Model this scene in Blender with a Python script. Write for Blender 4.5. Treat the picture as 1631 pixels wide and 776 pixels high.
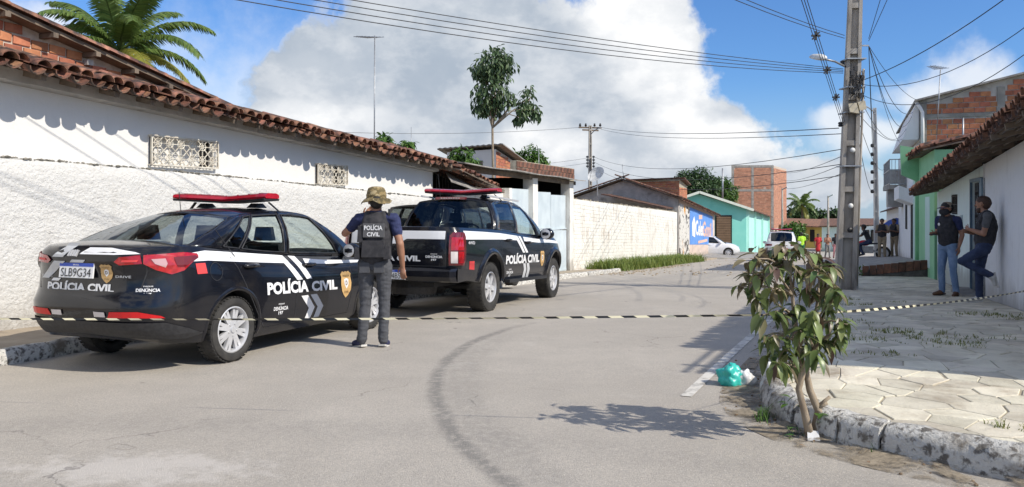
import bpy, bmesh, math, random
import numpy as np
from mathutils import Vector, Matrix, noise as mnoise

for _o in list(bpy.data.objects):
    bpy.data.objects.remove(_o, do_unlink=True)
scene = bpy.context.scene
COL = scene.collection
R = math.radians
rng = random.Random(7)

# ------------------------------------------------------------------ camera
F, CX, HY, CZ, PW = 1300.0, 815.5, 330.0, 1.45, 1631.0
cam = bpy.data.cameras.new("camera")
cam.sensor_width = 36.0
cam.lens = 36.0 * F / PW
cam.shift_y = -58.0 / PW
cam.clip_start = 0.05
cam.clip_end = 3000
cam_o = bpy.data.objects.new("camera", cam)
COL.objects.link(cam_o)
cam_o.location = (0, 0, CZ)
cam_o.rotation_euler = (R(90), 0, 0)
scene.camera = cam_o

# ------------------------------------------------------------------ sun, sky, exposure
SUN_H = Vector((0.86, -0.51, 0)).normalized()
SUN_EL = R(39.5)
to_sun = Vector((SUN_H.x * math.cos(SUN_EL), SUN_H.y * math.cos(SUN_EL), math.sin(SUN_EL)))
sun = bpy.data.lights.new("sun", 'SUN')
sun.energy = 3.6
sun.angle = R(0.7)
sun.color = (1.0, 0.935, 0.83)
sun_o = bpy.data.objects.new("sun", sun)
COL.objects.link(sun_o)
sun_o.rotation_euler = (-to_sun).to_track_quat('-Z', 'Y').to_euler()
sun_o.location = (20, -12, 20)

scene.view_settings.view_transform = 'Standard'
scene.view_settings.look = 'None'
scene.view_settings.exposure = 0.42
scene.view_settings.gamma = 1.0
scene.render.engine = 'CYCLES'
scene.cycles.max_bounces = 6
scene.cycles.transparent_max_bounces = 12
scene.cycles.caustics_reflective = False
scene.cycles.caustics_refractive = False
scene.cycles.use_denoising = True


class NT:
    """small helper round a node tree"""
    def __init__(self, tree):
        self.t = tree
        self.n = tree.nodes
        self.l = tree.links

    def node(self, kind, **kw):
        x = self.n.new(kind)
        for k, v in kw.items():
            setattr(x, k, v)
        return x

    def put(self, sock, val):
        if isinstance(val, bpy.types.NodeSocket):
            self.l.new(val, sock)
        elif val is not None:
            if hasattr(sock.default_value, '__len__') and not hasattr(val, '__len__'):
                val = (val,) * len(sock.default_value)
            if hasattr(sock.default_value, '__len__') and len(sock.default_value) == 4 and len(val) == 3:
                val = (*val, 1.0)
            sock.default_value = val

    def m(self, op, a, b=None, c=None, clamp=False):
        x = self.node('ShaderNodeMath', operation=op)
        x.use_clamp = clamp
        self.put(x.inputs[0], a)
        if b is not None:
            self.put(x.inputs[1], b)
        if c is not None:
            self.put(x.inputs[2], c)
        return x.outputs[0]

    def mix(self, f, a, b, mode='MIX'):
        x = self.node('ShaderNodeMix', data_type='RGBA', blend_type=mode)
        self.put(x.inputs[0], f)
        self.put(x.inputs[6], a)
        self.put(x.inputs[7], b)
        return x.outputs[2]

    def ramp(self, v, a, b, lo=0.0, hi=1.0, smooth=True):
        x = self.node('ShaderNodeMapRange')
        x.interpolation_type = 'SMOOTHSTEP' if smooth else 'LINEAR'
        self.put(x.inputs[0], v)
        for i, q in enumerate((a, b, lo, hi)):
            x.inputs[i + 1].default_value = q
        return x.outputs[0]

    def noise(self, vec, scale, detail=5, rough=0.55, dist=0.0):
        x = self.node('ShaderNodeTexNoise')
        if vec is not None:
            self.put(x.inputs['Vector'], vec)
        x.inputs['Scale'].default_value = scale
        x.inputs['Detail'].default_value = detail
        x.inputs['Roughness'].default_value = rough
        x.inputs['Distortion'].default_value = dist
        return x.outputs['Fac']

    def vmul(self, v, s):
        x = self.node('ShaderNodeVectorMath', operation='MULTIPLY')
        self.put(x.inputs[0], v)
        x.inputs[1].default_value = s
        return x.outputs[0]


def build_world():
    w = bpy.data.worlds.new("World")
    scene.world = w
    w.use_nodes = True
    w.node_tree.nodes.clear()
    t = NT(w.node_tree)
    out = t.node('ShaderNodeOutputWorld')
    bg = t.node('ShaderNodeBackground')
    bg.inputs[1].default_value = 0.12
    t.l.new(bg.outputs[0], out.inputs[0])
    sky = t.node('ShaderNodeTexSky', sky_type='NISHITA')
    sky.sun_disc = False
    sky.sun_elevation = SUN_EL
    sky.sun_rotation = math.atan2(SUN_H.x, SUN_H.y)
    sky.air_density = 1.0
    sky.dust_density = 0.6
    sky.ozone_density = 2.2
    tc = t.node('ShaderNodeTexCoord')
    d = tc.outputs['Generated']
    sep = t.node('ShaderNodeSeparateXYZ')
    t.l.new(d, sep.inputs[0])
    az = t.m('ARCTAN2', sep.outputs[0], sep.outputs[1])
    el = t.m('ARCSINE', sep.outputs[2])

    def blob(px, py, rx, ry):
        a = math.atan((px - CX) / F)
        e = math.atan((HY - py) / F * math.cos(a))
        k = math.cos(a) ** 2
        dx = t.m('MULTIPLY', t.m('SUBTRACT', az, a), F / rx / k)
        dy = t.m('MULTIPLY', t.m('SUBTRACT', el, e), F / ry)
        r = t.m('SQRT', t.m('ADD', t.m('MULTIPLY', dx, dx), t.m('MULTIPLY', dy, dy)))
        return t.m('SUBTRACT', 1.0, r)

    def union(bl):
        acc = None
        for b in bl:
            x = blob(*b)
            acc = x if acc is None else t.m('SMOOTH_MAX', acc, x, 0.25)
        return acc
    n1 = t.noise(d, 7.0, 9, 0.58, 0.1)
    n2 = t.noise(t.vmul(d, (1, 1, 2.2)), 3.2, 7, 0.55, 0.3)
    n3 = t.noise(d, 26.0, 6, 0.6)
    body = union([(575, 170, 200, 170), (760, 120, 270, 190), (985, 115, 160, 150), (880, 270, 400, 120),
                  (1080, 250, 140, 110), (1250, 300, 170, 46), (600, 285, 330, 90)])
    side = union([(1555, 125, 95, 62), (1480, 160, 110, 40), (1400, 215, 130, 34), (1340, 190, 70, 26), (60, 40, 90, 40)])
    # unseen cloud over the rest of the sky, thickened and whitened to lift the shade
    rest = t.m('MULTIPLY_ADD', t.m('SUBTRACT', n2, 0.45), 3.4, 0.0)
    inframe = t.m('MULTIPLY', t.ramp(t.m('ABSOLUTE', az), 0.62, 0.8), 1.0)
    hi = t.ramp(el, 0.30, 0.45)
    outm = t.m('MAXIMUM', inframe, hi)
    rest = t.m('SUBTRACT', rest, t.m('MULTIPLY', t.m('SUBTRACT', 1.0, outm), 0.75))
    edge = t.m('ADD', t.m('MULTIPLY', t.m('SUBTRACT', n1, 0.5), 1.9), t.m('MULTIPLY', t.m('SUBTRACT', n3, 0.5), 0.8))
    dens_b = t.ramp(t.m('ADD', t.m('MULTIPLY', body, 1.7), t.m('MULTIPLY', edge, 1.15)), 0.0, 0.34)
    dens_s = t.m('MULTIPLY', t.ramp(t.m('ADD', side, t.m('MULTIPLY', edge, 1.1)), -0.05, 0.75), 0.75)
    dens_r = t.m('MULTIPLY', t.ramp(rest, 0.0, 0.5), 0.92)
    # soft veil on the left flank of the big cloud
    veil = t.m('MULTIPLY', t.ramp(t.m('ADD', blob(420, 200, 330, 250), t.m('MULTIPLY', edge, 0.8)), 0.0, 0.9), 0.55)
    dens = t.m('MAXIMUM', t.m('MAXIMUM', dens_b, veil), t.m('MAXIMUM', dens_s, dens_r))
    # cloud tone: grey-blue belly, white billows on the sunward rim
    rim = union([(1075, 110, 85, 130), (1000, 30, 90, 60), (1150, 225, 120, 40), (470, 215, 90, 40), (870, 235, 70, 30)])
    n4 = t.noise(t.vmul(d, (1, 1, 1.5)), 6.5, 9, 0.6, 0.15)
    tone = t.m('ADD', t.m('MULTIPLY', t.ramp(t.m('ADD', rim, t.m('MULTIPLY', t.m('SUBTRACT', n4, 0.5), 3.0)), -0.75, 0.75), 0.60),
               t.m('ADD', t.m('MULTIPLY', t.ramp(n1, 0.36, 0.64), 0.20), t.m('MULTIPLY', t.ramp(t.noise(t.vmul(d, (1, 1, 1.6)), 16.0, 9, 0.6, 0.0), 0.40, 0.64), 0.24)))
    tone = t.m('MAXIMUM', tone, t.m('MULTIPLY', t.m('SUBTRACT', 1.0, dens_b), 0.85))
    ccol = t.mix(tone, (2.7, 3.15, 3.75), (6.7, 6.7, 6.7))
    skyc = t.mix(1.0, sky.outputs[0], (0.41, 0.64, 0.95), 'MULTIPLY')
    low = t.m('MULTIPLY', t.ramp(el, 0.16, 0.0), 0.55)
    skyc = t.mix(low, skyc, (3.5, 4.4, 5.4))
    t.put(bg.inputs[0], t.mix(dens, skyc, ccol))


build_world()

# ------------------------------------------------------------------ placing helpers


def sp(x, w):
    q = x / w
    return x if q > 30 else (0.0 if q < -30 else w * math.log1p(math.exp(q)))


def gz(y):
    """road level at depth y: flat near the camera, then falling 4.5 %"""
    return -0.045 * (sp(y - 10.0, 2.0) - sp(y - 96.0, 10.0))


def P(px, py, d):
    return Vector(((px - CX) / F * d, d, CZ + (HY - py) / F * d))


def GP(px, py, off=0.0):
    d = 8.0
    for _ in range(60):
        d = 0.5 * d + 0.5 * (CZ - gz(d) - off) * F / (py - HY)
    return Vector(((px - CX) / F * d, d, gz(d) + off))


K0 = Vector((-4.73, 7.54))
UA = math.atan2(0.928, 0.371)
U2 = Vector((math.cos(UA), math.sin(UA)))
L2 = Vector((-U2.y, U2.x))
FR = Matrix.Translation((K0.x, K0.y, 0)) @ Matrix.Rotation(UA, 4, 'Z')
ID = Matrix.Identity(4)


def s2w(s, l):
    return K0 + U2 * s + L2 * l


def w2s(x, y):
    q = Vector((x, y)) - K0
    return q.dot(U2), q.dot(L2)


def gs(s, l):
    return gz(s2w(s, l).y)


OFF = {}


def props(o, label=None, cat=None, group=None, kind=None):
    if label:
        o['label'] = label
    if cat:
        o['category'] = cat
    if group:
        o['group'] = group
    if kind:
        o['kind'] = kind
    return o


def thing(name, label, cat, base=(0, 0, 0), frame=None, group=None, kind=None, rz=None):
    """an Empty at the thing's base; its parts are given in the coordinates of frame"""
    e = bpy.data.objects.new(name, None)
    COL.objects.link(e)
    e.empty_display_size = 0.2
    frame = ID if frame is None else frame
    e.matrix_world = frame @ Matrix.Translation(base)
    OFF[e.name] = Vector(base)
    return props(e, label, cat, group, kind)


class MB:
    def __init__(self):
        self.v, self.f, self.m = [], [], []

    def add(self, verts, faces, mi=0):
        b = len(self.v)
        self.v.extend([tuple(q) for q in verts])
        self.f.extend([tuple(i + b for i in q) for q in faces])
        self.m.extend([mi] * len(faces))
        return self

    def box(self, x0, x1, y0, y1, z0, z1, mi=0):
        v = [(x, y, z) for z in (z0, z1) for y in (y0, y1) for x in (x0, x1)]
        return self.add(v, [(0, 2, 3, 1), (4, 5, 7, 6), (0, 1, 5, 4), (2, 6, 7, 3), (0, 4, 6, 2), (1, 3, 7, 5)], mi)

    def hexa(self, b4, t4, mi=0):
        """b4, t4: bottom and top quads, same order (counter-clockwise from above)"""
        return self.add(list(b4) + list(t4), [(3, 2, 1, 0), (4, 5, 6, 7), (0, 1, 5, 4), (1, 2, 6, 5), (2, 3, 7, 6), (3, 0, 4, 7)], mi)

    def bar(self, a, b, w, h, up=(0, 0, 1), mi=0):
        a, b, up = Vector(a), Vector(b), Vector(up)
        d = (b - a).normalized()
        x = d.cross(up)
        if x.length < 1e-4:
            x = d.cross(Vector((1, 0, 0)))
        x.normalize()
        z = x.cross(d)
        x, z = x * w / 2, z * h / 2
        v = [a - x - z, a + x - z, a + x + z, a - x + z, b - x - z, b + x - z, b + x + z, b - x + z]
        return self.add(v, [(0, 1, 2, 3), (7, 6, 5, 4), (0, 4, 5, 1), (1, 5, 6, 2), (2, 6, 7, 3), (3, 7, 4, 0)], mi)

    def tube(self, pts, r, n=8, mi=0, cap=True):
        pts = [Vector(p) for p in pts]
        rs = r if hasattr(r, '__len__') else [r] * len(pts)
        d0 = (pts[1] - pts[0]).normalized()
        ref = Vector((0, 0, 1)) if abs(d0.z) < 0.9 else Vector((1, 0, 0))
        x = d0.cross(ref).normalized()
        vs = []
        for i, p in enumerate(pts):
            d = (pts[min(i + 1, len(pts) - 1)] - pts[max(i - 1, 0)]).normalized()
            x = (x - d * x.dot(d)).normalized()
            y = d.cross(x)
            for k in range(n):
                a = 2 * math.pi * k / n
                vs.append(p + (x * math.cos(a) + y * math.sin(a)) * rs[i])
        fs = []
        for i in range(len(pts) - 1):
            for k in range(n):
                k2 = (k + 1) % n
                fs.append((i * n + k, i * n + k2, (i + 1) * n + k2, (i + 1) * n + k))
        if cap:
            fs.append(tuple(range(n - 1, -1, -1)))
            fs.append(tuple(range((len(pts) - 1) * n, len(pts) * n)))
        return self.add(vs, fs, mi)

    def lathe(self, prof, n=24, o=(0, 0, 0), axis='Z', mi=0, close=False):
        vs, fs = [], []
        for (r, z) in prof:
            for k in range(n):
                a = 2 * math.pi * k / n
                c, s = r * math.cos(a), r * math.sin(a)
                q = (c, s, z) if axis == 'Z' else (c, z, s) if axis == 'Y' else (z, c, s)
                vs.append((q[0] + o[0], q[1] + o[1], q[2] + o[2]))
        m = len(prof)
        for i in range(m if close else m - 1):
            for k in range(n):
                k2 = (k + 1) % n
                j = (i + 1) % m
                fs.append((i * n + k, i * n + k2, j * n + k2, j * n + k))
        return self.add(vs, fs, mi)

    def prism(self, poly, vec, mi=0):
        """poly: 3-D points of a planar outline, pushed along vec"""
        n = len(poly)
        vec = Vector(vec)
        a = [Vector(p) for p in poly]
        v = a + [p + vec for p in a]
        fs = [tuple(range(n - 1, -1, -1)), tuple(range(n, 2 * n))]
        fs += [(i, (i + 1) % n, n + (i + 1) % n, n + i) for i in range(n)]
        return self.add(v, fs, mi)

    def grid(self, fn, us, vs_, mi=0, flip=False):
        nu, nv = len(us), len(vs_)
        v = [fn(a, b) for a in us for b in vs_]
        fs = []
        for i in range(nu - 1):
            for j in range(nv - 1):
                q = (i * nv + j, (i + 1) * nv + j, (i + 1) * nv + j + 1, i * nv + j + 1)
                fs.append(q[::-1] if flip else q)
        return self.add(v, fs, mi)

    def ball(self, c, r, n=12, mi=0):
        r = r if hasattr(r, '__len__') else (r, r, r)
        vs, fs = [], []
        m = n // 2
        for i in range(m + 1):
            th = math.pi * i / m
            for k in range(n):
                a = 2 * math.pi * k / n
                vs.append((c[0] + r[0] * math.sin(th) * math.cos(a), c[1] + r[1] * math.sin(th) * math.sin(a), c[2] + r[2] * math.cos(th)))
        for i in range(m):
            for k in range(n):
                k2 = (k + 1) % n
                fs.append((i * n + k, (i + 1) * n + k, (i + 1) * n + k2, i * n + k2))
        return self.add(vs, fs, mi)

    def mesh(self, name, off=None, merge=False, smooth=False, recalc=True, smooth_angle=None):
        me = bpy.data.meshes.new(name)
        o = Vector(off) if off is not None else Vector((0, 0, 0))
        me.from_pydata([(p[0] - o.x, p[1] - o.y, p[2] - o.z) for p in self.v], [], self.f)
        me.polygons.foreach_set('material_index', self.m)
        if merge or recalc:
            bm = bmesh.new()
            bm.from_mesh(me)
            if merge:
                bmesh.ops.remove_doubles(bm, verts=bm.verts, dist=merge if merge is not True else 1e-4)
            if recalc:
                bmesh.ops.recalc_face_normals(bm, faces=bm.faces)
            bm.to_mesh(me)
            bm.free()
        if smooth:
            me.polygons.foreach_set('use_smooth', [True] * len(me.polygons))
            if smooth_angle:
                me.set_sharp_from_angle(angle=R(smooth_angle))
        me.update()
        return me

    def build(self, name, mats, parent=None, smooth=False, merge=False, recalc=True, smooth_angle=None, base=None, frame=None, loc=None):
        off = OFF.get(parent.name, Vector()) if parent is not None else (Vector(base) if base is not None else Vector())
        me = self.mesh(name, off, merge, smooth, recalc, smooth_angle)
        return link(name, me, mats, parent, frame, off)


def link(name, me, mats, parent=None, frame=None, off=None):
    if mats is not None:
        for q in (mats if isinstance(mats, (list, tuple)) else [mats]):
            me.materials.append(q)
    o = bpy.data.objects.new(name, me)
    COL.objects.link(o)
    if parent is not None:
        o.parent = parent
        if parent.type != 'EMPTY':
            pass
        OFF[o.name] = off if off is not None else Vector()
    else:
        o.matrix_world = (frame if frame is not None else ID) @ Matrix.Translation(off if off is not None else Vector())
        OFF[o.name] = off if off is not None else Vector()
    return o


def copy_tree(o, parent=None):
    c = o.copy()
    COL.objects.link(c)
    c.parent = parent
    for ch in [q for q in o.children]:
        copy_tree(ch, c)
    return c


def eval_mesh(ob, name):
    dg = bpy.context.evaluated_depsgraph_get()
    dg.update()
    me = bpy.data.meshes.new_from_object(ob.evaluated_get(dg))
    me.name = name
    return me


# ------------------------------------------------------------------ materials
MAT = {}


def M(name, col, col2=None, scale=4.0, rough=0.75, bump=0.0, bscale=None, metal=0.0, coat=0.0, rand=0.0, lo=0.35, hi=0.65,
      detail=6, stretch=None, spec=0.5, third=None, tscale=1.0, tlo=0.55, thi=0.75, sheen=0.0, subs=0.0, dist=0.2, hue=0.0):
    if name in MAT:
        return MAT[name]
    mt = bpy.data.materials.new(name)
    mt.use_nodes = True
    t = NT(mt.node_tree)
    b = t.n['Principled BSDF']
    tc = t.node('ShaderNodeTexCoord')
    vec = tc.outputs['Object']
    if stretch:
        vec = t.vmul(vec, stretch)
    c = (*col, 1)
    if col2 is not None:
        f = t.ramp(t.noise(vec, scale, detail, 0.6, dist), lo, hi)
        c = t.mix(f, col, col2)
    if third is not None:
        f = t.ramp(t.noise(vec, tscale, 7, 0.65, 0.3), tlo, thi)
        c = t.mix(f, c, third)
    if rand:
        oi = t.node('ShaderNodeObjectInfo')
        ge = t.node('ShaderNodeNewGeometry')
        r = t.m('FRACT', t.m('ADD', oi.outputs['Random'], ge.outputs['Random Per Island']))
        hs = t.node('ShaderNodeHueSaturation')
        t.put(hs.inputs['Color'], c)
        t.put(hs.inputs['Value'], t.m('ADD', 1.0 - rand, t.m('MULTIPLY', r, 2 * rand)))
        if hue:
            t.put(hs.inputs['Hue'], t.m('ADD', 0.5 - hue, t.m('MULTIPLY', t.m('FRACT', t.m('MULTIPLY', r, 7.31)), 2 * hue)))
        c = hs.outputs[0]
    t.put(b.inputs['Base Color'], c)
    b.inputs['Roughness'].default_value = rough
    b.inputs['Metallic'].default_value = metal
    b.inputs['Specular IOR Level'].default_value = spec
    if coat:
        b.inputs['Coat Weight'].default_value = coat
        b.inputs['Coat Roughness'].default_value = 0.04
    if subs:
        b.inputs['Subsurface Weight'].default_value = subs
        b.inputs['Subsurface Radius'].default_value = (0.02, 0.01, 0.006)
    if bump:
        bp = t.node('ShaderNodeBump')
        bp.inputs['Strength'].default_value = 1.0
        bp.inputs['Distance'].default_value = bump
        t.put(bp.inputs['Height'], t.noise(vec, bscale or scale * 3, 7, 0.65, 0.2))
        t.l.new(bp.outputs[0], b.inputs['Normal'])
    MAT[name] = mt
    return mt


def glass_mat(name, tint=(0.5, 0.55, 0.55), gloss=0.05, rough=0.02):
    mt = bpy.data.materials.new(name)
    mt.use_nodes = True
    t = NT(mt.node_tree)
    t.n.clear()
    out = t.node('ShaderNodeOutputMaterial')
    tr = t.node('ShaderNodeBsdfTransparent')
    tr.inputs[0].default_value = (*tint, 1)
    gl = t.node('ShaderNodeBsdfGlossy')
    gl.inputs['Roughness'].default_value = rough
    gl.inputs['Color'].default_value = (0.9, 0.95, 1, 1)
    lw = t.node('ShaderNodeLayerWeight')
    lw.inputs[0].default_value = 0.5
    mx = t.node('ShaderNodeMixShader')
    t.l.new(t.m('ADD', t.m('MULTIPLY', t.m('POWER', lw.outputs['Facing'], 4.0), 0.8), gloss, clamp=True), mx.inputs[0])
    t.l.new(tr.outputs[0], mx.inputs[1])
    t.l.new(gl.outputs[0], mx.inputs[2])
    t.l.new(mx.outputs[0], out.inputs[0])
    MAT[name] = mt
    return mt


# ------------------------------------------------------------------ flat lettering
_TXT = {}


def text_geo(body, bold=0.02, space=1.0):
    """outline mesh of a line of text, scaled so that its box is 0..w by 0..1"""
    key = (body, bold, space)
    if key not in _TXT:
        cu = bpy.data.curves.new("lettering", 'FONT')
        cu.body = body
        cu.size = 1.0
        cu.offset = bold
        cu.space_character = space
        cu.resolution_u = 3
        ob = bpy.data.objects.new("lettering", cu)
        COL.objects.link(ob)
        me = eval_mesh(ob, "lettering_source")
        vs = [(v.co.x, v.co.y) for v in me.vertices]
        fs = [tuple(p.vertices) for p in me.polygons]
        bpy.data.objects.remove(ob)
        bpy.data.curves.remove(cu)
        bpy.data.meshes.remove(me)
        x0, x1 = min(v[0] for v in vs), max(v[0] for v in vs)
        y0, y1 = min(v[1] for v in vs), max(v[1] for v in vs)
        _TXT[key] = ([((a - x0) / (x1 - x0), (b - y0) / (y1 - y0)) for a, b in vs], fs)
    return _TXT[key]


def map2d(vs, fs, fn, step=None):
    """2-D mesh -> cut on a grid of the given step -> mapped with fn(u, v); returns an MB"""
    bm = bmesh.new()
    bv = [bm.verts.new((a, b, 0)) for a, b in vs]
    for q in fs:
        try:
            bm.faces.new([bv[i] for i in q])
        except ValueError:
            pass
    if step:
        for ax in (0, 1):
            lo = min(v.co[ax] for v in bm.verts)
            hi = max(v.co[ax] for v in bm.verts)
            k = math.floor(lo / step[ax]) + 1
            while k * step[ax] < hi:
                co = [0, 0, 0]
                no = [0, 0, 0]
                co[ax] = k * step[ax]
                no[ax] = 1
                bmesh.ops.bisect_plane(bm, geom=bm.verts[:] + bm.edges[:] + bm.faces[:], plane_co=co, plane_no=no)
                k += 1
    bm.verts.index_update()
    mb = MB()
    mb.add([fn(v.co.x, v.co.y) for v in bm.verts], [[v.index for v in q.verts] for q in bm.faces])
    bm.free()
    return mb


def flat_text(name, body, o, ux, uy, w, h, mat, parent, bold=0.02, lift=0.004, space=1.0):
    """lettering laid flat: o lower-left corner, ux/uy unit vectors (in the parent's build coordinates)"""
    vs, fs = text_geo(body, bold, space)
    o, ux, uy = Vector(o), Vector(ux).normalized(), Vector(uy).normalized()
    nrm = ux.cross(uy)
    mb = MB()
    mb.add([o + ux * (a * w) + uy * (b * h) + nrm * lift for a, b in vs], fs)
    return mb.build(name, mat, parent, recalc=False)

# ================================================================== ground, road, pavements
def asphalt():
    mt = bpy.data.materials.new("asphalt")
    mt.use_nodes = True
    t = NT(mt.node_tree)
    b = t.n['Principled BSDF']
    tc = t.node('ShaderNodeTexCoord')
    v = tc.outputs['Object']
    big = t.ramp(t.noise(v, 0.35, 6, 0.6, 0.4), 0.3, 0.7)
    mid = t.ramp(t.noise(v, 2.2, 7, 0.65, 0.2), 0.3, 0.7)
    fine = t.ramp(t.noise(v, 70, 4, 0.75), 0.3, 0.7)
    spk = t.ramp(t.noise(v, 110, 2, 0.5), 0.63, 0.72)
    c = t.mix(big, (0.435, 0.390, 0.328), (0.545, 0.492, 0.418))
    c = t.mix(t.m('MULTIPLY', mid, 0.5), c, (0.395, 0.357, 0.305))
    c = t.mix(t.m('MULTIPLY', fine, 0.5), c, (0.19, 0.182, 0.172))
    c = t.mix(t.m('MULTIPLY', spk, 0.7), c, (0.72, 0.66, 0.58))
    sep = t.node('ShaderNodeSeparateXYZ')
    t.l.new(v, sep.inputs[0])
    x, y = sep.outputs[0], sep.outputs[1]
    wob = t.m('MULTIPLY', t.m('SUBTRACT', t.noise(v, 1.6, 5, 0.6), 0.5), 0.10)

    def ring(cx, cy, r, w, soft, y0, y1):
        dx, dy = t.m('SUBTRACT', x, cx), t.m('SUBTRACT', y, cy)
        rr = t.m('SQRT', t.m('ADD', t.m('MULTIPLY', dx, dx), t.m('MULTIPLY', dy, dy)))
        dd = t.m('ABSOLUTE', t.m('ADD', t.m('SUBTRACT', rr, r), wob))
        k = t.ramp(dd, w + soft, w * 0.35)
        k = t.m('MULTIPLY', k, t.ramp(y, y0, y0 + 0.8))
        k = t.m('MULTIPLY', k, t.ramp(y, y1, y1 - 1.6))
        return t.m('MULTIPLY', k, t.ramp(x, 3.2, 2.0))
    # tyre-worn tar arc of the turning lane and its fainter companions
    grit = t.ramp(t.noise(v, 14, 6, 0.7), 0.28, 0.62)
    k = t.m('MULTIPLY', ring(6.62, 7.25, 7.27, 0.035, 0.07, 3.2, 11.2), t.ramp(grit, 0.0, 1.0, 0.15, 0.62))
    c = t.mix(k, c, (0.12, 0.117, 0.11))
    k2 = t.m('MULTIPLY', ring(6.62, 7.25, 7.05, 0.14, 0.12, 3.0, 10.4), t.m('MULTIPLY', grit, 0.26))
    c = t.mix(k2, c, (0.16, 0.155, 0.145))
    k3 = t.m('MULTIPLY', ring(-2.2, -1.5, 7.0, 0.09, 0.25, 2.0, 7.0), t.m('MULTIPLY', grit, 0.16))
    c = t.mix(k3, c, (0.13, 0.125, 0.12))
    # pale dusty patches with their own shape
    dust = t.m('MULTIPLY', t.ramp(t.noise(v, 0.9, 8, 0.7, 0.6), 0.58, 0.72), 0.5)
    c = t.mix(dust, c, (0.50, 0.465, 0.41))
    dx, dy = t.m('ADD', x, 2.1), t.m('SUBTRACT', y, 4.55)
    pr = t.m('SQRT', t.m('ADD', t.m('MULTIPLY', t.m('MULTIPLY', dx, dx), 0.55), t.m('MULTIPLY', t.m('MULTIPLY', dy, dy), 4.0)))
    pk = t.m('MULTIPLY', t.ramp(t.m('ADD', pr, t.m('MULTIPLY', t.m('SUBTRACT', t.noise(v, 5, 7, 0.7), 0.5), 2.0)), 0.7, 0.2), 0.6)
    c = t.mix(pk, c, (0.58, 0.54, 0.49))
    cr_ = t.node('ShaderNodeTexVoronoi', feature='DISTANCE_TO_EDGE')
    cr_.inputs['Scale'].default_value = 0.42
    wv = t.node('ShaderNodeVectorMath', operation='ADD')
    nz = t.node('ShaderNodeTexNoise')
    nz.inputs['Scale'].default_value = 2.0
    nz.inputs['Detail'].default_value = 7
    t.l.new(v, nz.inputs['Vector'])
    t.l.new(v, wv.inputs[0])
    t.l.new(nz.outputs['Color'], wv.inputs[1])
    t.l.new(wv.outputs[0], cr_.inputs['Vector'])
    ck = t.m('MULTIPLY', t.ramp(cr_.outputs['Distance'], 0.006, 0.001), t.ramp(t.noise(v, 0.6, 3, 0.5), 0.5, 0.62))
    c = t.mix(t.m('MULTIPLY', ck, 0.6), c, (0.12, 0.11, 0.10))
    # small dark oil spots
    vo = t.node('ShaderNodeTexVoronoi')
    vo.inputs['Scale'].default_value = 1.1
    t.l.new(v, vo.inputs['Vector'])
    c = t.mix(t.m('MULTIPLY', t.ramp(vo.outputs['Distance'], 0.045, 0.015), 0.7), c, (0.05, 0.048, 0.045))
    t.put(b.inputs['Base Color'], c)
    b.inputs['Roughness'].default_value = 0.85
    bp = t.node('ShaderNodeBump')
    bp.inputs['Distance'].default_value = 0.006
    t.put(bp.inputs['Height'], t.noise(v, 120, 4, 0.7))
    t.l.new(bp.outputs[0], b.inputs['Normal'])
    MAT['asphalt'] = mt
    return mt


asphalt()
M('soil', (0.27, 0.20, 0.13), (0.36, 0.29, 0.20), 1.5, 0.95, 0.02, 12, third=(0.10, 0.12, 0.05), tscale=0.8)
M('sand', (0.42, 0.35, 0.26), (0.33, 0.27, 0.20), 2.5, 0.95, 0.012, 25, third=(0.22, 0.18, 0.14), tscale=3)
M('mortar', (0.30, 0.26, 0.195), (0.46, 0.405, 0.30), 6, 0.95, 0.006, 60)
M('flag', (0.66, 0.61, 0.485), (0.53, 0.485, 0.38), 3.5, 0.85, 0.008, 30, rand=0.17, hue=.008, third=(0.30, 0.235, 0.16), tscale=2.2, tlo=0.5, thi=0.8)
M('kerbstone', (0.68, 0.66, 0.61), (0.17, 0.155, 0.135), 20, 0.9, 0.03, 40, rand=0.1, lo=0.47, hi=0.62, detail=12, third=(0.26, 0.225, 0.18), tscale=2.6, tlo=0.5, thi=0.72)
M('roadpaint', (0.62, 0.59, 0.53), (0.30, 0.28, 0.25), 9, 0.8, 0, lo=0.45, hi=0.66, detail=9)
M('concrete', (0.36, 0.34, 0.31), (0.24, 0.23, 0.21), 3, 0.9, 0.006, 40, third=(0.12, 0.115, 0.11), tscale=1.1)


def axis(knots):
    out = []
    for a, b, n in knots:
        out += [a + (b - a) * i / n for i in range(n)]
    return out + [knots[-1][1]]


mb = MB()
mb.grid(lambda x, y: (x, y, gz(y) - 0.07 - (0.02 * max(0, y - 130) if y < 330 else 4.0)),
        axis([(-420, -30, 10), (-30, 60, 30), (60, 420, 10)]), axis([(-60, 0, 8), (0, 30, 40), (30, 130, 50), (130, 600, 16)]))
g = mb.build('ground', MAT['soil'], smooth=True)
props(g, 'bare brown soil under and beyond the whole street', 'ground', kind='structure')

mb = MB()


def roadpt(s, l):
    w = s2w(s, l)
    return (w.x, w.y, gz(w.y) - 0.02 * 0)


mb.grid(lambda s, l: roadpt(s, l), axis([(-32, -4, 14), (-4, 24, 84), (24, 118, 47)]), axis([(-34, -8, 13), (-8, 0.2, 12)]))
road = mb.build('road', MAT['asphalt'], smooth=True)
props(road, 'worn grey asphalt road with a dark tar arc', 'road', kind='structure')

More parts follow.
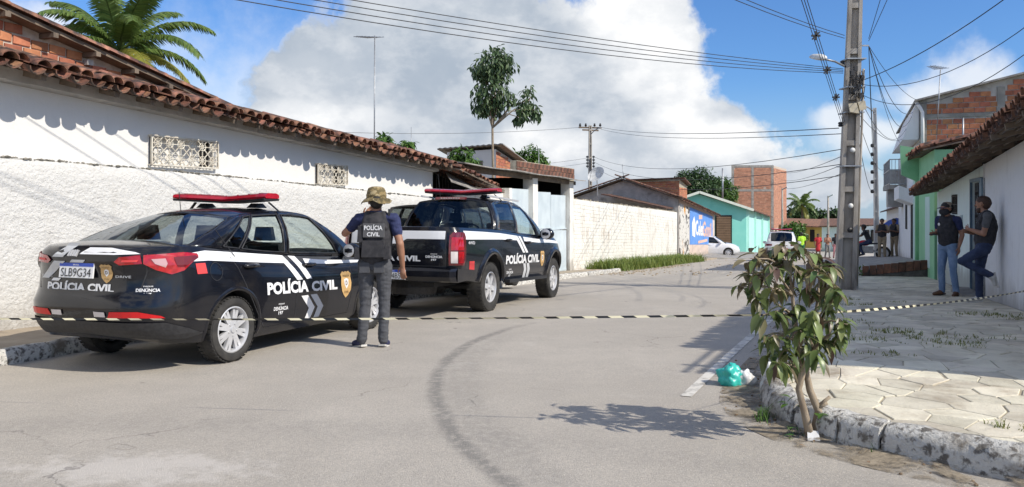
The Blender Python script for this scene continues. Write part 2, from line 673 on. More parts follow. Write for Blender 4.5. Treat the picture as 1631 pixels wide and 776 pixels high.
# edge line of the right lane
mb = MB()
for sa, sb, la, lb in ((1.1, 6.4, -6.10, -6.33), (7.4, 13.0, -6.38, -6.55)):
    n = 16
    for i in range(n):
        q = []
        for k in (i / n, (i + 1) / n):
            s, l = sa + (sb - sa) * k, la + (lb - la) * k
            a, b = s2w(s, l - 0.045), s2w(s, l + 0.045)
            q += [(a.x, a.y, gz(a.y) + 0.005), (b.x, b.y, gz(b.y) + 0.005)]
        mb.add(q, [(0, 2, 3, 1)])
ln = mb.build('edge_marking', MAT['roadpaint'], recalc=False, merge=True)
props(ln, 'worn white painted edge line along the right side of the road', 'road marking', kind='structure')

# ---------------------------------------------------------------- left pavement and kerb
mb = MB()


def lp(s, l):
    w = s2w(s, l)
    k = min(1, max(0, (s - 13) / 9))
    return (w.x, w.y, gz(w.y) + 0.13 - 0.05 * k + 0.02 * mnoise.noise((s * 1.3, l * 2.1, 3.0)))


mb.grid(lp, axis([(-9, 24, 90), (24, 62, 60)]), axis([(0.14, 1.5, 6)]))
mb.grid(lambda s, z: (*s2w(s, 0.14), gs(s, 0.14) + z), axis([(24, 62, 60)]), [-0.05, 0.09])
pl = mb.build('pavement', MAT['sand'], smooth=True, merge=True)
props(pl, 'sandy broken pavement in front of the white wall', 'pavement', kind='structure')


def rough_block(mb, a, b, inward, w, h, z0a, z0b, seed, amp=0.018, nl=6, round_=0.03):
    """a kerb stone between two ground points, uneven on all faces"""
    a, b = Vector((*a, z0a)), Vector((*b, z0b))
    inw = Vector((*inward, 0))
    prof = [(0, -0.06), (0.0, h * 0.45), (round_ * 0.5, h * 0.85), (round_ * 1.4, h), (w * 0.6, h + 0.006), (w, h - 0.004), (w, -0.06)]
    base = len(mb.v)
    for i in range(nl + 1):
        p = a.lerp(b, i / nl)
        for (x, z) in prof:
            q = p + inw * x + Vector((0, 0, z))
            n = mnoise.noise_vector(q * 7 + Vector((seed, 0, 0))) * amp + mnoise.noise_vector(q * 22 + Vector((0, seed, 0))) * amp * 0.45
            if z > 0:
                q = q + n
            mb.v.append(tuple(q))
    m = len(prof)
    for i in range(nl):
        for j in range(m - 1):
            mb.f.append((base + i * m + j, base + (i + 1) * m + j, base + (i + 1) * m + j + 1, base + i * m + j + 1))
            mb.m.append(0)
    mb.f.append(tuple(base + j for j in range(m)))
    mb.f.append(tuple(base + nl * m + j for j in range(m - 1, -1, -1)))
    mb.m += [0, 0]


kl = thing('kerb', 'low whitewashed kerb in front of the long white wall', 'kerb', (0, 0, 0), FR, kind='structure')
s, i = -6.0, 0
while s < 23:
    ln_ = rng.uniform(0.7, 1.05)
    a, b = s2w(s + 0.008, 0), s2w(s + ln_ - 0.008, 0)
    m1 = MB()
    rough_block(m1, (s + 0.008, 0.0), (s + ln_ - 0.008, 0.0), (0, 1), 0.15, 0.145 - 0.002 * max(0, s - 12), gz(a.y), gz(b.y), i * 3.1)
    m1.build('kerb_stone', MAT['kerbstone'], kl, smooth=True, smooth_angle=50)
    s += ln_
    i += 1

# ---------------------------------------------------------------- right corner pavement


def po(y):
    return 0.155 - 0.115 * min(1, max(0, (y - 7) / 7.0))


def arcpts(p0, p1, p2, p3, n):
    o = []
    for i in range(n + 1):
        k = i / n
        o.append(p0 * (1 - k) ** 3 + p1 * 3 * k * (1 - k) ** 2 + p2 * 3 * k * k * (1 - k) + p3 * k ** 3)
    return o


KA = s2w(1.9, -6.62)
kerb_line = [Vector((5.6, 1.75)), Vector((4.5, 2.72)), Vector((3.55, 3.55))]
kerb_line += arcpts(Vector((2.72, 4.27)), Vector((2.05, 4.86)), Vector((1.42, 5.35)), KA, 10)
kerb_line += [s2w(s, -6.62 - 0.02 * s) for s in (3, 4.2, 5.5, 7, 8.5, 10, 12, 14, 16.5, 19, 21.4)]


def offset_line(pts, d):
    o = []
    for i, p in enumerate(pts):
        tg = (pts[min(i + 1, len(pts) - 1)] - pts[max(i - 1, 0)]).normalized()
        o.append(p + Vector((tg.y, -tg.x)) * d)
    return o


inner = offset_line(kerb_line, 0.15)
TW = -9.62                                   # street coordinate of the right-hand fronts
pave_poly = inner + [s2w(21.4, TW - 0.1), s2w(1.8, TW - 0.1), s2w(1.8, TW - 5), Vector((8.2, 0.2))]
mb = MB()
n = len(pave_poly)
# bed of mortar and dirt under the flagstones, cut into strips so that it follows the slope
bm = bmesh.new()
bm.faces.new([bm.verts.new((p.x, p.y, 0)) for p in pave_poly])
for k in range(1, 60):
    bmesh.ops.bisect_plane(bm, geom=bm.verts[:] + bm.edges[:] + bm.faces[:], plane_co=(0, k * 0.5, 0), plane_no=(0, 1, 0))
bm.verts.index_update()
mb.add([(v.co.x, v.co.y, gz(v.co.y) + po(v.co.y) - 0.009) for v in bm.verts], [[v.index for v in f.verts] for f in bm.faces])
bm.free()
pv = mb.build('pavement', MAT['mortar'], recalc=False)
props(pv, 'crazy-paved flagstone pavement at the street corner', 'pavement', kind='structure')


def clip(poly, p, nrm):
    o = []
    for i in range(len(poly)):
        a, b = poly[i], poly[(i + 1) % len(poly)]
        da, db = (a - p).dot(nrm), (b - p).dot(nrm)
        if da <= 0:
            o.append(a)
        if da * db < 0:
            o.append(a + (b - a) * (da / (da - db)))
    return o


def flagstones():
    r = random.Random(3)
    pts = []
    ds, dl = 0.285, 0.25
    for i in range(-18, 76):
        for j in range(0, 25):
            s, l = i * ds + r.uniform(-0.15, 0.15), -6.55 - j * dl + r.uniform(-0.13, 0.13)
            if r.random() > .2:
                pts.append(s2w(s, l))
    hp = [(inner[i], Vector((-(inner[i + 1] - inner[i]).y, (inner[i + 1] - inner[i]).x)).normalized()) for i in range(len(inner) - 1)]
    wall_n = -L2
    cells = []
    for i, p in enumerate(pts):
        if p.y < 2.2 or p.y > 25 or p.x < 1.6:
            continue
        s, l = w2s(p.x, p.y)
        if s > 1.8 and l < TW - 0.15:
            continue
        c = [p + Vector(q) for q in ((-1, -1), (1, -1), (1, 1), (-1, 1))]
        for j, q in enumerate(pts):
            if i != j and abs(q.x - p.x) < 1.1 and abs(q.y - p.y) < 1.1:
                d = q - p
                c = clip(c, (p + q) / 2 - d.normalized() * (r.uniform(0.001, 0.006) if r.random() < .8 else r.uniform(.008, .016)), d.normalized())
                if len(c) < 3:
                    break
        for (q, nn) in hp:
            if (q - p).length < 1.6 and len(c) >= 3:
                c = clip(c, q + nn * -0.01, nn)
        if len(c) >= 3 and s > 1.8:
            c = clip(c, s2w(0, TW + 0.01), wall_n)
        if len(c) >= 3:
            ar = abs(sum(c[k].x * c[(k + 1) % len(c)].y - c[(k + 1) % len(c)].x * c[k].y for k in range(len(c)))) / 2
            if ar > 0.006:
                cells.append((p, c, ar))
    def key(q):
        vis = abs(q[0].x / max(q[0].y, 0.1)) < 0.66 and q[0].y > 3.6
        return (0 if vis else 1, q[0].y)
    cells.sort(key=key)
    rest = MB()
    for i, (p, c, ar) in enumerate(cells):
        if p.x / p.y > 0.85 and p.y < 3:
            continue
        z = gz(p.y) + po(p.y)
        dz = r.uniform(-0.002, 0.002)
        m1 = MB() if i < 295 else rest
        tilt = Vector((r.uniform(-0.009, 0.009), r.uniform(-0.009, 0.009)))
        nC = len(c)
        cc = sum(c, Vector((0, 0))) / nC
        top, low = [], []
        for q in c:
            z1 = gz(q.y) + po(q.y) + dz + tilt.dot(q - cc)
            low.append((q.x, q.y, z1 - 0.03))
            q2 = q + (cc - q).normalized() * 0.007
            top.append((q2.x, q2.y, z1))
        mid = [(q.x, q.y, t_[2] - 0.004) for q, t_ in zip(c, top)]
        m1.add(low + mid + top, [tuple(range(2 * nC, 3 * nC))] + [(k, (k + 1) % nC, nC + (k + 1) % nC, nC + k) for k in range(nC)]
               + [(nC + k, nC + (k + 1) % nC, 2 * nC + (k + 1) % nC, 2 * nC + k) for k in range(nC)])
        if i < 295:
            m1.build('flagstone', MAT['flag'], pv, recalc=True)
    o = rest.build('flagstone_paving', MAT['flag'], pv, recalc=True)
    o['kind'] = 'stuff'


flagstones()

kr = thing('kerb', 'thick whitewashed stone kerb curving round the pavement corner', 'kerb', (0, 0, 0), ID, kind='structure')
# resample the kerb line into stones
cum = [0.0]
for i in range(1, len(kerb_line)):
    cum.append(cum[-1] + (kerb_line[i] - kerb_line[i - 1]).length)


def kpt(q):
    for i in range(1, len(cum)):
        if q <= cum[i] or i == len(cum) - 1:
            return kerb_line[i - 1].lerp(kerb_line[i], (q - cum[i - 1]) / (cum[i] - cum[i - 1]))


q, i = 0.0, 0
while q < cum[-1] - 0.3:
    ln_ = rng.uniform(0.62, 0.95) if q < 4.2 or q > 7 else rng.uniform(0.24, 0.42)
    # the small tree grows out of a gap in the kerb
    a, b = kpt(q + 0.01), kpt(min(q + ln_ - 0.01, cum[-1]))
    mid = (a + b) / 2
    gap = (mid - Vector((1.90, 5.12))).length
    tg = (b - a).normalized()
    inn = Vector((tg.y, -tg.x))
    if gap > 0.10:
        m1 = MB()
        rough_block(m1, (a.x, a.y), (b.x, b.y), (inn.x, inn.y), 0.165, po(mid.y) + 0.02, gz(a.y), gz(b.y), i * 5.7, amp=0.026, nl=8, round_=0.05)
        m1.build('kerb_stone', MAT['kerbstone'], kr, smooth=True, smooth_angle=60)
    q += ln_
    i += 1

# drift of dust and grit in the gutter at the corner
mb = MB()
gut = offset_line(kerb_line, 0.05)
gut2 = offset_line(kerb_line, -0.42)
for i in range(3, 17):
    for a_, b_ in ((0, 1),):
        p0, p1 = gut[i], gut[i + 1]
        e0, e1 = p0.lerp(gut2[i], rng.uniform(0.5, 1)), p1.lerp(gut2[i + 1], 0.8)
        e1 = p1.lerp(gut2[i + 1], 0.75)
        e0 = p0.lerp(gut2[i], 0.75)
        mb.add([(e0.x, e0.y, gz(e0.y) + 0.004), (e1.x, e1.y, gz(e1.y) + 0.004), (p1.x, p1.y, gz(p1.y) + 0.03), (p0.x, p0.y, gz(p0.y) + 0.03)], [(0, 1, 2, 3)])


def drift_mat():
    mt = bpy.data.materials.new('gutter_dust')
    mt.use_nodes = True
    t = NT(mt.node_tree)
    b = t.n['Principled BSDF']
    tc = t.node('ShaderNodeTexCoord')
    v = tc.outputs['Object']
    t.put(b.inputs['Base Color'], t.mix(t.ramp(t.noise(v, 30, 6, 0.7), 0.3, 0.7), (0.34, 0.28, 0.20), (0.17, 0.14, 0.10)))
    b.inputs['Roughness'].default_value = 0.95
    t.put(b.inputs['Alpha'], t.ramp(t.noise(v, 3.5, 8, 0.7, 0.5), 0.44, 0.60))
    MAT['gutter_dust'] = mt
    return mt


dd = mb.build('gutter_dust', drift_mat(), merge=True)
props(dd, 'brown dust and grit drifted along the curved kerb', 'dust', kind='stuff')

# ================================================================== building helpers
def white_mat(name, base=(0.72, 0.705, 0.675), dirt=(0.30, 0.28, 0.24), bump=0.004, bscale=30, streak=0.35, thr=0.62, fine=0.0, low=None):
    mt = bpy.data.materials.new(name)
    mt.use_nodes = True
    t = NT(mt.node_tree)
    b = t.n['Principled BSDF']
    tc = t.node('ShaderNodeTexCoord')
    v = tc.outputs['Object']
    a = t.noise(v, 1.1, 8, 0.68, 0.5)
    s = t.noise(t.vmul(v, (5, 5, 0.5)), 1.0, 7, 0.7)
    f = t.m('MULTIPLY', t.ramp(t.m('MULTIPLY_ADD', s, 0.5, t.m('MULTIPLY', a, 0.5)), thr - 0.08, thr + 0.14), streak)
    c = t.mix(f, base, dirt)
    c = t.mix(t.m('MULTIPLY', t.ramp(t.noise(v, 9, 6, 0.7), 0.5, 0.75), 0.16), c, (0.58, 0.54, 0.48))
    if low is not None:      # mould and splash stains near the foot of the wall
        sep = t.node('ShaderNodeSeparateXYZ')
        t.l.new(v, sep.inputs[0])
        k = t.m('ADD', sep.outputs[2], t.m('MULTIPLY', t.m('SUBTRACT', t.noise(t.vmul(v, (3, 3, 1)), 1.3, 8, 0.7), 0.5), 1.4 * low))
        c = t.mix(t.m('MULTIPLY', t.ramp(k, low, low * 0.15), 0.6), c, (0.24, 0.21, 0.17))
    t.put(b.inputs['Base Color'], c)
    b.inputs['Roughness'].default_value = 0.9
    bp = t.node('ShaderNodeBump')
    bp.inputs['Distance'].default_value = bump
    h = t.noise(v, bscale, 6, 0.65, 0.3)
    if fine:
        h = t.m('ADD', h, t.m('MULTIPLY', t.noise(v, 5, 5, 0.6), fine))
    t.put(bp.inputs['Height'], h)
    t.l.new(bp.outputs[0], b.inputs['Normal'])
    MAT[name] = mt
    return mt


white_mat('rough_white', (0.68, 0.665, 0.63), bump=0.028, bscale=24, fine=1.3, streak=0.34, thr=0.58, low=0.55, dirt=(0.5, 0.46, 0.4))
white_mat('smooth_white', bump=0.004, bscale=20, streak=0.12, thr=0.64)
white_mat('stained_white', (0.78, 0.76, 0.71), (0.17, 0.15, 0.12), 0.01, 25, 0.6, 0.56, low=0.5)
white_mat('grey_white', (0.80, 0.80, 0.80), (0.25, 0.24, 0.23), 0.004, 25, 0.35, 0.58, low=0.6)
white_mat('aqua_white', (0.72, 0.82, 0.80), (0.25, 0.25, 0.23), 0.004, 25, 0.35, 0.58, low=0.6)
M('plaster_grey', (0.52, 0.50, 0.47), (0.40, 0.385, 0.36), 2.5, 0.9, 0.005, 30, third=(0.2, 0.19, 0.17), tscale=1.5)
M('brick', (0.47, 0.185, 0.095), (0.37, 0.135, 0.07), 8, 0.85, 0.004, 50, rand=0.24, hue=0.012, third=(0.20, 0.10, 0.06), tscale=5, tlo=0.62, thi=0.85)
M('brick_pale', (0.50, 0.255, 0.165), (0.42, 0.20, 0.125), 3, 0.9, rand=.2)
M('brick_old', (0.22, 0.095, 0.06), (0.12, 0.06, 0.04), 6, 0.9, 0.008, 40, rand=0.25, third=(0.05, 0.04, 0.035), tscale=4, tlo=0.45, thi=0.7)
M('tile', (0.31, 0.145, 0.09), (0.16, 0.078, 0.053), 9, 0.85, 0.004, 40, rand=0.5, hue=0.012, third=(0.045, 0.036, 0.03), tscale=6, tlo=0.42, thi=0.66)
M('tile_dark', (0.20, 0.095, 0.06), (0.10, 0.055, 0.04), 7, 0.9, 0.004, 40, rand=0.3, third=(0.03, 0.027, 0.025), tscale=4, tlo=0.45, thi=0.7)
M('old_wood', (0.20, 0.155, 0.115), (0.11, 0.085, 0.065), 3, 0.85, 0.006, 30, stretch=(1, 1, 1), third=(0.33, 0.29, 0.24), tscale=1.4)
M('grille_cream', (0.72, 0.68, 0.58), (0.55, 0.49, 0.40), 12, 0.5)
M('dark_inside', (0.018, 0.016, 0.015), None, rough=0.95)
M('pale_sheet', (0.60, 0.67, 0.70), (0.50, 0.57, 0.61), 1.5, 0.45, 0.0, metal=0.0)
M('zinc', (0.44, 0.43, 0.41), (0.30, 0.28, 0.26), 3, 0.55, metal=0.3, third=(0.20, 0.12, 0.08), tscale=2)
M('fibro', (0.36, 0.34, 0.31), (0.20, 0.185, 0.17), 4, 0.9, 0.004, 40, third=(0.07, 0.065, 0.06), tscale=1.5)
M('iron', (0.030, 0.030, 0.033), (0.06, 0.05, 0.045), 9, 0.55, metal=0.4)
M('galv', (0.42, 0.43, 0.44), (0.30, 0.31, 0.32), 8, 0.45, metal=0.7)
M('moss', (0.10, 0.095, 0.075), (0.27, 0.25, 0.21), 9, 0.95, 0.01, 40)


def place(name, me, parent, mat4):
    """a piece that shares mesh data, set by a matrix in the parent's build coordinates"""
    o = bpy.data.objects.new(name, me)
    COL.objects.link(o)
    o.parent = parent
    off = OFF.get(parent.name, Vector())
    o.matrix_local = Matrix.Translation(-off) @ mat4
    OFF[o.name] = off
    return o


def frame3(o, x, y, z):
    m = Matrix((Vector(x).normalized(), Vector(y).normalized(), Vector(z).normalized())).transposed().to_4x4()
    m.translation = o
    return m


_TILE = {}


def tile_geo(ln, r, cover, seg=6, seed=0):
    rr = random.Random(seed)
    mb = MB()
    n = 3
    vs = []
    for side in (0, 1):
        for i in range(n + 1):
            k = i / n
            rad = r * (1.10 - 0.22 * k) - side * 0.012
            for j in range(seg + 1):
                a = math.pi * (0.03 + 0.94 * j / seg)
                x, z = rad * math.cos(a), rad * math.sin(a) * 0.85
                if not cover:
                    z = -z
                vs.append((x, ln * k, z + 0.012 * k * (1 if cover else 0.3) + rr.uniform(-.003, .003)))
    fs = []
    m = (n + 1) * (seg + 1)
    for side in (0, 1):
        for i in range(n):
            for j in range(seg):
                a = side * m + i * (seg + 1) + j
                q = (a, a + 1, a + seg + 2, a + seg + 1)
                fs.append(q if side else q[::-1])
    for j in range(seg):
        fs.append((j, j + 1, m + j + 1, m + j))
        a = n * (seg + 1) + j
        fs.append((a + 1, a, m + a, m + a + 1))
    for i in range(n):
        a = i * (seg + 1)
        fs.append((a + seg + 1, a, m + a, m + a + seg + 1))
        a = a + seg
        fs.append((a, a + seg + 1, m + a + seg + 1, m + a))
    mb.add(vs, fs)
    return mb


def roof_tiles(parent, org, along, up, n_col, n_row, pitch=0.2, expo=0.34, ln=0.44, nparts=300, mat='tile', jit=1.0, seed=1, rest_name='tile_field', order='front', skip=None):
    """canal tiles: channels and covers; the lowest rows are single pieces, the rest one joined part.
    org(i): eave point of column i"""
    rr = random.Random(seed)
    al, upv = Vector(along).normalized(), Vector(up).normalized()
    nr = al.cross(upv).normalized()
    cov = [tile_geo(ln, pitch * 0.47, True, seed=q) for q in range(4)]
    cha = [tile_geo(ln, pitch * 0.47, False, seed=q) for q in range(2)]
    key = (ln, pitch, mat)
    if key not in _TILE:
        _TILE[key] = ([], [])
        for lst, src in ((_TILE[key][0], cov), (_TILE[key][1], cha)):
            for q in src:
                me = q.mesh('tile', smooth=True, recalc=False, smooth_angle=50)
                me.materials.append(MAT[mat])
                lst.append(me)
    mc, mh = _TILE[key]
    rest = MB()
    cnt = 0
    for j in range(n_row):
        for i in range(n_col):
            for kind in (1, 0):
                if skip and skip(i, j):
                    continue
                o = Vector(org(i + (0.5 if kind == 0 else 0.0))) + upv * (j * expo + rr.gauss(0, 0.012) * jit) + nr * ((0.045 if kind else 0.035) + rr.gauss(0, 0.004) * jit)
                o += al * rr.gauss(0, 0.008) * jit
                a = al + upv * rr.gauss(0, 0.03) * jit
                u2 = (upv - al * rr.gauss(0, 0.03) * jit + nr * rr.gauss(0, 0.015) * jit)
                z = a.cross(u2)
                mt4 = frame3(o, a, z.cross(a), z)
                if cnt < nparts and (j < 2 or order == 'all'):
                    place('tile', rr.choice(mc if kind else mh), parent, mt4)
                    cnt += 1
                else:
                    src = rr.choice(cov if kind else cha)
                    rest.add([mt4 @ Vector(q) for q in src.v], src.f)
    if rest.v:
        o = rest.build(rest_name, MAT[mat], parent, smooth=True, recalc=False, smooth_angle=50)
        o['kind'] = 'stuff'


_BRICK = {}


def brick_mesh(w, h, d, mat, var):
    key = (round(w, 3), round(h, 3), d, mat, var)
    if key not in _BRICK:
        rr = random.Random(hash(key) % 9999)
        mb = MB()
        e = 0.006
        v = []
        for y in (0, 1):
            for (x, z) in ((0, 0), (w, 0), (w, h), (0, h)):
                v.append((x + rr.uniform(-e, e) * .6, d * y, z + rr.uniform(-e, e) * .6))
        c = [(q[0] + (0.006 if q[0] < w / 2 else -0.006), d + 0.004, q[2] + (0.006 if q[2] < h / 2 else -0.006)) for q in v[4:]]
        mb.add(v + c, [(0, 1, 5, 4), (1, 2, 6, 5), (2, 3, 7, 6), (3, 0, 4, 7), (4, 5, 9, 8), (5, 6, 10, 9), (6, 7, 11, 10), (7, 4, 8, 11), (8, 9, 10, 11)])
        _BRICK[key] = mb
    return _BRICK[key]


_BRICKM = {}


def bricks(parent, o, ux, uz, nrm, W, H, bl, bh, joint, mat='brick', mask=None, parts=300, depth=0.02, rest_name='brickwork', seed=1, name='brick', miss=0.0):
    """running bond; pieces proud of the wall plane by depth. mask(u, v) says where a brick stands"""
    rr = random.Random(seed)
    ux, uz, nrm = Vector(ux).normalized(), Vector(uz).normalized(), Vector(nrm).normalized()
    rest = MB()
    cnt = 0
    rows = int(H / (bh + joint))
    for r_ in range(rows):
        u = -(bl + joint) * (0.5 if r_ % 2 else 0.0) + rr.uniform(-0.01, 0.01)
        while u < W:
            a, b = max(u, 0), min(u + bl, W)
            v = r_ * (bh + joint)
            if b - a > 0.05 and (mask is None or mask((a + b) / 2, v + bh / 2)) and rr.random() >= miss:
                w = round((b - a) / 0.02) * 0.02
                src = brick_mesh(w, bh, depth, mat, rr.randrange(3))
                m4 = frame3(Vector(o) + ux * a + uz * (v + rr.uniform(-.004, .004)) + nrm * rr.uniform(-0.004, 0.004), ux, nrm, uz)
                if cnt < parts:
                    k = id(src)
                    if k not in _BRICKM:
                        me = src.mesh(name, recalc=True)
                        me.materials.append(MAT[mat])
                        _BRICKM[k] = me
                    place(name, _BRICKM[k], parent, m4)
                    cnt += 1
                else:
                    rest.add([m4 @ Vector(q) for q in src.v], src.f)
            u += bl + joint
    if rest.v:
        ob = rest.build(rest_name, MAT[mat], parent, recalc=True)
        ob['kind'] = 'stuff'


def wall_holes(mb, pt, u0, u1, zb, zt, holes, depth=0.12, du=1.0, mi=0, inward=1):
    """front skin pt(u, off, z) with rectangular holes (ua, ub, za, zb) and their reveals"""
    us = sorted(set([u0, u1] + [h[0] for h in holes] + [h[1] for h in holes] + list(np.arange(u0, u1, du))))
    us = [u for u in us if u0 <= u <= u1]
    for a, b in zip(us[:-1], us[1:]):
        if b - a < 1e-6:
            continue
        m = (a + b) / 2
        hs = sorted([h for h in holes if h[0] <= m <= h[1]], key=lambda h: h[2])
        za = [zb(a), zb(b)]
        for h in hs:
            if h[2] > min(za):
                mb.add([pt(a, 0, za[0]), pt(b, 0, za[1]), pt(b, 0, h[2]), pt(a, 0, h[2])], [(0, 1, 2, 3)], mi)
            za = [h[3], h[3]]
        mb.add([pt(a, 0, za[0]), pt(b, 0, za[1]), pt(b, 0, zt(b)), pt(a, 0, zt(a))], [(0, 1, 2, 3)], mi)
    for (a, b, c, d) in holes:
        q = [(a, c), (b, c), (b, d), (a, d)]
        for i in range(4):
            (ua, va), (ub, vb) = q[i], q[(i + 1) % 4]
            mb.add([pt(ua, 0, va), pt(ub, 0, vb), pt(ub, depth, vb), pt(ua, depth, va)], [(0, 1, 2, 3)], mi)


# ================================================================== long white boundary wall
def wtop(s):
    return gs(s, 1.3) + 2.03 + 0.012 * mnoise.noise((s * 2.0, 0, 0)) + 0.008 * mnoise.noise((s * 9.0, 5, 0))


mb = MB()
ss = axis([(-7, 14.6, 300)])
mb.grid(lambda s, k: (s, 1.30 + 0.012 * mnoise.noise((s * 2.2, k * 3.1, 1)) + 0.007 * mnoise.noise((s * 7, k * 8, 4)) + (0.03 if k > .99 else 0), gs(s, 1.3) + 0.05 + (wtop(s) - gs(s, 1.3) - 0.05) * k), ss, [0, .08, .16, .25, .34, .43, .52, .61, .7, .8, .9, .97, 1.0])
mb.grid(lambda s, k: (s, 1.33 + k * 0.13, wtop(s) + 0.015 * math.sin(k * 3.1) + 0.01 * mnoise.noise((s * 11, k * 4, 9))), ss, [0, 0.5, 1.0])
mb.grid(lambda s, k: (s, 1.46, wtop(s) - k), ss[::6], [0, 1.9])
bw = mb.build('boundary_wall', MAT['rough_white'], smooth=True, merge=True, base=(3, 1.3, gs(3, 1.3)), frame=FR)
props(bw, 'long rough whitewashed boundary wall behind the two black police vehicles', 'wall')
# crust of moss and broken mortar along its top
mb = MB()
rr = random.Random(5)
for i in range(900):
    s = rr.uniform(-5, 14.4)
    if mnoise.noise((s * 1.2, 0, 7)) < -0.35:
        continue
    r_ = rr.uniform(0.006, 0.022)
    mb.ball((s, rr.uniform(1.32, 1.44), wtop(s) + 0.012), (r_ * rr.uniform(1, 2.6), r_, r_ * 0.9), 6)
mo = mb.build('moss_crust', MAT['moss'], bw, smooth=True)
mo['kind'] = 'stuff'


# ================================================================== white house under the old tiles
def zE(s):
    return 2.99 - 0.0567 * (s - 0.73)


hs_ = thing('house', 'long white house with an old red tile roof and two cream window grilles', 'house', (4, 1.6, gs(4, 1.6)), FR)
holes = [(3.24, 4.47, 2.02, 2.42), (7.05, 7.95, 1.86, 2.22)]
mb = MB()
wall_holes(mb, lambda u, o, z: (u, 1.52 + o, z), -7, 11.6, lambda s: gs(s, 1.5), lambda s: zE(s) + 0.08, holes, du=0.6)
mb.add([(11.6, 1.52, gs(11.6, 1.5)), (11.6, 5.5, gs(11.6, 5.5)), (11.6, 5.5, zE(11.6) + .1), (11.6, 1.52, zE(11.6) + .1)], [(0, 1, 2, 3)])
mb.add([(-7, 1.52, 0), (-7, 5.5, 0), (-7, 5.5, zE(-7) + .1), (-7, 1.52, zE(-7) + .1)], [(0, 1, 2, 3)])
mb.build('wall', MAT['smooth_white'], hs_)
SL = math.tan(R(14))
up = Vector((0, 1, SL))
roof = MB()
nb = 40
for i in range(nb):
    a, b = -5 + 16.9 * i / nb, -5 + 16.9 * (i + 1) / nb
    for (l0, z0, l1, z1) in ((1.06, 0.0, 2.6, 1.54 * SL), (2.6, 1.54 * SL, 6.5, 1.54 * SL - 0.6)):
        roof.hexa([(a, l0, zE(a) + z0 - .02), (b, l0, zE(b) + z0 - .02), (b, l1, zE(b) + z1 - .02), (a, l1, zE(a) + z1 - .02)],
                  [(a, l0, zE(a) + z0), (b, l0, zE(b) + z0), (b, l1, zE(b) + z1), (a, l1, zE(a) + z1)])
rf = roof.build('roof', MAT['old_wood'], hs_)
roof_tiles(rf, lambda i: (-3.6 + i * 0.2, 0.97, zE(-3.6 + i * 0.2)), (1, 0, -0.0561), up, 77, 5, 0.2, 0.34, 0.46, 300, 'tile', 2.4, 3)
mb = MB()
for i in range(30):
    s = -3.4 + i * 0.52 + rng.uniform(-.05, .05)
    mb = MB()
    mb.bar((s, 1.05 + rng.uniform(0, .05), zE(s) - 0.06), (s, 1.56, zE(s) - 0.06 + 0.46 * SL), 0.07, 0.07)
    mb.build('rafter', MAT['old_wood'], hs_)
mb = MB()
for i in range(60):
    a, b = -5 + 16.6 * i / 60, -5 + 16.6 * (i + 1) / 60
    d = 0.02 * mnoise.noise((a * 3, 0, 0))
    mb.hexa([(a, 1.36 + d, zE(a) - .10 - abs(d)), (b, 1.36 + d, zE(b) - .10 - abs(d)), (b, 1.517, zE(b) - .12), (a, 1.517, zE(a) - .12)],
            [(a, 1.34, zE(a) + .03), (b, 1.34, zE(b) + .03), (b, 1.517, zE(b) + .06), (a, 1.517, zE(a) + .06)])
mb.build('cornice', MAT['plaster_grey'], hs_)


def grille(parent, s0, s1, z0, z1, n):
    mb = MB()
    l = 1.455
    mb.box(s0 + .01, s1 - .01, 1.63, 1.65, z0, z1)
    w = mb.build('window', MAT['smooth_white'], parent)
    for a in (s0 + .02, s1 - .20):
        mb = MB()
        mb.box(a, a + 0.16, 1.60, 1.625, z0 + .01, z1 - .01)
        mb.build('opening', MAT['dark_inside'], w)
    mb = MB()
    for (a, b) in (((s0, z0), (s1, z0)), ((s0, z1), (s1, z1)), ((s0, z0), (s0, z1)), ((s1, z0), (s1, z1))):
        mb.bar((a[0], l, a[1]), (b[0], l, b[1]), 0.02, 0.028, (0, 1, 0))
    for a in (s0, s1):
        for z in (z0, z1):
            mb.bar((a, l, z), (a, 1.52, z), 0.015, 0.015)
    mb.build('grille_frame', MAT['grille_cream'], w)
    mb = MB()
    h = (z1 - z0) / 2
    for j in range(2):
        for i in range(n):
            a, b = s0 + (s1 - s0) * i / n, s0 + (s1 - s0) * (i + 1) / n
            c, d = z0 + h * j, z0 + h * (j + 1)
            for (p, q) in (((a, c), (b, d)), ((a, d), (b, c)), (((a + b) / 2, c), ((a + b) / 2, d)), ((a, (c + d) / 2), (b, (c + d) / 2))):
                mb.bar((p[0], l + 0.004, p[1]), (q[0], l + 0.004, q[1]), 0.011, 0.011, (0, 1, 0))
            ring = [((a + b) / 2 + (b - a) * .3 * math.cos(t_), l - 0.003, (c + d) / 2 + h * .3 * math.sin(t_)) for t_ in np.linspace(0, 2 * math.pi, 13)]
            mb.tube(ring, 0.007, 4, cap=False)
    mb.build('grille_bars', MAT['grille_cream'], w)


grille(hs_, 3.22, 4.49, 2.03, 2.43, 6)
grille(hs_, 7.03, 7.97, 1.87, 2.23, 5)

# ================================================================== brick house rising behind its roof
bh_ = thing('brick_house', 'raw orange brick gable rising behind the white house below the palm', 'house', (1.0, 1.95, gs(1, 2)), FR)


def vz(s):
    return 3.70 - 0.2 * (s - 1.38)


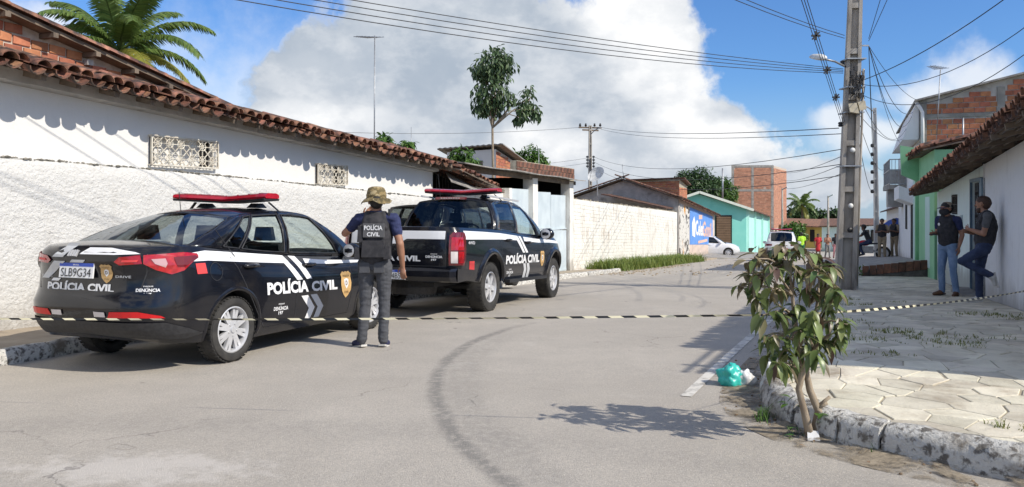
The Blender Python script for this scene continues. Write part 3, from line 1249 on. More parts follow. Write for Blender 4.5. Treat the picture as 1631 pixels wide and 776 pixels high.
mb = MB()
mb.prism([(-4.5, 1.95, gs(0, 2)), (6.0, 1.95, gs(6, 2)), (6.0, 1.95, vz(6.0)), (-4.5, 1.95, vz(-4.5))], (0, 0.14, 0))
mb.prism([(-4.5, 6.0, gs(0, 6)), (6.0, 6.0, gs(6, 6)), (6.0, 6.0, vz(6.0)), (-4.5, 6.0, vz(-4.5))], (0, 0.14, 0))
M('mortar_pale', (0.56, 0.48, 0.40), (0.44, 0.37, 0.30), 9, 0.95, 0.004, 60)
mb.build('wall', MAT['mortar_pale'], bh_)
bricks(bh_, (-0.6, 1.95, 2.55), (1, 0, -0.06), (0, 0, 1), (0, -1, 0), 6.0, 2.2, 0.225, 0.105, 0.018, 'brick', lambda u, v: 2.55 + v - 0.06 * u < vz(-0.6 + u) - 0.08 and 2.55 + v - .06 * u > zE(-.6 + u) + 0.12, 300, 0.018)
mb = MB()
mb.hexa([(-4.5, 1.72, vz(-4.5) + .0), (6.3, 1.72, vz(6.3) + .0), (6.3, 6.4, vz(6.3) + .0), (-4.5, 6.4, vz(-4.5) + .0)],
        [(-4.5, 1.72, vz(-4.5) + .05), (6.3, 1.72, vz(6.3) + .05), (6.3, 6.4, vz(6.3) + .05), (-4.5, 6.4, vz(-4.5) + .05)])
rf = mb.build('roof', MAT['old_wood'], bh_)
# verge: a line of tiles lying down the slope with their ends to the street
mbt = [tile_geo(0.44, 0.085, True, seed=q) for q in range(3)]
mel = []
for q in mbt:
    me = q.mesh('tile', smooth=True, recalc=False, smooth_angle=50)
    me.materials.append(MAT['tile'])
    mel.append(me)
for i in range(30):
    s = 6.1 - i * 0.34
    for k in range(3):
        place('tile', mel[(i + k) % 3], rf, frame3(Vector((s, 1.74 + k * .2, vz(s) + 0.05 + rng.uniform(0, .01))), (0, -1, 0), (-1, 0, 0.2), (0.2, 0, 1)))
for s in np.arange(-3, 6, 0.62):
    mb = MB()
    mb.bar((s, 1.70, vz(s) - .03), (s, 1.96, vz(s) - .03), 0.07, 0.06)
    mb.build('purlin_end', MAT['old_wood'], bh_)
mb = MB()
for (s, z) in ((2.55, 3.30), (4.0, 2.98)):
    mb.box(s, s + .09, 1.86, 1.96, z, z + .07)
mb.build('bracket', MAT['plaster_grey'], bh_)

# ================================================================== broken porch roof at the end of the white house
pr = thing('porch', 'collapsing tiled porch with a loose board at the end of the white house', 'porch', (12.6, 1.5, gs(12.6, 1.5)), FR)
mb = MB()
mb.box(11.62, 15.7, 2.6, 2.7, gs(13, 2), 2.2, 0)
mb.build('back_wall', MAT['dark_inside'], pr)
mb = MB()
mb.prism([(12.6, 1.47, 0.9), (15.8, 1.47, 0.85), (15.8, 1.47, 1.96), (14.4, 1.47, 2.06), (13.2, 1.47, 1.86), (12.6, 1.47, 1.7)], (0, .14, 0))
mb.build('parapet', MAT['stained_white'], pr)
for s in np.arange(11.75, 12.6, 0.16):
    mb = MB()
    mb.tube([(s, 1.5, 1.4), (s, 1.5, 2.3)], 0.008, 6)
    mb.build('bar', MAT['iron'], pr)
mb = MB()
mb.bar((11.5, 1.05, 2.40), (14.6, 1.0, 1.86), 0.10, 0.09)
mb.build('beam', MAT['old_wood'], pr)
mb = MB()
mb.hexa([(11.4, .95, 2.02), (12.9, .85, 1.80), (13.6, 1.5, 2.02), (12.2, 1.5, 2.28)], [(11.4, .95, 2.045), (12.9, .85, 1.825), (13.6, 1.5, 2.045), (12.2, 1.5, 2.305)])
mb.build('loose_board', MAT['fibro'], pr)
mb = MB()
mb.hexa([(11.6, .82, 2.30), (14.6, 1.0, 1.88), (14.6, 2.4, 2.10), (11.6, 2.4, 2.62)], [(11.6, .82, 2.32), (14.6, 1.0, 1.90), (14.6, 2.4, 2.12), (11.6, 2.4, 2.64)])
rf = mb.build('roof', MAT['old_wood'], pr)
roof_tiles(rf, lambda i: (11.65 + i * 0.2, 0.85 + i * .012, 2.30 - i * .028), (1, 0.06, -0.14), (0, 1, 0.17), 14, 3, 0.2, 0.34, 0.46, 60, 'tile', 3.0, 9)

# ================================================================== carport with corrugated gates
cp = thing('carport', 'lean-to carport with whitewashed pillars and a brick parapet', 'carport', (18.5, 1.5, gs(18.5, 1.5)), FR)
for s, w in ((15.85, 0.2), (17.85, 0.42), (21.45, 0.42)):
    z0 = gs(s, 1.4)
    mb = MB()
    n = 10
    ztop = 2.32 if s > 16 else 1.98
    for i in range(n):
        za, zb = z0 + (ztop - z0) * i / n, z0 + (ztop - z0) * (i + 1) / n
        o = lambda z, k: 0.012 * mnoise.noise((s + k * 3, z * 4, 0))
        mb.hexa([(s - w / 2 + o(za, 1), 1.28 + o(za, 2), za), (s + w / 2 + o(za, 3), 1.28 + o(za, 2), za), (s + w / 2 + o(za, 3), 1.6, za), (s - w / 2 + o(za, 1), 1.6, za)],
                [(s - w / 2 + o(zb, 1), 1.28 + o(zb, 2), zb), (s + w / 2 + o(zb, 3), 1.28 + o(zb, 2), zb), (s + w / 2 + o(zb, 3), 1.6, zb), (s - w / 2 + o(zb, 1), 1.6, zb)])
    mb.build('pillar', MAT['stained_white'], cp, merge=True)
mb = MB()
n = 60
for i in range(n):
    a, b = 12.2 + 9.9 * i / n, 12.2 + 9.9 * (i + 1) / n
    za, zb = 2.47 - .012 * (a - 12) + .012 * math.sin(a * 1.7), 2.47 - .012 * (b - 12) + .012 * math.sin(b * 1.7)
    mb.hexa([(a, 0.98, za), (b, 0.98, zb), (b, 6, zb + .5), (a, 6, za + .5)], [(a, 0.98, za + .03), (b, 0.98, zb + .03), (b, 6, zb + .53), (a, 6, za + .53)])
mb.build('roof', MAT['fibro'], cp, merge=True)
mb = MB()
mb.bar((12.3, 1.35, 2.40), (22.0, 1.35, 2.28), 0.09, 0.13)
mb.build('beam', MAT['old_wood'], cp)
mb = MB()
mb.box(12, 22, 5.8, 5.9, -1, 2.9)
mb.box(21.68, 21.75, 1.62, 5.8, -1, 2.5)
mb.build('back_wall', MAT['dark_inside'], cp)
mb = MB()
mb.box(17.0, 22.6, 1.56, 1.76, 2.33, 2.82)
bp_ = mb.build('parapet', MAT['mortar'], cp)
bricks(bp_, (17.0, 1.56, 2.45), (1, 0, 0), (0, 0, 1), (0, -1, 0), 5.6, 0.37, 0.34, 0.165, 0.02, 'brick_old', None, 60, 0.02)
bricks(bp_, (22.6, 1.56, 2.45), (0, 1, 0), (0, 0, 1), (1, 0, 0), 0.2, 0.37, 0.2, 0.165, 0.02, 'brick_old', None, 60, 0.02)


def corrugated(mb, s0, s1, l, z0, z1, pitch=0.13, amp=0.03):
    n = int((s1 - s0) / pitch * 4)
    pts = []
    for i in range(n + 1):
        s = s0 + (s1 - s0) * i / n
        pts.append((s, l - amp * (1 if (i % 4) in (1, 2) else 0)))
    for (a, b) in zip(pts[:-1], pts[1:]):
        mb.add([(a[0], a[1], z0(a[0])), (b[0], b[1], z0(b[0])), (b[0], b[1], z1(b[0])), (a[0], a[1], z1(a[0]))], [(0, 1, 2, 3)])


gt = thing('gate', 'pale blue sheet metal gate of two leaves between the carport pillars', 'gate', (19.7, 1.42, gs(19.7, 1.4)), FR)
for (a, b) in ((18.1, 19.65), (19.67, 21.2)):
    mb = MB()
    zt_ = 1.93 - .05 * (a - 18)
    mb.box(a, b, 1.42, 1.45, gs(a, 1.4) + 1.45, zt_)
    lf = mb.build('gate_leaf', MAT['pale_sheet'], gt)
    mb = MB()
    corrugated(mb, a + .01, b - .01, 1.42, lambda s: gs(s, 1.4) + .06, lambda s: gs(s, 1.4) + 1.46)
    mb.build('corrugated_panel', MAT['pale_sheet'], lf)
    mb = MB()
    for z in (gs(a, 1.4) + 1.46, gs(a, 1.4) + 0.08):
        mb.box(a, b, 1.385, 1.418, z - .02, z + .02)
    mb.build('rail', MAT['pale_sheet'], lf)
gt = thing('gate', 'narrow pale sheet metal gate beside the porch parapet', 'gate', (16.8, 1.42, gs(16.8, 1.4)), FR)
mb = MB()
mb.box(15.96, 17.63, 1.42, 1.45, gs(16, 1.4) + .06, 1.98)
lf = mb.build('gate_leaf', MAT['pale_sheet'], gt)
mb = MB()
corrugated(mb, 15.97, 17.6, 1.415, lambda s: gs(s, 1.4) + .06, lambda s: 1.2)
mb.build('corrugated_panel', MAT['pale_sheet'], lf)

# ================================================================== painted brick wall along the verge
wb = thing('brick_wall', 'flaking whitewashed brick wall with grass at its foot', 'wall', (31, 1.35, gs(31, 1.35)), FR)


def bwt(s):
    return gs(s, 1.3) + 2.56 + 0.012 * (s - 22)


mb = MB()
mb.grid(lambda s, k: (s, 1.35, gs(s, 1.3) + (bwt(s) - gs(s, 1.3)) * k), axis([(21.7, 41.5, 40)]), [0, 1])
mb.grid(lambda s, k: (s, 1.35 + .14 * k, bwt(s)), axis([(21.7, 41.5, 40)]), [0, 1])
mb.grid(lambda s, k: (s, 1.49, gs(s, 1.3) + (bwt(s) - gs(s, 1.3)) * k), axis([(21.7, 41.5, 40)]), [0, 1])
mb.build('wall', MAT['stained_white'], wb, merge=True)
white_mat('painted_brick', (0.78, 0.76, 0.70), (0.33, 0.23, 0.16), 0.006, 30, 0.75, 0.55)
for (a, b) in ((21.9, 27.8), (27.95, 34.4), (34.55, 41.4)):
    bricks(wb, (a, 1.35, gs(a, 1.35) + 0.12), (1, 0, -0.0418), (0, 0, 1), (0, -1, 0), b - a, 2.45, 0.235, 0.115, 0.018, 'painted_brick', None, 0, 0.008, 'painted_brickwork', int(a), miss=0.03)
mb = MB()
for s in (27.87, 34.47):
    mb.box(s - .05, s + .05, 1.335, 1.36, gs(s, 1.3), bwt(s) + .01)
mb.build('pier', MAT['stained_white'], wb)
mb = MB()
rr = random.Random(2)
for i in range(150):
    s = rr.uniform(21.8, 41.3)
    mb.box(s, s + rr.uniform(.05, .2), 1.36, 1.46, bwt(s) - .02, bwt(s) + rr.uniform(0.0, .06))
o = mb.build('broken_coping', MAT['mortar'], wb)
o['kind'] = 'stuff'

# ================================================================== gabled house with the murals
mh = thing('gabled_house', 'low gabled house with a sagging tile roof and murals on its street side', 'house', (48, 3, gs(48, 3)), FR)


def me_(s):
    return 1.93 - 0.071 * (s - 41.6)


mb = MB()
mb.prism([(41.6, 1.3, gs(41.6, 1.3) - .1), (41.6, 8.0, gs(41.6, 8) - .1), (41.6, 8.0, me_(41.6) - .1), (41.6, 4.5, 3.0), (41.6, 1.3, me_(41.6))], (0.15, 0, 0))
mb.build('gable', MAT['plaster_grey'], mh)
mb = MB()
mb.grid(lambda s, k: (s, 1.3, gs(s, 1.3) - .1 + (me_(s) - gs(s, 1.3) + .1) * k), axis([(41.61, 56.3, 12)]), [0, 1])
mb.add([(56.3, 1.3, -3), (56.3, 8, -3), (56.3, 8, me_(56.3)), (56.3, 4.5, me_(56.3) + 1.1), (56.3, 1.3, me_(56.3))], [(0, 1, 2, 3, 4)])
white_mat('pinkish', (0.62, 0.50, 0.42), (0.36, 0.30, 0.25), 0.004, 20, 0.6, 0.55, low=0.5)
mb.build('wall', MAT['pinkish'], mh)


def mural_mat():
    mt = bpy.data.materials.new('graffiti')
    mt.use_nodes = True
    t = NT(mt.node_tree)
    b = t.n['Principled BSDF']
    tc = t.node('ShaderNodeTexCoord')
    v = tc.outputs['Object']
    a = t.noise(t.vmul(v, (0.8, 1, 1.2)), 1.5, 4, 0.5, 1.6)
    c = t.mix(t.ramp(a, 0.56, 0.60), (0.62, 0.60, 0.55), (0.07, 0.065, 0.06))
    a2 = t.noise(t.vmul(v, (1, 1, 0.7)), 1.0, 2, 0.5, 0.8)
    c = t.mix(t.ramp(a2, 0.62, 0.65), c, (0.62, 0.30, 0.06))
    a3 = t.noise(v, 3.0, 3, 0.5, 2.0)
    c = t.mix(t.m('MULTIPLY', t.ramp(a3, 0.60, 0.63), 0.8), c, (0.30, 0.29, 0.28))
    t.put(b.inputs['Base Color'], c)
    b.inputs['Roughness'].default_value = 0.85
    MAT['graffiti'] = mt
    return mt


def face(name, s0, s1, f0, f1, l, mat, parent):
    mb = MB()
    mb.grid(lambda s, k: (s, l, f0(s) + (f1(s) - f0(s)) * k), axis([(s0, s1, 8)]), [0, 1])
    return mb.build(name, mat, parent)


face('graffiti_panel', 41.8, 45.3, lambda s: gs(s, 1.3) + .1, lambda s: me_(s) - .25, 1.285, mural_mat(), mh)
M('mural_blue', (0.10, 0.25, 0.62), (0.13, 0.30, 0.66), 2, 0.8)
M('mural_white', (0.80, 0.80, 0.80), None, rough=0.8)
M('mural_peach', (0.72, 0.46, 0.36), None, rough=0.8)
mp = face('mural_panel', 45.4, 55.2, lambda s: gs(s, 1.3) + .95, lambda s: me_(s) - .2, 1.285, MAT['mural_blue'], mh)
ux, uz = Vector((1, 0, -0.05)), Vector((0, 0, 1))
zz = lambda s: gs(s, 1.3)
mb = MB()
mb.prism([(46.3, 1.277, zz(46.3) + 1.5), (47.3, 1.277, zz(47) + 1.4), (47.6, 1.277, zz(47.6) + 2.2), (47.0, 1.277, zz(47) + 2.75), (46.2, 1.277, zz(46) + 2.3)], (0, -.002, 0))
mb.build('painted_shape', MAT['mural_white'], mp)
flat_text('lettering', 'Celet', (47.6, 1.285, zz(48) + 1.55), ux, uz, 3.2, 1.0, MAT['mural_white'], mp, 0.03, 0.01)
flat_text('lettering', 'Gonil', (50.6, 1.285, zz(51) + 1.5), ux, uz, 3.9, 1.05, MAT['mural_peach'], mp, 0.03, 0.01)
mb = MB()
mb.box(48.9, 50.3, 1.278, 1.283, zz(49.5) + 2.62, zz(49.5) + 2.9)
mb.box(48.6, 52.6, 1.278, 1.283, zz(50.5) + 1.08, zz(50.5) + 1.26)
mb.build('painted_shape', MAT['mural_peach'], mp)
roofm = MB()
for (l0, d0, l1, d1) in ((1.0, -0.10, 4.5, 1.12), (8.3, -0.12, 4.5, 1.12)):
    a, b = 41.2, 57.0
    roofm.hexa([(a, l0, me_(a) + d0), (b, l0, me_(b) + d0), (b, l1, me_(b) + d1), (a, l1, me_(a) + d1)],
               [(a, l0, me_(a) + d0 + .06), (b, l0, me_(b) + d0 + .06), (b, l1, me_(b) + d1 + .06), (a, l1, me_(a) + d1 + .06)])
rf = roofm.build('roof', MAT['old_wood'], mh)
roof_tiles(rf, lambda i: (41.3 + i * .22, 0.95, me_(41.3 + i * .22) - .09), (1, 0, -.071), (0, 1, .35), 71, 3, 0.22, .4, .5, 0, 'tile_dark', 1.2, 4)
mb = MB()
for k in range(11):
    for sgn, lo in ((1, 1.0), (-1, 8.3)):
        l = lo + (4.5 - lo) * k / 10
        z = me_(41.2) - .08 + 1.2 * k / 10
        src = tile_geo(0.46, .1, True, seed=k)
        m4 = frame3(Vector((41.25, l, z + .07)), (-1, 0, 0), (0, sgn, .35), (0, -.35 * sgn, 1))
        mb.add([m4 @ Vector(q) for q in src.v], src.f)
mb.build('verge_tiles', MAT['tile_dark'], rf, smooth=True, recalc=False)
mb = MB()
mb.hexa([(39.2, 1.55, 1.36), (41.5, 1.55, 1.36), (41.5, 5.2, 2.15), (39.2, 5.2, 2.15)], [(39.2, 1.55, 1.42), (41.5, 1.55, 1.42), (41.5, 5.2, 2.21), (39.2, 5.2, 2.21)])
mb.build('lean_to_roof', MAT['tile_dark'], mh)

# ================================================================== brick upper room behind the gabled house
bx = thing('brick_room', 'unplastered brick upper room behind the gabled mural house', 'house', P(1050, 330, 64), ID)
o = OFF[bx.name]
a, b, c = P(1003, 318, 66), P(1082, 318, 62), P(1094, 318, 67)
zt, zb = P(1050, 285, 62).z, -2.4


def quadwall(mb, a, b, z0, z1a, z1b):
    mb.add([(a.x, a.y, z0), (b.x, b.y, z0), (b.x, b.y, z1b), (a.x, a.y, z1a)], [(0, 1, 2, 3)])


mb = MB()
quadwall(mb, a, b, zb, zt - .05, zt)
quadwall(mb, b, c, zb, zt, zt - .4)
dd_ = a + (c - b)
quadwall(mb, c, dd_, zb, zt - .4, zt - .4)
quadwall(mb, dd_, a, zb, zt - .4, zt - .05)
mb.build('wall', MAT['mortar'], bx)
ux = Vector((b.x - a.x, b.y - a.y, 0))
bricks(bx, (a.x, a.y, 0.9), ux, (0, 0, 1), (ux.y, -ux.x, 0), ux.length, zt - 1.0, 0.3, 0.14, 0.02, 'brick', None, 0, 0.015, 'brickwork', 3)
ux = Vector((c.x - b.x, c.y - b.y, 0))
bricks(bx, (b.x, b.y, 0.9), ux, (0, 0, 1), (ux.y, -ux.x, 0), ux.length, zt - 1.4, 0.3, 0.14, 0.02, 'brick', None, 0, 0.015, 'brickwork', 4)
mb = MB()
ex = Vector((0, 0, .07))
q = [a + Vector((-.4, -.4, 0)), b + Vector((.3, -.5, 0)), c + Vector((.4, .2, 0)), dd_ + Vector((-.3, .3, 0))]
zq = [zt, zt + .03, zt - .36, zt - .36]
mb.hexa([(p.x, p.y, z) for p, z in zip(q, zq)], [(p.x, p.y, z + .09) for p, z in zip(q, zq)])
mb.build('roof', MAT['tile_dark'], bx)

# ================================================================== house behind the carport, half white half brick
d0 = 40.0
hb = thing('gable_house', 'small white house with a brick gable end behind the slim tree', 'house', (P(770, 330, d0).x, d0, gz(d0)), ID)
A, B, C_ = P(712, 300, d0), P(790, 300, d0 - 1.5), P(836, 300, d0 + 4)
zA, zB, zC = P(0, 238, d0).z, P(0, 236, d0 - 1.5).z, P(0, 268, d0 + 4).z
mb = MB()
quadwall(mb, A, B, gz(d0), zA - .15, zB - .05)
D_ = A + (C_ - B)
quadwall(mb, D_, A, gz(d0), zC, zA - .15)
quadwall(mb, C_, D_, gz(d0), zC, zC)
mb.build('wall', MAT['smooth_white'], hb)
mb = MB()
quadwall(mb, B, C_, gz(d0), zB - .05, zC)
gbl = mb.build('gable', MAT['mortar_pale'], hb)
ux = Vector((C_.x - B.x, C_.y - B.y, 0))
L_ = ux.length
bricks(gbl, (B.x, B.y, 2.8), ux, (0, 0, 1), (ux.y, -ux.x, 0), L_, 2.0, .29, .14, .02, 'brick', lambda u, v: 2.8 + v < zB - .15 + (zC - zB) * u / L_, 0, .015)
mb = MB()
n = 24
for i in range(n):
    k0, k1 = i / n, (i + 1) / n
    def rp(k, e):
        p = (A + Vector((-.5, .2, 0))).lerp(B + Vector((.35, -.5, 0)), k)
        q = (D_ + Vector((-.5, .2, 0))).lerp(C_ + Vector((.5, .3, 0)), k)
        w = .035 if int(k * n + .5) % 2 else 0
        return Vector((p.x, p.y, zA + (zB + .12 - zA) * k + w)), Vector((q.x, q.y, zC + .05 + w))
    (p0, q0), (p1, q1) = rp(k0, 0), rp(k1, 0)
    t_ = Vector((0, 0, .05))
    mb.hexa([p0, p1, q1, q0], [p0 + t_, p1 + t_, q1 + t_, q0 + t_])
mb.build('roof', MAT['fibro'], hb, merge=True)
mb = MB()
w0 = A.lerp(B, .66)
mb.box(w0.x - .4, w0.x + .3, w0.y - .12, w0.y - .02, P(0, 266, d0).z, P(0, 258, d0).z)
mb.build('window', MAT['old_wood'], hb)

# ================================================================== turquoise house with the roller shutter
D = 74.0
th = thing('turquoise_house', 'turquoise gabled house with a brown roller shutter door', 'house', (P(1160, 330, D).x, D, gz(D)), ID)
c0, pk = P(1189, 333, D), P(1112, 309, D)
lft = Vector((2 * pk.x - c0.x, D, c0.z))
M('turquoise', (0.20, 0.60, 0.52), (0.24, 0.64, 0.56), 0.7, 0.85, third=(0.15, 0.52, 0.45), tscale=.5)
M('turquoise_sunlit', (0.42, 0.74, 0.66), (0.38, 0.70, 0.62), 0.7, 0.85)  # street side made paler than the gable: sunlight put into its colour
M('shutter_brown', (0.14, 0.085, 0.045), (0.19, 0.12, 0.07), 2, 0.6)
g0 = gz(D) - .3
mb = MB()
mb.add([(lft.x, D, g0), (c0.x, D, g0), (c0.x, D, c0.z), (pk.x, D, pk.z), (lft.x, D, lft.z)], [(0, 1, 2, 3, 4)])
mb.build('gable', MAT['turquoise'], th)
e1 = Vector((c0.x + .42 * 19, D + 19, 0))
mb = MB()
quadwall(mb, Vector((c0.x, D, 0)), e1, g0 - 1, c0.z, c0.z - .9)
for k in (.02, .3, .62, .97):
    p = Vector((c0.x, D, 0)).lerp(e1, k)
    mb.box(p.x - .12, p.x + .14, p.y - .2, p.y + .2, g0 - 1, c0.z - .9 * k - .02)
mb.build('side_wall', MAT['turquoise_sunlit'], th)
mb = MB()
up_ = Vector((0, 0, .12))
pk2, c2, l2 = pk + Vector((8, 19, -.9)), c0 + Vector((8, 19, -.9)), lft + Vector((8, 19, -.9))
for (a, b, c, d) in ((c0 + Vector((.5, -.5, -.15)), pk + Vector((0, -.5, .1)), pk2, c2 + Vector((.5, 0, -.15))), (lft + Vector((-.5, -.5, -.15)), pk + Vector((0, -.5, .1)), pk2, l2)):
    mb.hexa([a, b, c, d], [a + up_, b + up_, c + up_, d + up_])
rf = mb.build('roof', MAT['tile_dark'], th)
mb = MB()
for (a, b) in ((c0 + Vector((.5, -.55, -.1)), pk + Vector((0, -.55, .15))), (lft + Vector((-.5, -.55, -.1)), pk + Vector((0, -.55, .15)))):
    mb.bar(a, b, .06, .22)
M('cream_trim', (0.62, 0.66, 0.58), None, rough=.7)
mb.build('verge_board', MAT['cream_trim'], rf)
s0, s1 = P(1141, 345, D), P(1163.5, 345, D)
mb = MB()
n = 22
zs0, zs1 = gz(D) + .05, s0.z
for i in range(n):
    za, zb = zs0 + (zs1 - zs0) * i / n, zs0 + (zs1 - zs0) * (i + .8) / n
    mb.box(s0.x, s1.x, D - .10 - .02 * (i % 2), D - .03, za, zb)
mb.build('shutter', MAT['shutter_brown'], th)
mb = MB()
mb.box(s0.x - .12, s1.x + .12, D - .06, D - .02, gz(D) - .1, zs1 + .12)
mb.build('door_frame', MAT['dark_inside'], th)

# stone step and slabs in front of it
st = thing('stone_slab', 'low stone slab bridging the gutter before the turquoise house', 'slab', (P(1150, 330, 62).x, 62, gz(62)), ID)
mb = MB()
p, q = GP(1118, 413), GP(1195, 409)
mb.hexa([(p.x, p.y, gz(p.y) - .1), (q.x, q.y - 8, gz(q.y) - .1), (q.x + 2, q.y + 2, gz(q.y) - .2), (p.x + 2, p.y + 8, gz(p.y) - .2)],
        [(p.x, p.y, gz(p.y) + .14), (q.x, q.y - 8, gz(q.y) + .3), (q.x + 2, q.y + 2, gz(q.y) + .2), (p.x + 2, p.y + 8, gz(p.y) + .14)])
mb.build('slab', MAT['concrete'], st)

# ================================================================== tall unfinished brick block
D = 100.0
tw = thing('brick_tower', 'tall unfinished brick block with concrete columns above the turquoise house', 'building', (P(1200, 330, D).x, D, gz(D)), ID)
xa, xb = P(1165, 0, D).x, P(1232, 0, D).x
zt = P(0, 264, D).z
zb = gz(D)
dp = 9.0
xc = xb + 4.6      # the side wall runs back along the street
mb = MB()
mb.add([(xa, D, zb), (xb, D, zb), (xc, D + dp, zb), (xa + 4.6, D + dp, zb), (xa, D, zt), (xb, D, zt), (xc, D + dp, zt), (xa + 4.6, D + dp, zt)],
       [(0, 1, 5, 4), (1, 2, 6, 5), (2, 3, 7, 6), (3, 0, 4, 7), (4, 5, 6, 7)])
mb.build('wall', MAT['mortar_pale'], tw)
bricks(tw, (xa, D, zb + 2.5), (1, 0, 0), (0, 0, 1), (0, -1, 0), xb - xa, zt - zb - 2.6, .29, .17, .025, 'brick_pale', None, 0, .03, 'brickwork', 8, miss=.012)
ux = Vector((xc - xb, dp, 0))
bricks(tw, (xb, D, zb + 2.5), ux, (0, 0, 1), (ux.y, -ux.x, 0), ux.length, zt - zb - 2.6, .29, .17, .025, 'brick_pale', None, 0, .03, 'brickwork', 9)
for x in (xa, (xa + xb) / 2 - .15, xb - .3):
    mb = MB()
    mb.box(x, x + .3, D - .055, D - .001, zb, zt + .03)
    mb.build('column', MAT['concrete'], tw)
for z in (zt - .22, P(0, 305, D).z):
    mb = MB()
    mb.box(xa, xb, D - .05, D - .002, z, z + .28)
    mb.build('beam', MAT['concrete'], tw)

# ================================================================== yellow house closing the street, far houses
D = 104.0
yh = thing('yellow_house', 'yellow house with a long tiled roof at the far end of the street', 'house', (P(1290, 330, D).x, D, gz(D)), ID)
M('yellow_wall', (0.62, 0.47, 0.13), (0.56, 0.43, 0.14), 1, .85)
a, b = P(1238, 360, D), P(1345, 364, D - 4)
mb = MB()
quadwall(mb, a, b, gz(D) - .3, a.z, b.z)
quadwall(mb, b, b + Vector((3, 10, 0)), gz(D) - .3, b.z, b.z)
mb.build('wall', MAT['yellow_wall'], yh)
mb = MB()
t_ = Vector((0, 0, .15))
q = [a + Vector((-.5, -.6, 0)), b + Vector((.5, -.6, 0)), P(1348, 352, D + 4), P(1238, 349, D + 8)]
mb.hexa(q, [p + t_ for p in q])
rf = mb.build('roof', MAT['tile'], yh)
for (x0, x1, y0, y1) in ((1290, 1296, 366, 385), (1270, 1277, 368, 378)):
    mb = MB()
    p, q = P(x0, y1, D - 2), P(x1, y0, D - 2)
    mb.box(p.x, q.x, D - 2.3, D - 1.4, p.z, q.z)
    mb.build('window', MAT['dark_inside'], yh)
fh = thing('low_house', 'low white house with a tile roof beside the yellow house', 'house', (P(1345, 330, 88).x, 88, gz(88)), ID)
mb = MB()
p, q = P(1309, 362, 90), P(1392, 360, 84)
quadwall(mb, p, q, gz(90) - .3, p.z, q.z)
mb.build('wall', MAT['grey_white'], fh)
mb = MB()
qq = [p + Vector((-.5, -.6, 0)), q + Vector((.5, -.6, 0)), P(1394, 350, 94), P(1309, 350, 98)]
mb.hexa(qq, [v + t_ for v in qq])
mb.build('roof', MAT['tile'], fh)
mb = MB()
for x in (1379, 1386):
    pa, pb = P(x, 385, 84.4), P(x + 3, 366, 84.4)
    mb.box(pa.x, pb.x, 84.0, 84.3, pa.z, pb.z)
mb.build('window', MAT['dark_inside'], fh)

# ================================================================== near white house on the right (in shade)
def zR(s):
    return 2.50 - 0.05 * (s - 5.2)


S0 = 1.75
rh = thing('white_house', 'low white and pale aqua house where the two men stand, with a rusty tile eave', 'house', (11, TW, gs(11, TW)), FR)
dz0, dz1 = gs(12.5, TW) + .03, 1.93
holes = [(11.95, 13.1, gs(12.5, TW) + 0.06, 1.93)]
mb = MB()
wall_holes(mb, lambda u, o, z: (u, TW - 0.03 - o, z), S0, 11.6, lambda s: gs(s, TW) - .05, lambda s: zR(s) + .05, [], du=.8)
mb.add([(11.6, TW - .03, gs(11.6, TW)), (11.6, TW, gs(11.6, TW)), (11.6, TW, zR(11.6) + .05), (11.6, TW - .03, zR(11.6) + .05)], [(0, 1, 2, 3)])
mb.add([(S0, TW - .03, -.1), (S0, -14.2, -.1), (S0, -14.2, zR(S0) + .3), (S0, -12.2, zR(S0) + .72), (S0, TW - .03, zR(S0) + .05)], [(0, 1, 2, 3, 4)])
mb.add([(S0, -14.2, -.1), (19.3, -14.2, -.8), (19.3, -14.2, zR(19.3) + .3), (S0, -14.2, zR(S0) + .3)], [(0, 1, 2, 3)])
mb.build('wall', MAT['grey_white'], rh)
mb = MB()
wall_holes(mb, lambda u, o, z: (u, TW - 0.034 - o, z), 11.6, 19.3, lambda s: gs(s, TW) - .05, lambda s: zR(s) + .05, holes + [(15.3, 16.4, 1.28, 1.74)], du=.8)
mb.build('front_wall', MAT['aqua_white'], rh)
mb = MB()
mb.box(11.6, 11.86, TW - .03, TW + .03, gs(11.6, TW) - .05, 1.98)
M('frame_blue', (0.16, 0.24, 0.30), (0.11, 0.17, 0.22), 5, .6)
mb.box(11.87, 11.94, TW - .16, TW + .01, gs(12, TW), 1.97)
mb.box(13.11, 13.18, TW - .16, TW + .01, gs(12, TW), 1.97)
mb.box(11.87, 13.18, TW - .16, TW + .012, 1.935, 2.0)
mb.build('door_frame', MAT['frame_blue'], rh)
dr = MB()
dr.box(11.95, 13.1, TW - .16, TW - .13, gs(12.5, TW), 1.93)
dr = dr.build('door', MAT['dark_inside'], rh)
for i in range(7):
    mb = MB()
    s = 12.02 + i * .165
    mb.tube([(s, TW - .07, gs(12.5, TW) + .06), (s, TW - .07, 1.92)], .009, 6)
    mb.build('bar', MAT['iron'], dr)
mb = MB()
for k in range(9):
    z = gs(12.5, TW) + .1 + k * .22
    mb.bar((11.96, TW - .085, z), (13.09, TW - .085, z), .012, .012)
    for i in range(6):
        c = (12.1 + i * .165, z + .11)
        mb.tube([(c[0] + .05 * math.cos(a), TW - .06, c[1] + .05 * math.sin(a)) for a in np.linspace(0, 2 * math.pi, 9)], .005, 4, cap=False)
mb.build('grille', MAT['iron'], dr)
mb = MB()
mb.box(15.32, 16.38, TW - .15, TW - .13, 1.3, 1.72)
wn = mb.build('window', MAT['dark_inside'], rh)
mb = MB()
for i in range(8):
    mb.bar((15.38 + i * .135, TW - .05, 1.29), (15.38 + i * .135, TW - .05, 1.73), .014, .014)
for z in (1.32, 1.51, 1.70):
    mb.bar((15.3, TW - .045, z), (16.4, TW - .045, z), .02, .012)
mb.build('grille', MAT['iron'], wn)
mb = MB()
mb.box(14.45, 14.62, TW - .03, TW + .02, 0.86, 1.28)
mb.build('meter_box', MAT['pale_sheet'], rh)
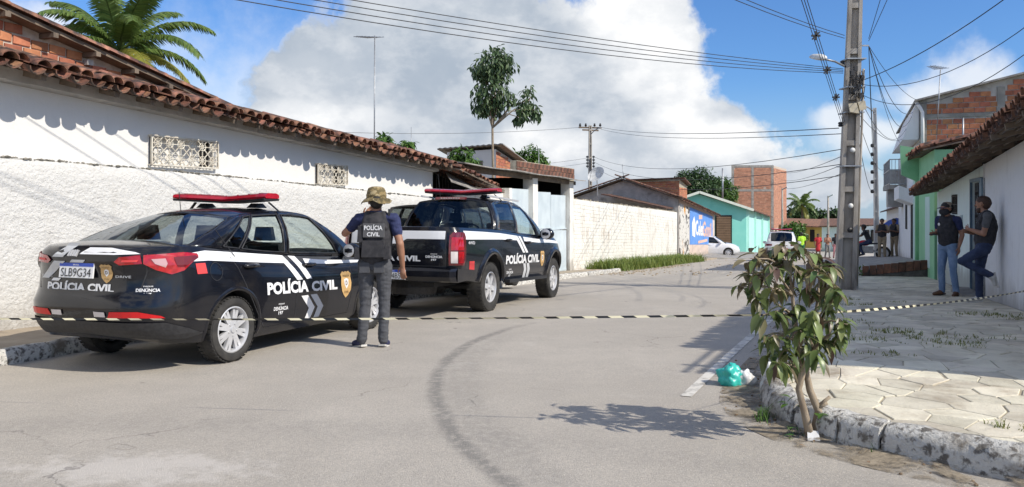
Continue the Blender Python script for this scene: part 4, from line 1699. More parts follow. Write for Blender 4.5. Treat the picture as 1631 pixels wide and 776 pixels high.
# doorstep
mb = MB()
mb.box(11.7, 13.4, TW + .0, TW + .32, gs(12.5, TW) - .1, gs(12.5, TW) + .10)
mb.build('doorstep', MAT['concrete'], rh)
rm = MB()
nb = 30
for i in range(nb):
    a, b = S0 - .25 + 17.8 * i / nb, S0 - .25 + 17.8 * (i + 1) / nb
    for (l0, z0, l1, z1) in ((-9.06 if a > 2.9 else -9.6, 0.0 if a > 2.9 else .12, -12.2, .72), (-12.2, .72, -14.5, .25)):
        rm.hexa([(a, l0, zR(a) + z0 - .03), (b, l0, zR(b) + z0 - .03), (b, l1, zR(b) + z1 - .03), (a, l1, zR(a) + z1 - .03)],
                [(a, l0, zR(a) + z0), (b, l0, zR(b) + z0), (b, l1, zR(b) + z1), (a, l1, zR(a) + z1)])
rf = rm.build('roof', MAT['old_wood'], rh)
roof_tiles(rf, lambda i: (S0 - .1 + i * .2, -8.98, zR(S0 - .1 + i * .2) + .0), (-1, 0, .05), (0, -1, .23), 88, 4, .2, .36, .46, 300, 'tile_dark', 1.6, 12, skip=lambda i, j: i < 7 and j < 2)
for i in range(18):
    s = S0 + .2 + i * .98
    mb = MB()
    mb.bar((s, -9.02, zR(s) - .065), (s, TW, zR(s) - .065 + .13), .06, .07)
    mb.build('rafter', MAT['old_wood'], rh)
mb = MB()
for s in np.arange(S0, 19, .06):
    pass
for l in (-9.12, -9.3, -9.48):
    mb.bar((S0 - .2, l, zR(S0 - .2) - .045 - (l + 9.06) * .23), (19.2, l, zR(19.2) - .045 - (l + 9.06) * .23), .03, .025)
mb.build('lath', MAT['old_wood'], rh)

# ================================================================== green house
gh = thing('green_house', 'bright green house front with a curled tile roof beyond the white house', 'house', (22, TW, gs(22, TW)), FR)
M('green_wall', (0.24, 0.52, 0.28), (0.28, 0.56, 0.32), 1.2, .8, third=(0.16, 0.43, 0.2), tscale=.8)
M('mint_wall', (0.55, 0.72, 0.66), (0.50, 0.66, 0.61), 1.2, .85)
mb = MB()
mb.box(19.45, 24.0, TW - 4, TW + .02, gs(22, TW) - .3, 3.0)
mb.build('wall', MAT['green_wall'], gh)
mb = MB()
mb.prism([(24.02, TW - 2, -.9), (24.02, TW + .12, -.9), (24.02, TW + .12, 2.3), (24.02, TW + .52, 2.5), (24.02, TW + .56, 3.45), (24.02, TW - .2, 3.3), (24.02, TW - 2, 3.3)], (.26, 0, 0))
mb.build('end_wall', MAT['green_wall'], gh)
mb = MB()
mb.box(24.3, 25.2, TW - .1, TW + .1, -1.0, 2.35)
mb.build('mint_pilaster', MAT['mint_wall'], gh)
mb = MB()
mb.box(20.6, 21.9, TW + .015, TW + .03, gs(22, TW) + .35, 1.75)
mb.build('door', MAT['mint_wall'], gh)
mb = MB()
mb.hexa([(19.35, TW + .30, 2.98), (24.0, TW + .30, 2.98), (24.0, TW - 3.4, 3.75), (19.35, TW - 3.4, 3.75)], [(19.35, TW + .30, 3.02), (24.0, TW + .30, 3.02), (24.0, TW - 3.4, 3.79), (19.35, TW - 3.4, 3.79)])
rf = mb.build('roof', MAT['old_wood'], gh)
roof_tiles(rf, lambda i: (19.45 + i * .23, TW + .36, 3.02), (-1, 0, 0), (0, -1, .208), 20, 8, .23, .38, .48, 300, 'tile', 1.4, 21, order='all')

# ================================================================== two-storey brick house above it
b2 = thing('brick_house', 'two-storey raw brick house with a white drainpipe above the green roof', 'house', (27, TW, gs(27, TW)), FR)


def topz(l):
    return 5.02 + .235 * (-9.8 - l)


mb = MB()
mb.prism([(25.2, -9.72, -1), (25.2, -15, -1), (25.2, -15, topz(-15)), (25.2, -9.72, topz(-9.72))], (9, 0, -.3))
mb.build('wall', MAT['plaster_grey'], b2)
bricks(b2, (25.2, -9.93, 3.35), (0, -1, 0), (0, 0, 1), (-1, 0, 0), 4.6, 2.6, .29, .15, .022, 'brick',
       lambda u, v: 3.35 + v < topz(-9.93 - u) - .16 - .12 * max(0, 1 - u / 2.2) and not (1.05 < v < 1.22) and not (2.02 < u < 2.27), 300, .02, seed=6, miss=.01)
mb = MB()
mb.box(25.165, 25.199, -14, -9.73, 4.42, 4.54)
mb.box(25.16, 25.198, -12.2, -11.98, 3.3, 5.35)
mb.box(25.155, 25.197, -9.93, -9.72, 3.0, 5.0)
mb.build('concrete_frame', MAT['concrete'], b2)
mb = MB()
mb.hexa([(24.9, -9.55, topz(-9.55)), (34.4, -9.55, topz(-9.55) - .3), (34.4, -15.2, topz(-15.2) - .3), (24.9, -15.2, topz(-15.2))],
        [(24.9, -9.55, topz(-9.55) + .06), (34.4, -9.55, topz(-9.55) - .24), (34.4, -15.2, topz(-15.2) - .24), (24.9, -15.2, topz(-15.2) + .06)])
mb.build('roof', MAT['fibro'], b2)
mb = MB()
mb.hexa([(25.25, -9.70, 3.72), (31, -9.70, 3.6), (31, -9.20, 3.6), (25.25, -9.20, 3.72)], [(25.25, -9.70, 5.0), (31, -9.70, 4.9), (31, -9.64, 4.9), (25.25, -9.64, 5.0)])
mb.build('awning', MAT['grey_white'], b2)
mb = MB()
mb.tube([(25.1, -9.60, 4.98), (25.1, -9.72, 4.78), (25.1, -9.80, 4.6), (25.1, -9.80, 3.1)], .055, 8)
mb.build('drainpipe', MAT['mural_white'], b2, smooth=True)
mb = MB()
mb.box(25.4, 34.2, -9.80, -9.64, -1.3, 3.55)
mb.build('front_wall', MAT['grey_white'], b2)
for (a, b, c, d) in ((26.6, 27.6, -.4, 1.7), (29.3, 30.2, .6, 1.6)):
    mb = MB()
    mb.box(a, b, -9.66, -9.625, c, d)
    mb.build('window', MAT['dark_inside'], b2)
# balcony
by = MB()
by.box(29.6, 34.3, -9.64, -9.02, 2.15, 2.32)
by = by.build('balcony', MAT['concrete'], b2)
mb = MB()
for s in np.arange(29.7, 34.3, .14):
    mb.bar((s, -9.05, 2.32), (s, -9.05, 3.3), .018, .018)
for l in np.arange(-9.6, -9.05, .12):
    mb.bar((29.64, l, 2.32), (29.64, l, 3.3), .018, .018)
mb.build('balusters', MAT['galv'], by)
mb = MB()
for z in (2.36, 2.9, 3.3):
    mb.bar((29.62, -9.05, z), (34.3, -9.05, z), .035, .035)
    mb.bar((29.64, -9.62, z), (29.64, -9.05, z), .035, .035)
mb.build('handrail', MAT['galv'], by)
mb = MB()
mb.hexa([(29.65, -9.06, 2.34), (34.2, -9.06, 2.34), (34.2, -9.08, 2.34), (29.65, -9.08, 2.34)], [(29.65, -9.06, 2.88), (34.2, -9.06, 2.88), (34.2, -9.08, 2.88), (29.65, -9.08, 2.88)])
mb.hexa([(29.65, -9.6, 2.34), (29.67, -9.6, 2.34), (29.67, -9.08, 2.34), (29.65, -9.08, 2.34)], [(29.65, -9.6, 2.88), (29.67, -9.6, 2.88), (29.67, -9.08, 2.88), (29.65, -9.08, 2.88)])
mb.build('balcony_panel', MAT['zinc'], by)
mb = MB()
mb.box(31.4, 32.4, -9.6, -9.06, 1.45, 2.14)
mb.build('air_conditioner', MAT['zinc'], b2)
mb = MB()
mb.prism([(26.0, -9.64, 1.55), (28.6, -9.64, 1.5), (28.6, -9.14, 1.7), (26.0, -9.14, 1.75)], (0, 0, .45))
mb.build('canopy', MAT['grey_white'], b2)
# further white fronts down the hill
wf = thing('white_house', 'plain white house front beyond the balcony', 'house', (40, -9.9, gs(40, -9.9)), FR)
mb = MB()
mb.box(34.5, 50, -13, -9.95, gs(45, -10) - .5, 1.5)
mb.build('wall', MAT['smooth_white'], wf)
mb = MB()
mb.hexa([(34.4, -9.6, 1.45), (50.3, -9.6, 1.1), (50.3, -13.4, 2.1), (34.4, -13.4, 2.4)], [(34.4, -9.6, 1.52), (50.3, -9.6, 1.17), (50.3, -13.4, 2.17), (34.4, -13.4, 2.47)])
mb.build('roof', MAT['tile'], wf)

# ================================================================== raised terrace with a course of bricks on edge
M('dark_stone', (0.13, 0.12, 0.11), (0.07, 0.065, 0.06), 5, .95, .02, 20)
te = thing('terrace', 'raised pavement edged by bricks set on end across the footway', 'terrace', (21.4, -8.7, gs(21.4, -8.7)), FR)


def tz(s, l):
    return -.30 - .034 * (s - 21.4) + (.24 if s < 21.6 else .0) * max(0, (-7.9 - l) / 1.7) * 0


mb = MB()
mb.hexa([(21.45, -7.85, -1.0), (37, -7.4, -1.9), (37, -9.95, -1.9), (21.45, -9.62, -1.0)][::-1], [(21.45, -7.85, -.46), (37, -7.4, -.95), (37, -9.95, -.80), (21.45, -9.62, -.14)][::-1])
mb.build('slab', MAT['concrete'], te)
mb = MB()
mb.hexa([(21.22, -7.83, -.9), (21.44, -7.83, -.9), (21.44, -9.62, -.9), (21.22, -9.62, -.9)][::-1], [(21.22, -7.83, -.60), (21.44, -7.83, -.60), (21.44, -9.62, -.36), (21.22, -9.62, -.36)][::-1])
mb.build('stone_base', MAT['dark_stone'], te)
n = 9
for i in range(n):
    l = -7.86 - i * .195
    k = (i + .5) / n
    z = -.60 + .24 * k
    mb = MB()
    mb.hexa([(21.2, l, z), (21.42, l, z), (21.42, l - .18, z + .02), (21.2, l - .18, z + .02)][::-1], [(21.2 + rng.uniform(-.01, .01), l, z + .27), (21.42, l, z + .27), (21.42, l - .18, z + .28), (21.2, l - .18, z + .28)][::-1])
    mb.build('brick', MAT['brick_old'], te)

# ================================================================== concrete power poles
M('pole_concrete', (0.46, 0.42, 0.365), (0.31, 0.28, 0.24), 2.2, .9, .006, 45, stretch=(2.5, 2.5, .7), third=(0.085, 0.08, 0.075), tscale=1.1, tlo=.5, thi=.72)
M('pole_white', (0.66, 0.65, 0.62), (0.46, 0.45, 0.43), 2, .85, .004, 40, stretch=(2, 2, .6))


def dt_pole(name, label, base, top, w0, w1, d0, d1, rz, mat, group=None):
    """double-T concrete pole: two flanges, recessed web, cross ties"""
    base, top = Vector(base), Vector(top)
    e = thing(name, label, 'pole', base, ID, group)
    ax = (top - base)
    H = ax.length
    wx = Vector((math.cos(rz), math.sin(rz), 0))
    wy = Vector((-math.sin(rz), math.cos(rz), 0))

    def q(k, a, b):
        c = base + ax * k
        return c + wx * (a * (w0 + (w1 - w0) * k) / 2) + wy * (b * (d0 + (d1 - d0) * k) / 2)
    mb = MB()
    nseg = 10
    for (a0, a1, b0, b1) in ((-1, -.52, -1, 1), (.52, 1, -1, 1), (-.52, .52, -.35, .35)):
        for i in range(nseg):
            k0, k1 = i / nseg, (i + 1) / nseg
            mb.hexa([q(k0, a0, b0), q(k0, a1, b0), q(k0, a1, b1), q(k0, a0, b1)], [q(k1, a0, b0), q(k1, a1, b0), q(k1, a1, b1), q(k1, a0, b1)])
    mb.build('shaft', mat, e, merge=True)
    z = .12
    while z < .97:
        mb = MB()
        for (b0, b1) in ((-.93, -.351), (.351, .93)):
            mb.hexa([q(z, -.519, b0), q(z, .519, b0), q(z, .519, b1), q(z, -.519, b1)], [q(z + .012, -.519, b0), q(z + .012, .519, b0), q(z + .012, .519, b1), q(z + .012, -.519, b1)])
        mb.build('tie', mat, e)
        z += .105
    return e, q


bp0 = GP(1346, 462, .03)
bt0 = bp0 + Vector((.36, 0.1, 9.2))
pole, pq = dt_pole('power_pole', 'big weathered concrete power pole with a street lamp and tangled cables', bp0, bt0, .40, .20, .34, .18, R(-14), MAT['pole_concrete'])
bp1 = bp0 + Vector((.30, .42, -.02))
bt1 = bp1 + Vector((.16, .05, 8.6))
pole2, pq2 = dt_pole('power_pole', 'second concrete pole with a white painted foot right behind the big pole', bp1, bt1, .27, .17, .24, .15, R(-30), MAT['pole_white'])
# hardware on the big pole


def onp(py, dx=0.0, dy=-.2):
    """point on the big pole at picture row py"""
    z = CZ + (HY - py) / F * bp0.y
    k = (z - bp0.z) / 9.2
    c = bp0 + (bt0 - bp0) * k
    return c + Vector((dx, dy, 0))


M('white_plastic', (0.70, 0.70, 0.68), (0.55, 0.55, 0.52), 6, .5)
M('black_plastic', (0.02, 0.02, 0.022), None, rough=.5)
M('cream_box', (0.55, 0.49, 0.36), (0.42, 0.37, 0.27), 8, .6)
for (py, m_) in ((240, 'white_plastic'), (328, 'white_plastic'), (366, 'black_plastic')):
    mb = MB()
    c = onp(py, -.01, -.17)
    mb.lathe([(0, -.012), (.05, -.012), (.055, .01), (0, .014)], 14, c, 'Y')
    mb.build('disc', MAT[m_], pole, smooth=True)
for py in (265, 180, 140, 95):
    mb = MB()
    c = onp(py, 0, 0)
    mb.box(c.x - .2, c.x + .2, c.y - .2, c.y + .2, c.z - .012, c.z + .012)
    mb.build('strap', MAT['galv'], pole)
mb = MB()
c = onp(174, -.02, -.26)
mb.hexa([(c.x - .13, c.y - .05, c.z - .09), (c.x + .06, c.y - .05, c.z - .12), (c.x + .08, c.y + .08, c.z - .12), (c.x - .1, c.y + .08, c.z - .09)],
        [(c.x - .17, c.y - .05, c.z + .08), (c.x + .0, c.y - .05, c.z + .1), (c.x + .04, c.y + .08, c.z + .1), (c.x - .1, c.y + .08, c.z + .08)])
c = onp(170, .12, -.24)
mb.hexa([(c.x - .06, c.y - .04, c.z - .11), (c.x + .08, c.y - .04, c.z - .08), (c.x + .08, c.y + .05, c.z - .08), (c.x - .06, c.y + .05, c.z - .11)],
        [(c.x - .1, c.y - .04, c.z + .07), (c.x + .05, c.y - .04, c.z + .1), (c.x + .05, c.y + .05, c.z + .1), (c.x - .1, c.y + .05, c.z + .07)])
mb.build('junction_box', MAT['cream_box'], pole)
mb = MB()
rr = random.Random(8)
for i in range(26):
    p0 = onp(rr.uniform(112, 165), rr.uniform(-.17, .17), rr.uniform(-.26, -.18))
    p1 = onp(rr.uniform(112, 165), rr.uniform(-.17, .17), rr.uniform(-.30, -.18))
    md = (p0 + p1) / 2 + Vector((rr.uniform(-.12, .12), rr.uniform(-.1, 0), rr.uniform(-.15, .1)))
    mb.tube([p0 * (1 - k) ** 2 + md * 2 * k * (1 - k) + p1 * k * k for k in np.linspace(0, 1, 6)], .008, 4)
for k in range(7):
    c = onp(112 + k * 7, rr.uniform(-.12, .12), -.25)
    mb.box(c.x - .035, c.x + .035, c.y - .03, c.y + .03, c.z - .05, c.z + .05)
o = mb.build('cable_tangle', MAT['black_plastic'], pole)
o['kind'] = 'stuff'
for py in (198, 100):
    mb = MB()
    c = onp(py, -.22, 0)
    mb.lathe([(0, -.05), (.035, -.05), (.05, -.02), (.035, 0), (.05, .02), (.035, .05), (0, .05)], 10, c, 'Z')
    mb.build('insulator', MAT['black_plastic'], pole, smooth=True)
# downpipe conduit on the right of the pole
mb = MB()
mb.tube([onp(110, .21, -.05), onp(300, .215, -.05), onp(455, .22, -.05)], .025, 8)
mb.build('conduit', MAT['pole_concrete'], pole, smooth=True)
# street lamp arm and head, reaching over the road
la = onp(106, -.15, 0)
lb = P(1312, 94, 16.2)
lh = P(1296, 91, 16.7)
mb = MB()
mb.tube([la, la.lerp(lb, .5) + Vector((0, 0, .03)), lb], .022, 8)
arm = mb.build('lamp_arm', MAT['galv'], pole, smooth=True)
dr_ = (lh - lb).normalized()
sd = dr_.cross(Vector((0, 0, 1))).normalized()
un = sd.cross(dr_)
mb = MB()
prof = [(-.02, .045, .04), (.06, .10, .08), (.26, .14, .085), (.46, .12, .07), (.52, .04, .03)]
vs, fs = [], []
for (t_, w_, h_) in prof:
    for k in range(10):
        a = 2 * math.pi * k / 10
        vs.append(lb + dr_ * t_ + sd * (w_ * math.cos(a)) + un * (h_ * (math.sin(a) if math.sin(a) > 0 else .5 * math.sin(a))))
for i in range(len(prof) - 1):
    for k in range(10):
        fs.append((i * 10 + k, i * 10 + (k + 1) % 10, (i + 1) * 10 + (k + 1) % 10, (i + 1) * 10 + k))
fs += [tuple(range(10)), tuple(range(40, 50))]
mb.add(vs, fs)
mb.build('lamp_head', MAT['white_plastic'], pole, smooth=True)

# ---- the next pole down the street
b3 = P(1397, 400, 41)
b3.z = gz(41)
pole3, pq3 = dt_pole('power_pole', 'distant concrete pole with a lamp arm beside the balcony house', b3, P(1393, 172, 41), .28, .17, .24, .15, R(-20), MAT['pole_white'])
mb = MB()
c = P(1394, 180, 41)
mb.tube([c, P(1384, 172, 40.5), P(1376, 168, 40)], .03, 6)
mb.build('lamp_arm', MAT['galv'], pole3)
for py in (232, 246, 260, 274, 290, 305):
    c = P(1389.5, py, 40.8)
    mb = MB()
    mb.lathe([(0, -.1), (.08, -.08), (.1, 0), (.08, .08), (0, .1)], 8, c, 'Z')
    mb.build('insulator', MAT['black_plastic'], pole3)
# ---- far pole with two cross arms above the left-hand houses
b4 = P(940, 330, 56)
b4.z = gz(56)
pole4, pq4 = dt_pole('power_pole', 'far power pole with cross arms and insulators above the gabled house', b4, P(940, 200, 56), .30, .18, .26, .16, R(10), MAT['pole_concrete'])
mb = MB()
for (x0, x1, py) in ((922, 958, 203), (928, 953, 207)):
    mb.bar(P(x0, py, 55.8), P(x1, py + 1, 56.2), .1, .1)
mb.build('cross_arm', MAT['old_wood'], pole4)
for px in (924, 933, 947, 956):
    mb = MB()
    mb.lathe([(0, 0), (.06, .02), (.09, .1), (.05, .16), (.07, .2), (0, .24)], 8, P(px, 202, 56), 'Z')
    mb.build('insulator', MAT['black_plastic'], pole4)
mb = MB()
for px in (935.5, 945.5):
    mb.bar(P(px, 248, 55.8), P(px, 268, 55.8), .05, .05)
    for py in (250, 255, 260, 265):
        mb.lathe([(0, -.06), (.09, -.04), (.09, .04), (0, .06)], 8, P(px, py, 55.7), 'Z')
mb.build('insulator_rack', MAT['black_plastic'], pole4)
mb = MB()
mb.tube([P(940, 215, 55.8), P(948, 207, 55.6), P(957, 203, 55.4)], .03, 6)
mb.build('lamp_arm', MAT['galv'], pole4)

# ================================================================== wires
M('wire', (0.03, 0.03, 0.033), None, rough=.6)


def wire(a, b, sag, r, n=18):
    r = r * .62 if r > .0075 else r
    a, b = Vector(a), Vector(b)
    mb = MB()
    mb.tube([a.lerp(b, k) - Vector((0, 0, sag * 4 * k * (1 - k))) for k in np.linspace(0, 1, n)], r, 5)
    o = mb.build('wire', MAT['wire'], smooth=True)
    return o


def wires(label, group, items):
    for it in items:
        o = wire(*it)
        props(o, label, 'wire', group)


pt0 = onp(116, -.2, 0)
wires('thin black service wire from the big pole over the street to the left', 'wires over the street',
      [(pt0 + Vector((0, 0, .03 * i)), Vector((-6.6, 6.7 + .25 * i, 3.98 + .10 * i)), .30 - .045 * i, .0065) for i in range(4)]
      + [(onp(60, -.2, 0) + Vector((0, 0, .06 * i)), Vector((-4.0, 4.5, 5.4 + .12 * i)), .35, .007) for i in range(2)])
far = pq3(.985, 0, 0)
wires('twin bare line carried on spacers beside the big pole', 'spacer line',
      [(P(1174 + 7 * i, -316, 6.5), onp(196, -.2 + .04 * i, 0), .0, .0055) for i in range(3)])
for (x, y, d) in ((1299.5, 57, 11.1), (1317.5, 112, 12.4), (1331.5, 155, 13.6)):
    e = thing('line_spacer', 'small spacer holding the twin line apart', 'spacer', P(x, y, d), ID, 'line spacers')
    c = P(x, y, d)
    mb = MB()
    mb.bar(c + Vector((-.06, 0, 0)), c + Vector((.06, 0, 0)), .025, .025)
    mb.bar(c + Vector((0, 0, -.06)), c + Vector((0, 0, .06)), .025, .025)
    mb.bar(c + Vector((-.05, 0, -.05)), c + Vector((.05, 0, .05)), .02, .02)
    mb.build('spacer_body', MAT['black_plastic'], e)
hub = onp(72, .32, 0)
e = MB()
e.bar(onp(72, .1, 0), hub, .03, .03)
e.build('cable_bracket', MAT['galv'], pole)
wires('black house cable drooping from the big pole to the right-hand houses', 'house cables',
      [(hub, P(1455, 178, 26), .55, .012), (hub, P(1452, 186, 27), .9, .012), (hub, P(1462, 160, 25), .2, .010), (hub, P(1440, 232, 32), .5, .010),
       (onp(134, .2, 0), P(1700, -10, 11.5), .45, .011), (onp(150, .2, 0), P(1690, 40, 10.5), .55, .010), (onp(128, .2, 0), P(1690, -70, 11.2), .18, .014),
       (hub + Vector((0, 0, .15)), P(1420, -60, 13), .0, .010), (hub + Vector((0, 0, .1)), P(1440, -60, 13), .0, .010),
       (onp(160, .2, 0), P(1448, 196, 29), .7, .010), (onp(185, .2, 0), P(1446, 215, 30), .35, .010), (onp(200, .2, 0), P(1410, 268, 36), .4, .010),
       (hub, P(1394, 235, 40.6), .8, .013), (hub, P(1394, 262, 40.6), 1.0, .013), (onp(230, .2, 0), P(1393, 300, 40.6), .5, .012)])
wires('long distant line strung between far pole and big pole', 'distant lines',
      [(P(957, 203, 56), onp(204, -.25, 0), .25, .016), (P(957, 206, 56), onp(213, -.2, 0), .3, .014), (P(924, 203, 56), P(300, 196, 44), .5, .018),
       (P(946, 250, 56), onp(238, -.2, 0), .6, .014), (P(946, 258, 56), onp(262, -.2, 0), .7, .014), (P(946, 266, 56), onp(280, -.2, 0), .8, .013),
       (P(935, 252, 56), P(560, 262, 52), .5, .014), (P(935, 260, 56), P(560, 268, 52), .5, .014)]
      + [(P(1230, 262 + 12 * i, 90), onp(250 + 14 * i, -.2, 0), .6, .012) for i in range(3)])
# ================================================================== antennas and masts


def antenna(label, base, top, d, boom, n=6, r=.018, elem=.28):
    e = thing('antenna', label, 'antenna', base, ID)
    mb = MB()
    mb.tube([base, top], r, 6)
    mb.build('mast', MAT['galv'], e, smooth=True)
    if boom is not None:
        b0, b1 = boom
        mb = MB()
        mb.tube([b0, b1], r * .8, 5)
        mb.build('boom', MAT['galv'], e)
        dirv = (b1 - b0).normalized()
        sd_ = dirv.cross(Vector((0, 0, 1))).normalized()
        for k in range(n):
            c = b0.lerp(b1, (k + .5) / n)
            mb = MB()
            l = elem * (1 - .08 * k)
            mb.tube([c - sd_ * l, c + sd_ * l], r * .5, 5)
            mb.build('rod', MAT['galv'], e)
    return e


antenna('tall thin television mast above the white house roof', P(596, 300, 26), P(597, 57, 26), 26, (P(600, 60, 26.4), P(568, 58, 25)), 7, .022, .3)
antenna('slender bare mast behind the white house roof end', P(655, 300, 36), P(655, 203, 36), 36, None, r=.014)
antenna('television aerial on the two-storey brick house', P(1492, 215, 25.3), P(1498, 111, 25.3), 25, (P(1501, 110, 25.5), P(1482, 105, 24.6)), 6, .016, .22)
antenna('thin mast with a short boom beside the mango tree', P(859, 300, 44), P(858, 237, 44), 44, (P(860, 237, 44), P(841, 241, 44)), 4, .016, .2)
antenna('short rod antenna on the gabled house', P(994, 290, 47.6), P(991, 262, 47.6), 47.6, None, r=.02)
antenna('bare mast rising before the mango tree by the brick tower', P(1151, 330, 80), P(1151, 268, 80), 80, None, r=.08)
antenna('rusty iron pipe standing on the green house roof', P(1534, 250, 22), P(1534, 188, 22), 22, None, r=.022)
sdh = thing('satellite_dish', 'white mesh satellite dish above the painted brick wall', 'dish', P(952, 312, 46), ID)
mb = MB()
mb.tube([P(952, 318, 46), P(951, 286, 46)], .03, 6)
mb.build('mast', MAT['galv'], sdh)
c = P(951, 280, 46)
dv = Vector((-.55, -.6, .58)).normalized()
m4 = dv.to_track_quat('Z', 'Y').to_matrix().to_4x4()
m4.translation = c
dm = MB()
dm.lathe([(.02, 0), (.2, .02), (.4, .09), (.52, .15)], 18)
o_ = MB()
o_.add([m4 @ Vector(q) for q in dm.v], dm.f)
o_.build('reflector', MAT['white_plastic'], sdh, smooth=True)
mb = MB()
for a in (0, 2.1, 4.2):
    mb.tube([m4 @ Vector((.5 * math.cos(a), .5 * math.sin(a), .15)), m4 @ Vector((0, 0, .6))], .012, 5)
mb.build('feed_arm', MAT['galv'], sdh)
# far thin street poles at the bottom of the hill
for (x, y0, d) in ((1246, 300, 92), (1319, 312, 84)):
    b = P(x, 400, d)
    b.z = gz(d)
    e = thing('street_pole', 'slim far street pole near the yellow house' if x > 1300 else 'slim far street pole beside the brick tower', 'pole', b, ID)
    mb = MB()
    mb.tube([b, P(x, y0, d)], [.14, .09], 8)
    mb.build('shaft', MAT['pole_concrete'], e, smooth=True)
    mb = MB()
    mb.tube([P(x, y0 + 2, d), P(x + 8, y0 - 2, d - 1)], .05, 6)
    mb.build('lamp_arm', MAT['galv'], e)
# blue sunshade further down the footway
um = thing('parasol', 'blue parasol over the men in beige trousers', 'parasol', (*P(1428, 400, 38).xy, gz(38) + .35), ID)
c = P(1428, 347, 38)
mb = MB()
mb.tube([(c.x, c.y, gz(38) + .3), (c.x, c.y, c.z)], .03, 6)
mb.build('stand', MAT['galv'], um)
mb = MB()
mb.lathe([(0.01, 0), (.35, -.12), (.7, -.36), (.72, -.44), (.68, -.38), (.33, -.15)], 8, c)
M('blue_cloth', (0.03, 0.08, 0.32), None, rough=.7)
mb.build('canopy', MAT['blue_cloth'], um)

# ================================================================== vehicles
M('car_black', (0.004, 0.005, 0.009), (0.009, 0.009, 0.012), 3, 0.22, coat=.55, spec=.3, third=(0.030, 0.027, 0.024), tscale=2.2, tlo=.52, thi=.85)
M('car_white', (0.72, 0.72, 0.72), None, rough=0.3, coat=1.0)
M('car_grey', (0.42, 0.42, 0.43), None, rough=0.35, metal=.3, coat=1.0)
M('trim_black', (0.018, 0.018, 0.02), (0.03, 0.03, 0.032), 30, 0.55)
M('rubber', (0.024, 0.023, 0.022), (0.045, 0.042, 0.038), 9, 0.85, .002, 60)
M('alloy', (0.66, 0.66, 0.67), (0.56, 0.56, 0.57), 8, 0.34, metal=.35)
M('cabin', (0.016, 0.016, 0.018), None, rough=.8)
M('decal_white', (0.80, 0.80, 0.80), None, rough=0.35, coat=.4)
M('decal_grey', (0.55, 0.56, 0.57), None, rough=0.35)
M('decal_gold', (0.62, 0.40, 0.17), (0.52, 0.32, 0.12), 40, 0.45)
M('decal_brown', (0.13, 0.07, 0.03), None, rough=0.5)
M('decal_red', (0.70, 0.06, 0.06), None, rough=0.5)
M('plate_blue', (0.02, 0.07, 0.42), None, rough=.4)
M('lens_red', (0.45, 0.006, 0.010), (0.30, 0.004, 0.008), 20, .12, coat=1.0)
M('lens_dark', (0.13, 0.003, 0.006), None, rough=.12, coat=1.0)
M('lens_clear', (0.68, 0.62, 0.60), None, rough=.15, coat=1.0)
M('lens_pink', (0.50, 0.30, 0.29), None, rough=.2, coat=1.0)
M('bar_red', (0.48, 0.012, 0.030), (0.36, 0.008, 0.022), 6, .22, coat=.8)
M('reflector_red', (0.62, 0.012, 0.016), None, rough=.3)
glass_mat('glass_tint', (0.42, 0.46, 0.46), .05)
glass_mat('glass_clear', (0.80, 0.86, 0.84), .03)
glass_mat('glass_dark', (0.05, 0.06, 0.07), .07)


def lerpf(xs, ys):
    xs, ys = np.array(xs, float), np.array(ys, float)

    def f(x):
        return float(np.interp(x, xs, ys))
    return f


def smoothf(xs, ys):
    """monotone-ish cubic through the knots"""
    xs, ys = list(map(float, xs)), list(map(float, ys))
    n = len(xs)
    d = [(ys[i + 1] - ys[i]) / (xs[i + 1] - xs[i]) for i in range(n - 1)]
    m = [d[0]] + [0 if d[i - 1] * d[i] <= 0 else 2 * d[i - 1] * d[i] / (d[i - 1] + d[i]) for i in range(1, n - 1)] + [d[-1]]

    def f(x):
        if x <= xs[0]:
            return ys[0]
        if x >= xs[-1]:
            return ys[-1]
        i = max(k for k in range(n - 1) if xs[k] <= x)
        h = xs[i + 1] - xs[i]
        t = (x - xs[i]) / h
        return (ys[i] * (2 * t ** 3 - 3 * t * t + 1) + m[i] * h * (t ** 3 - 2 * t * t + t) + ys[i + 1] * (-2 * t ** 3 + 3 * t * t) + m[i + 1] * h * (t ** 3 - t * t))
    return f


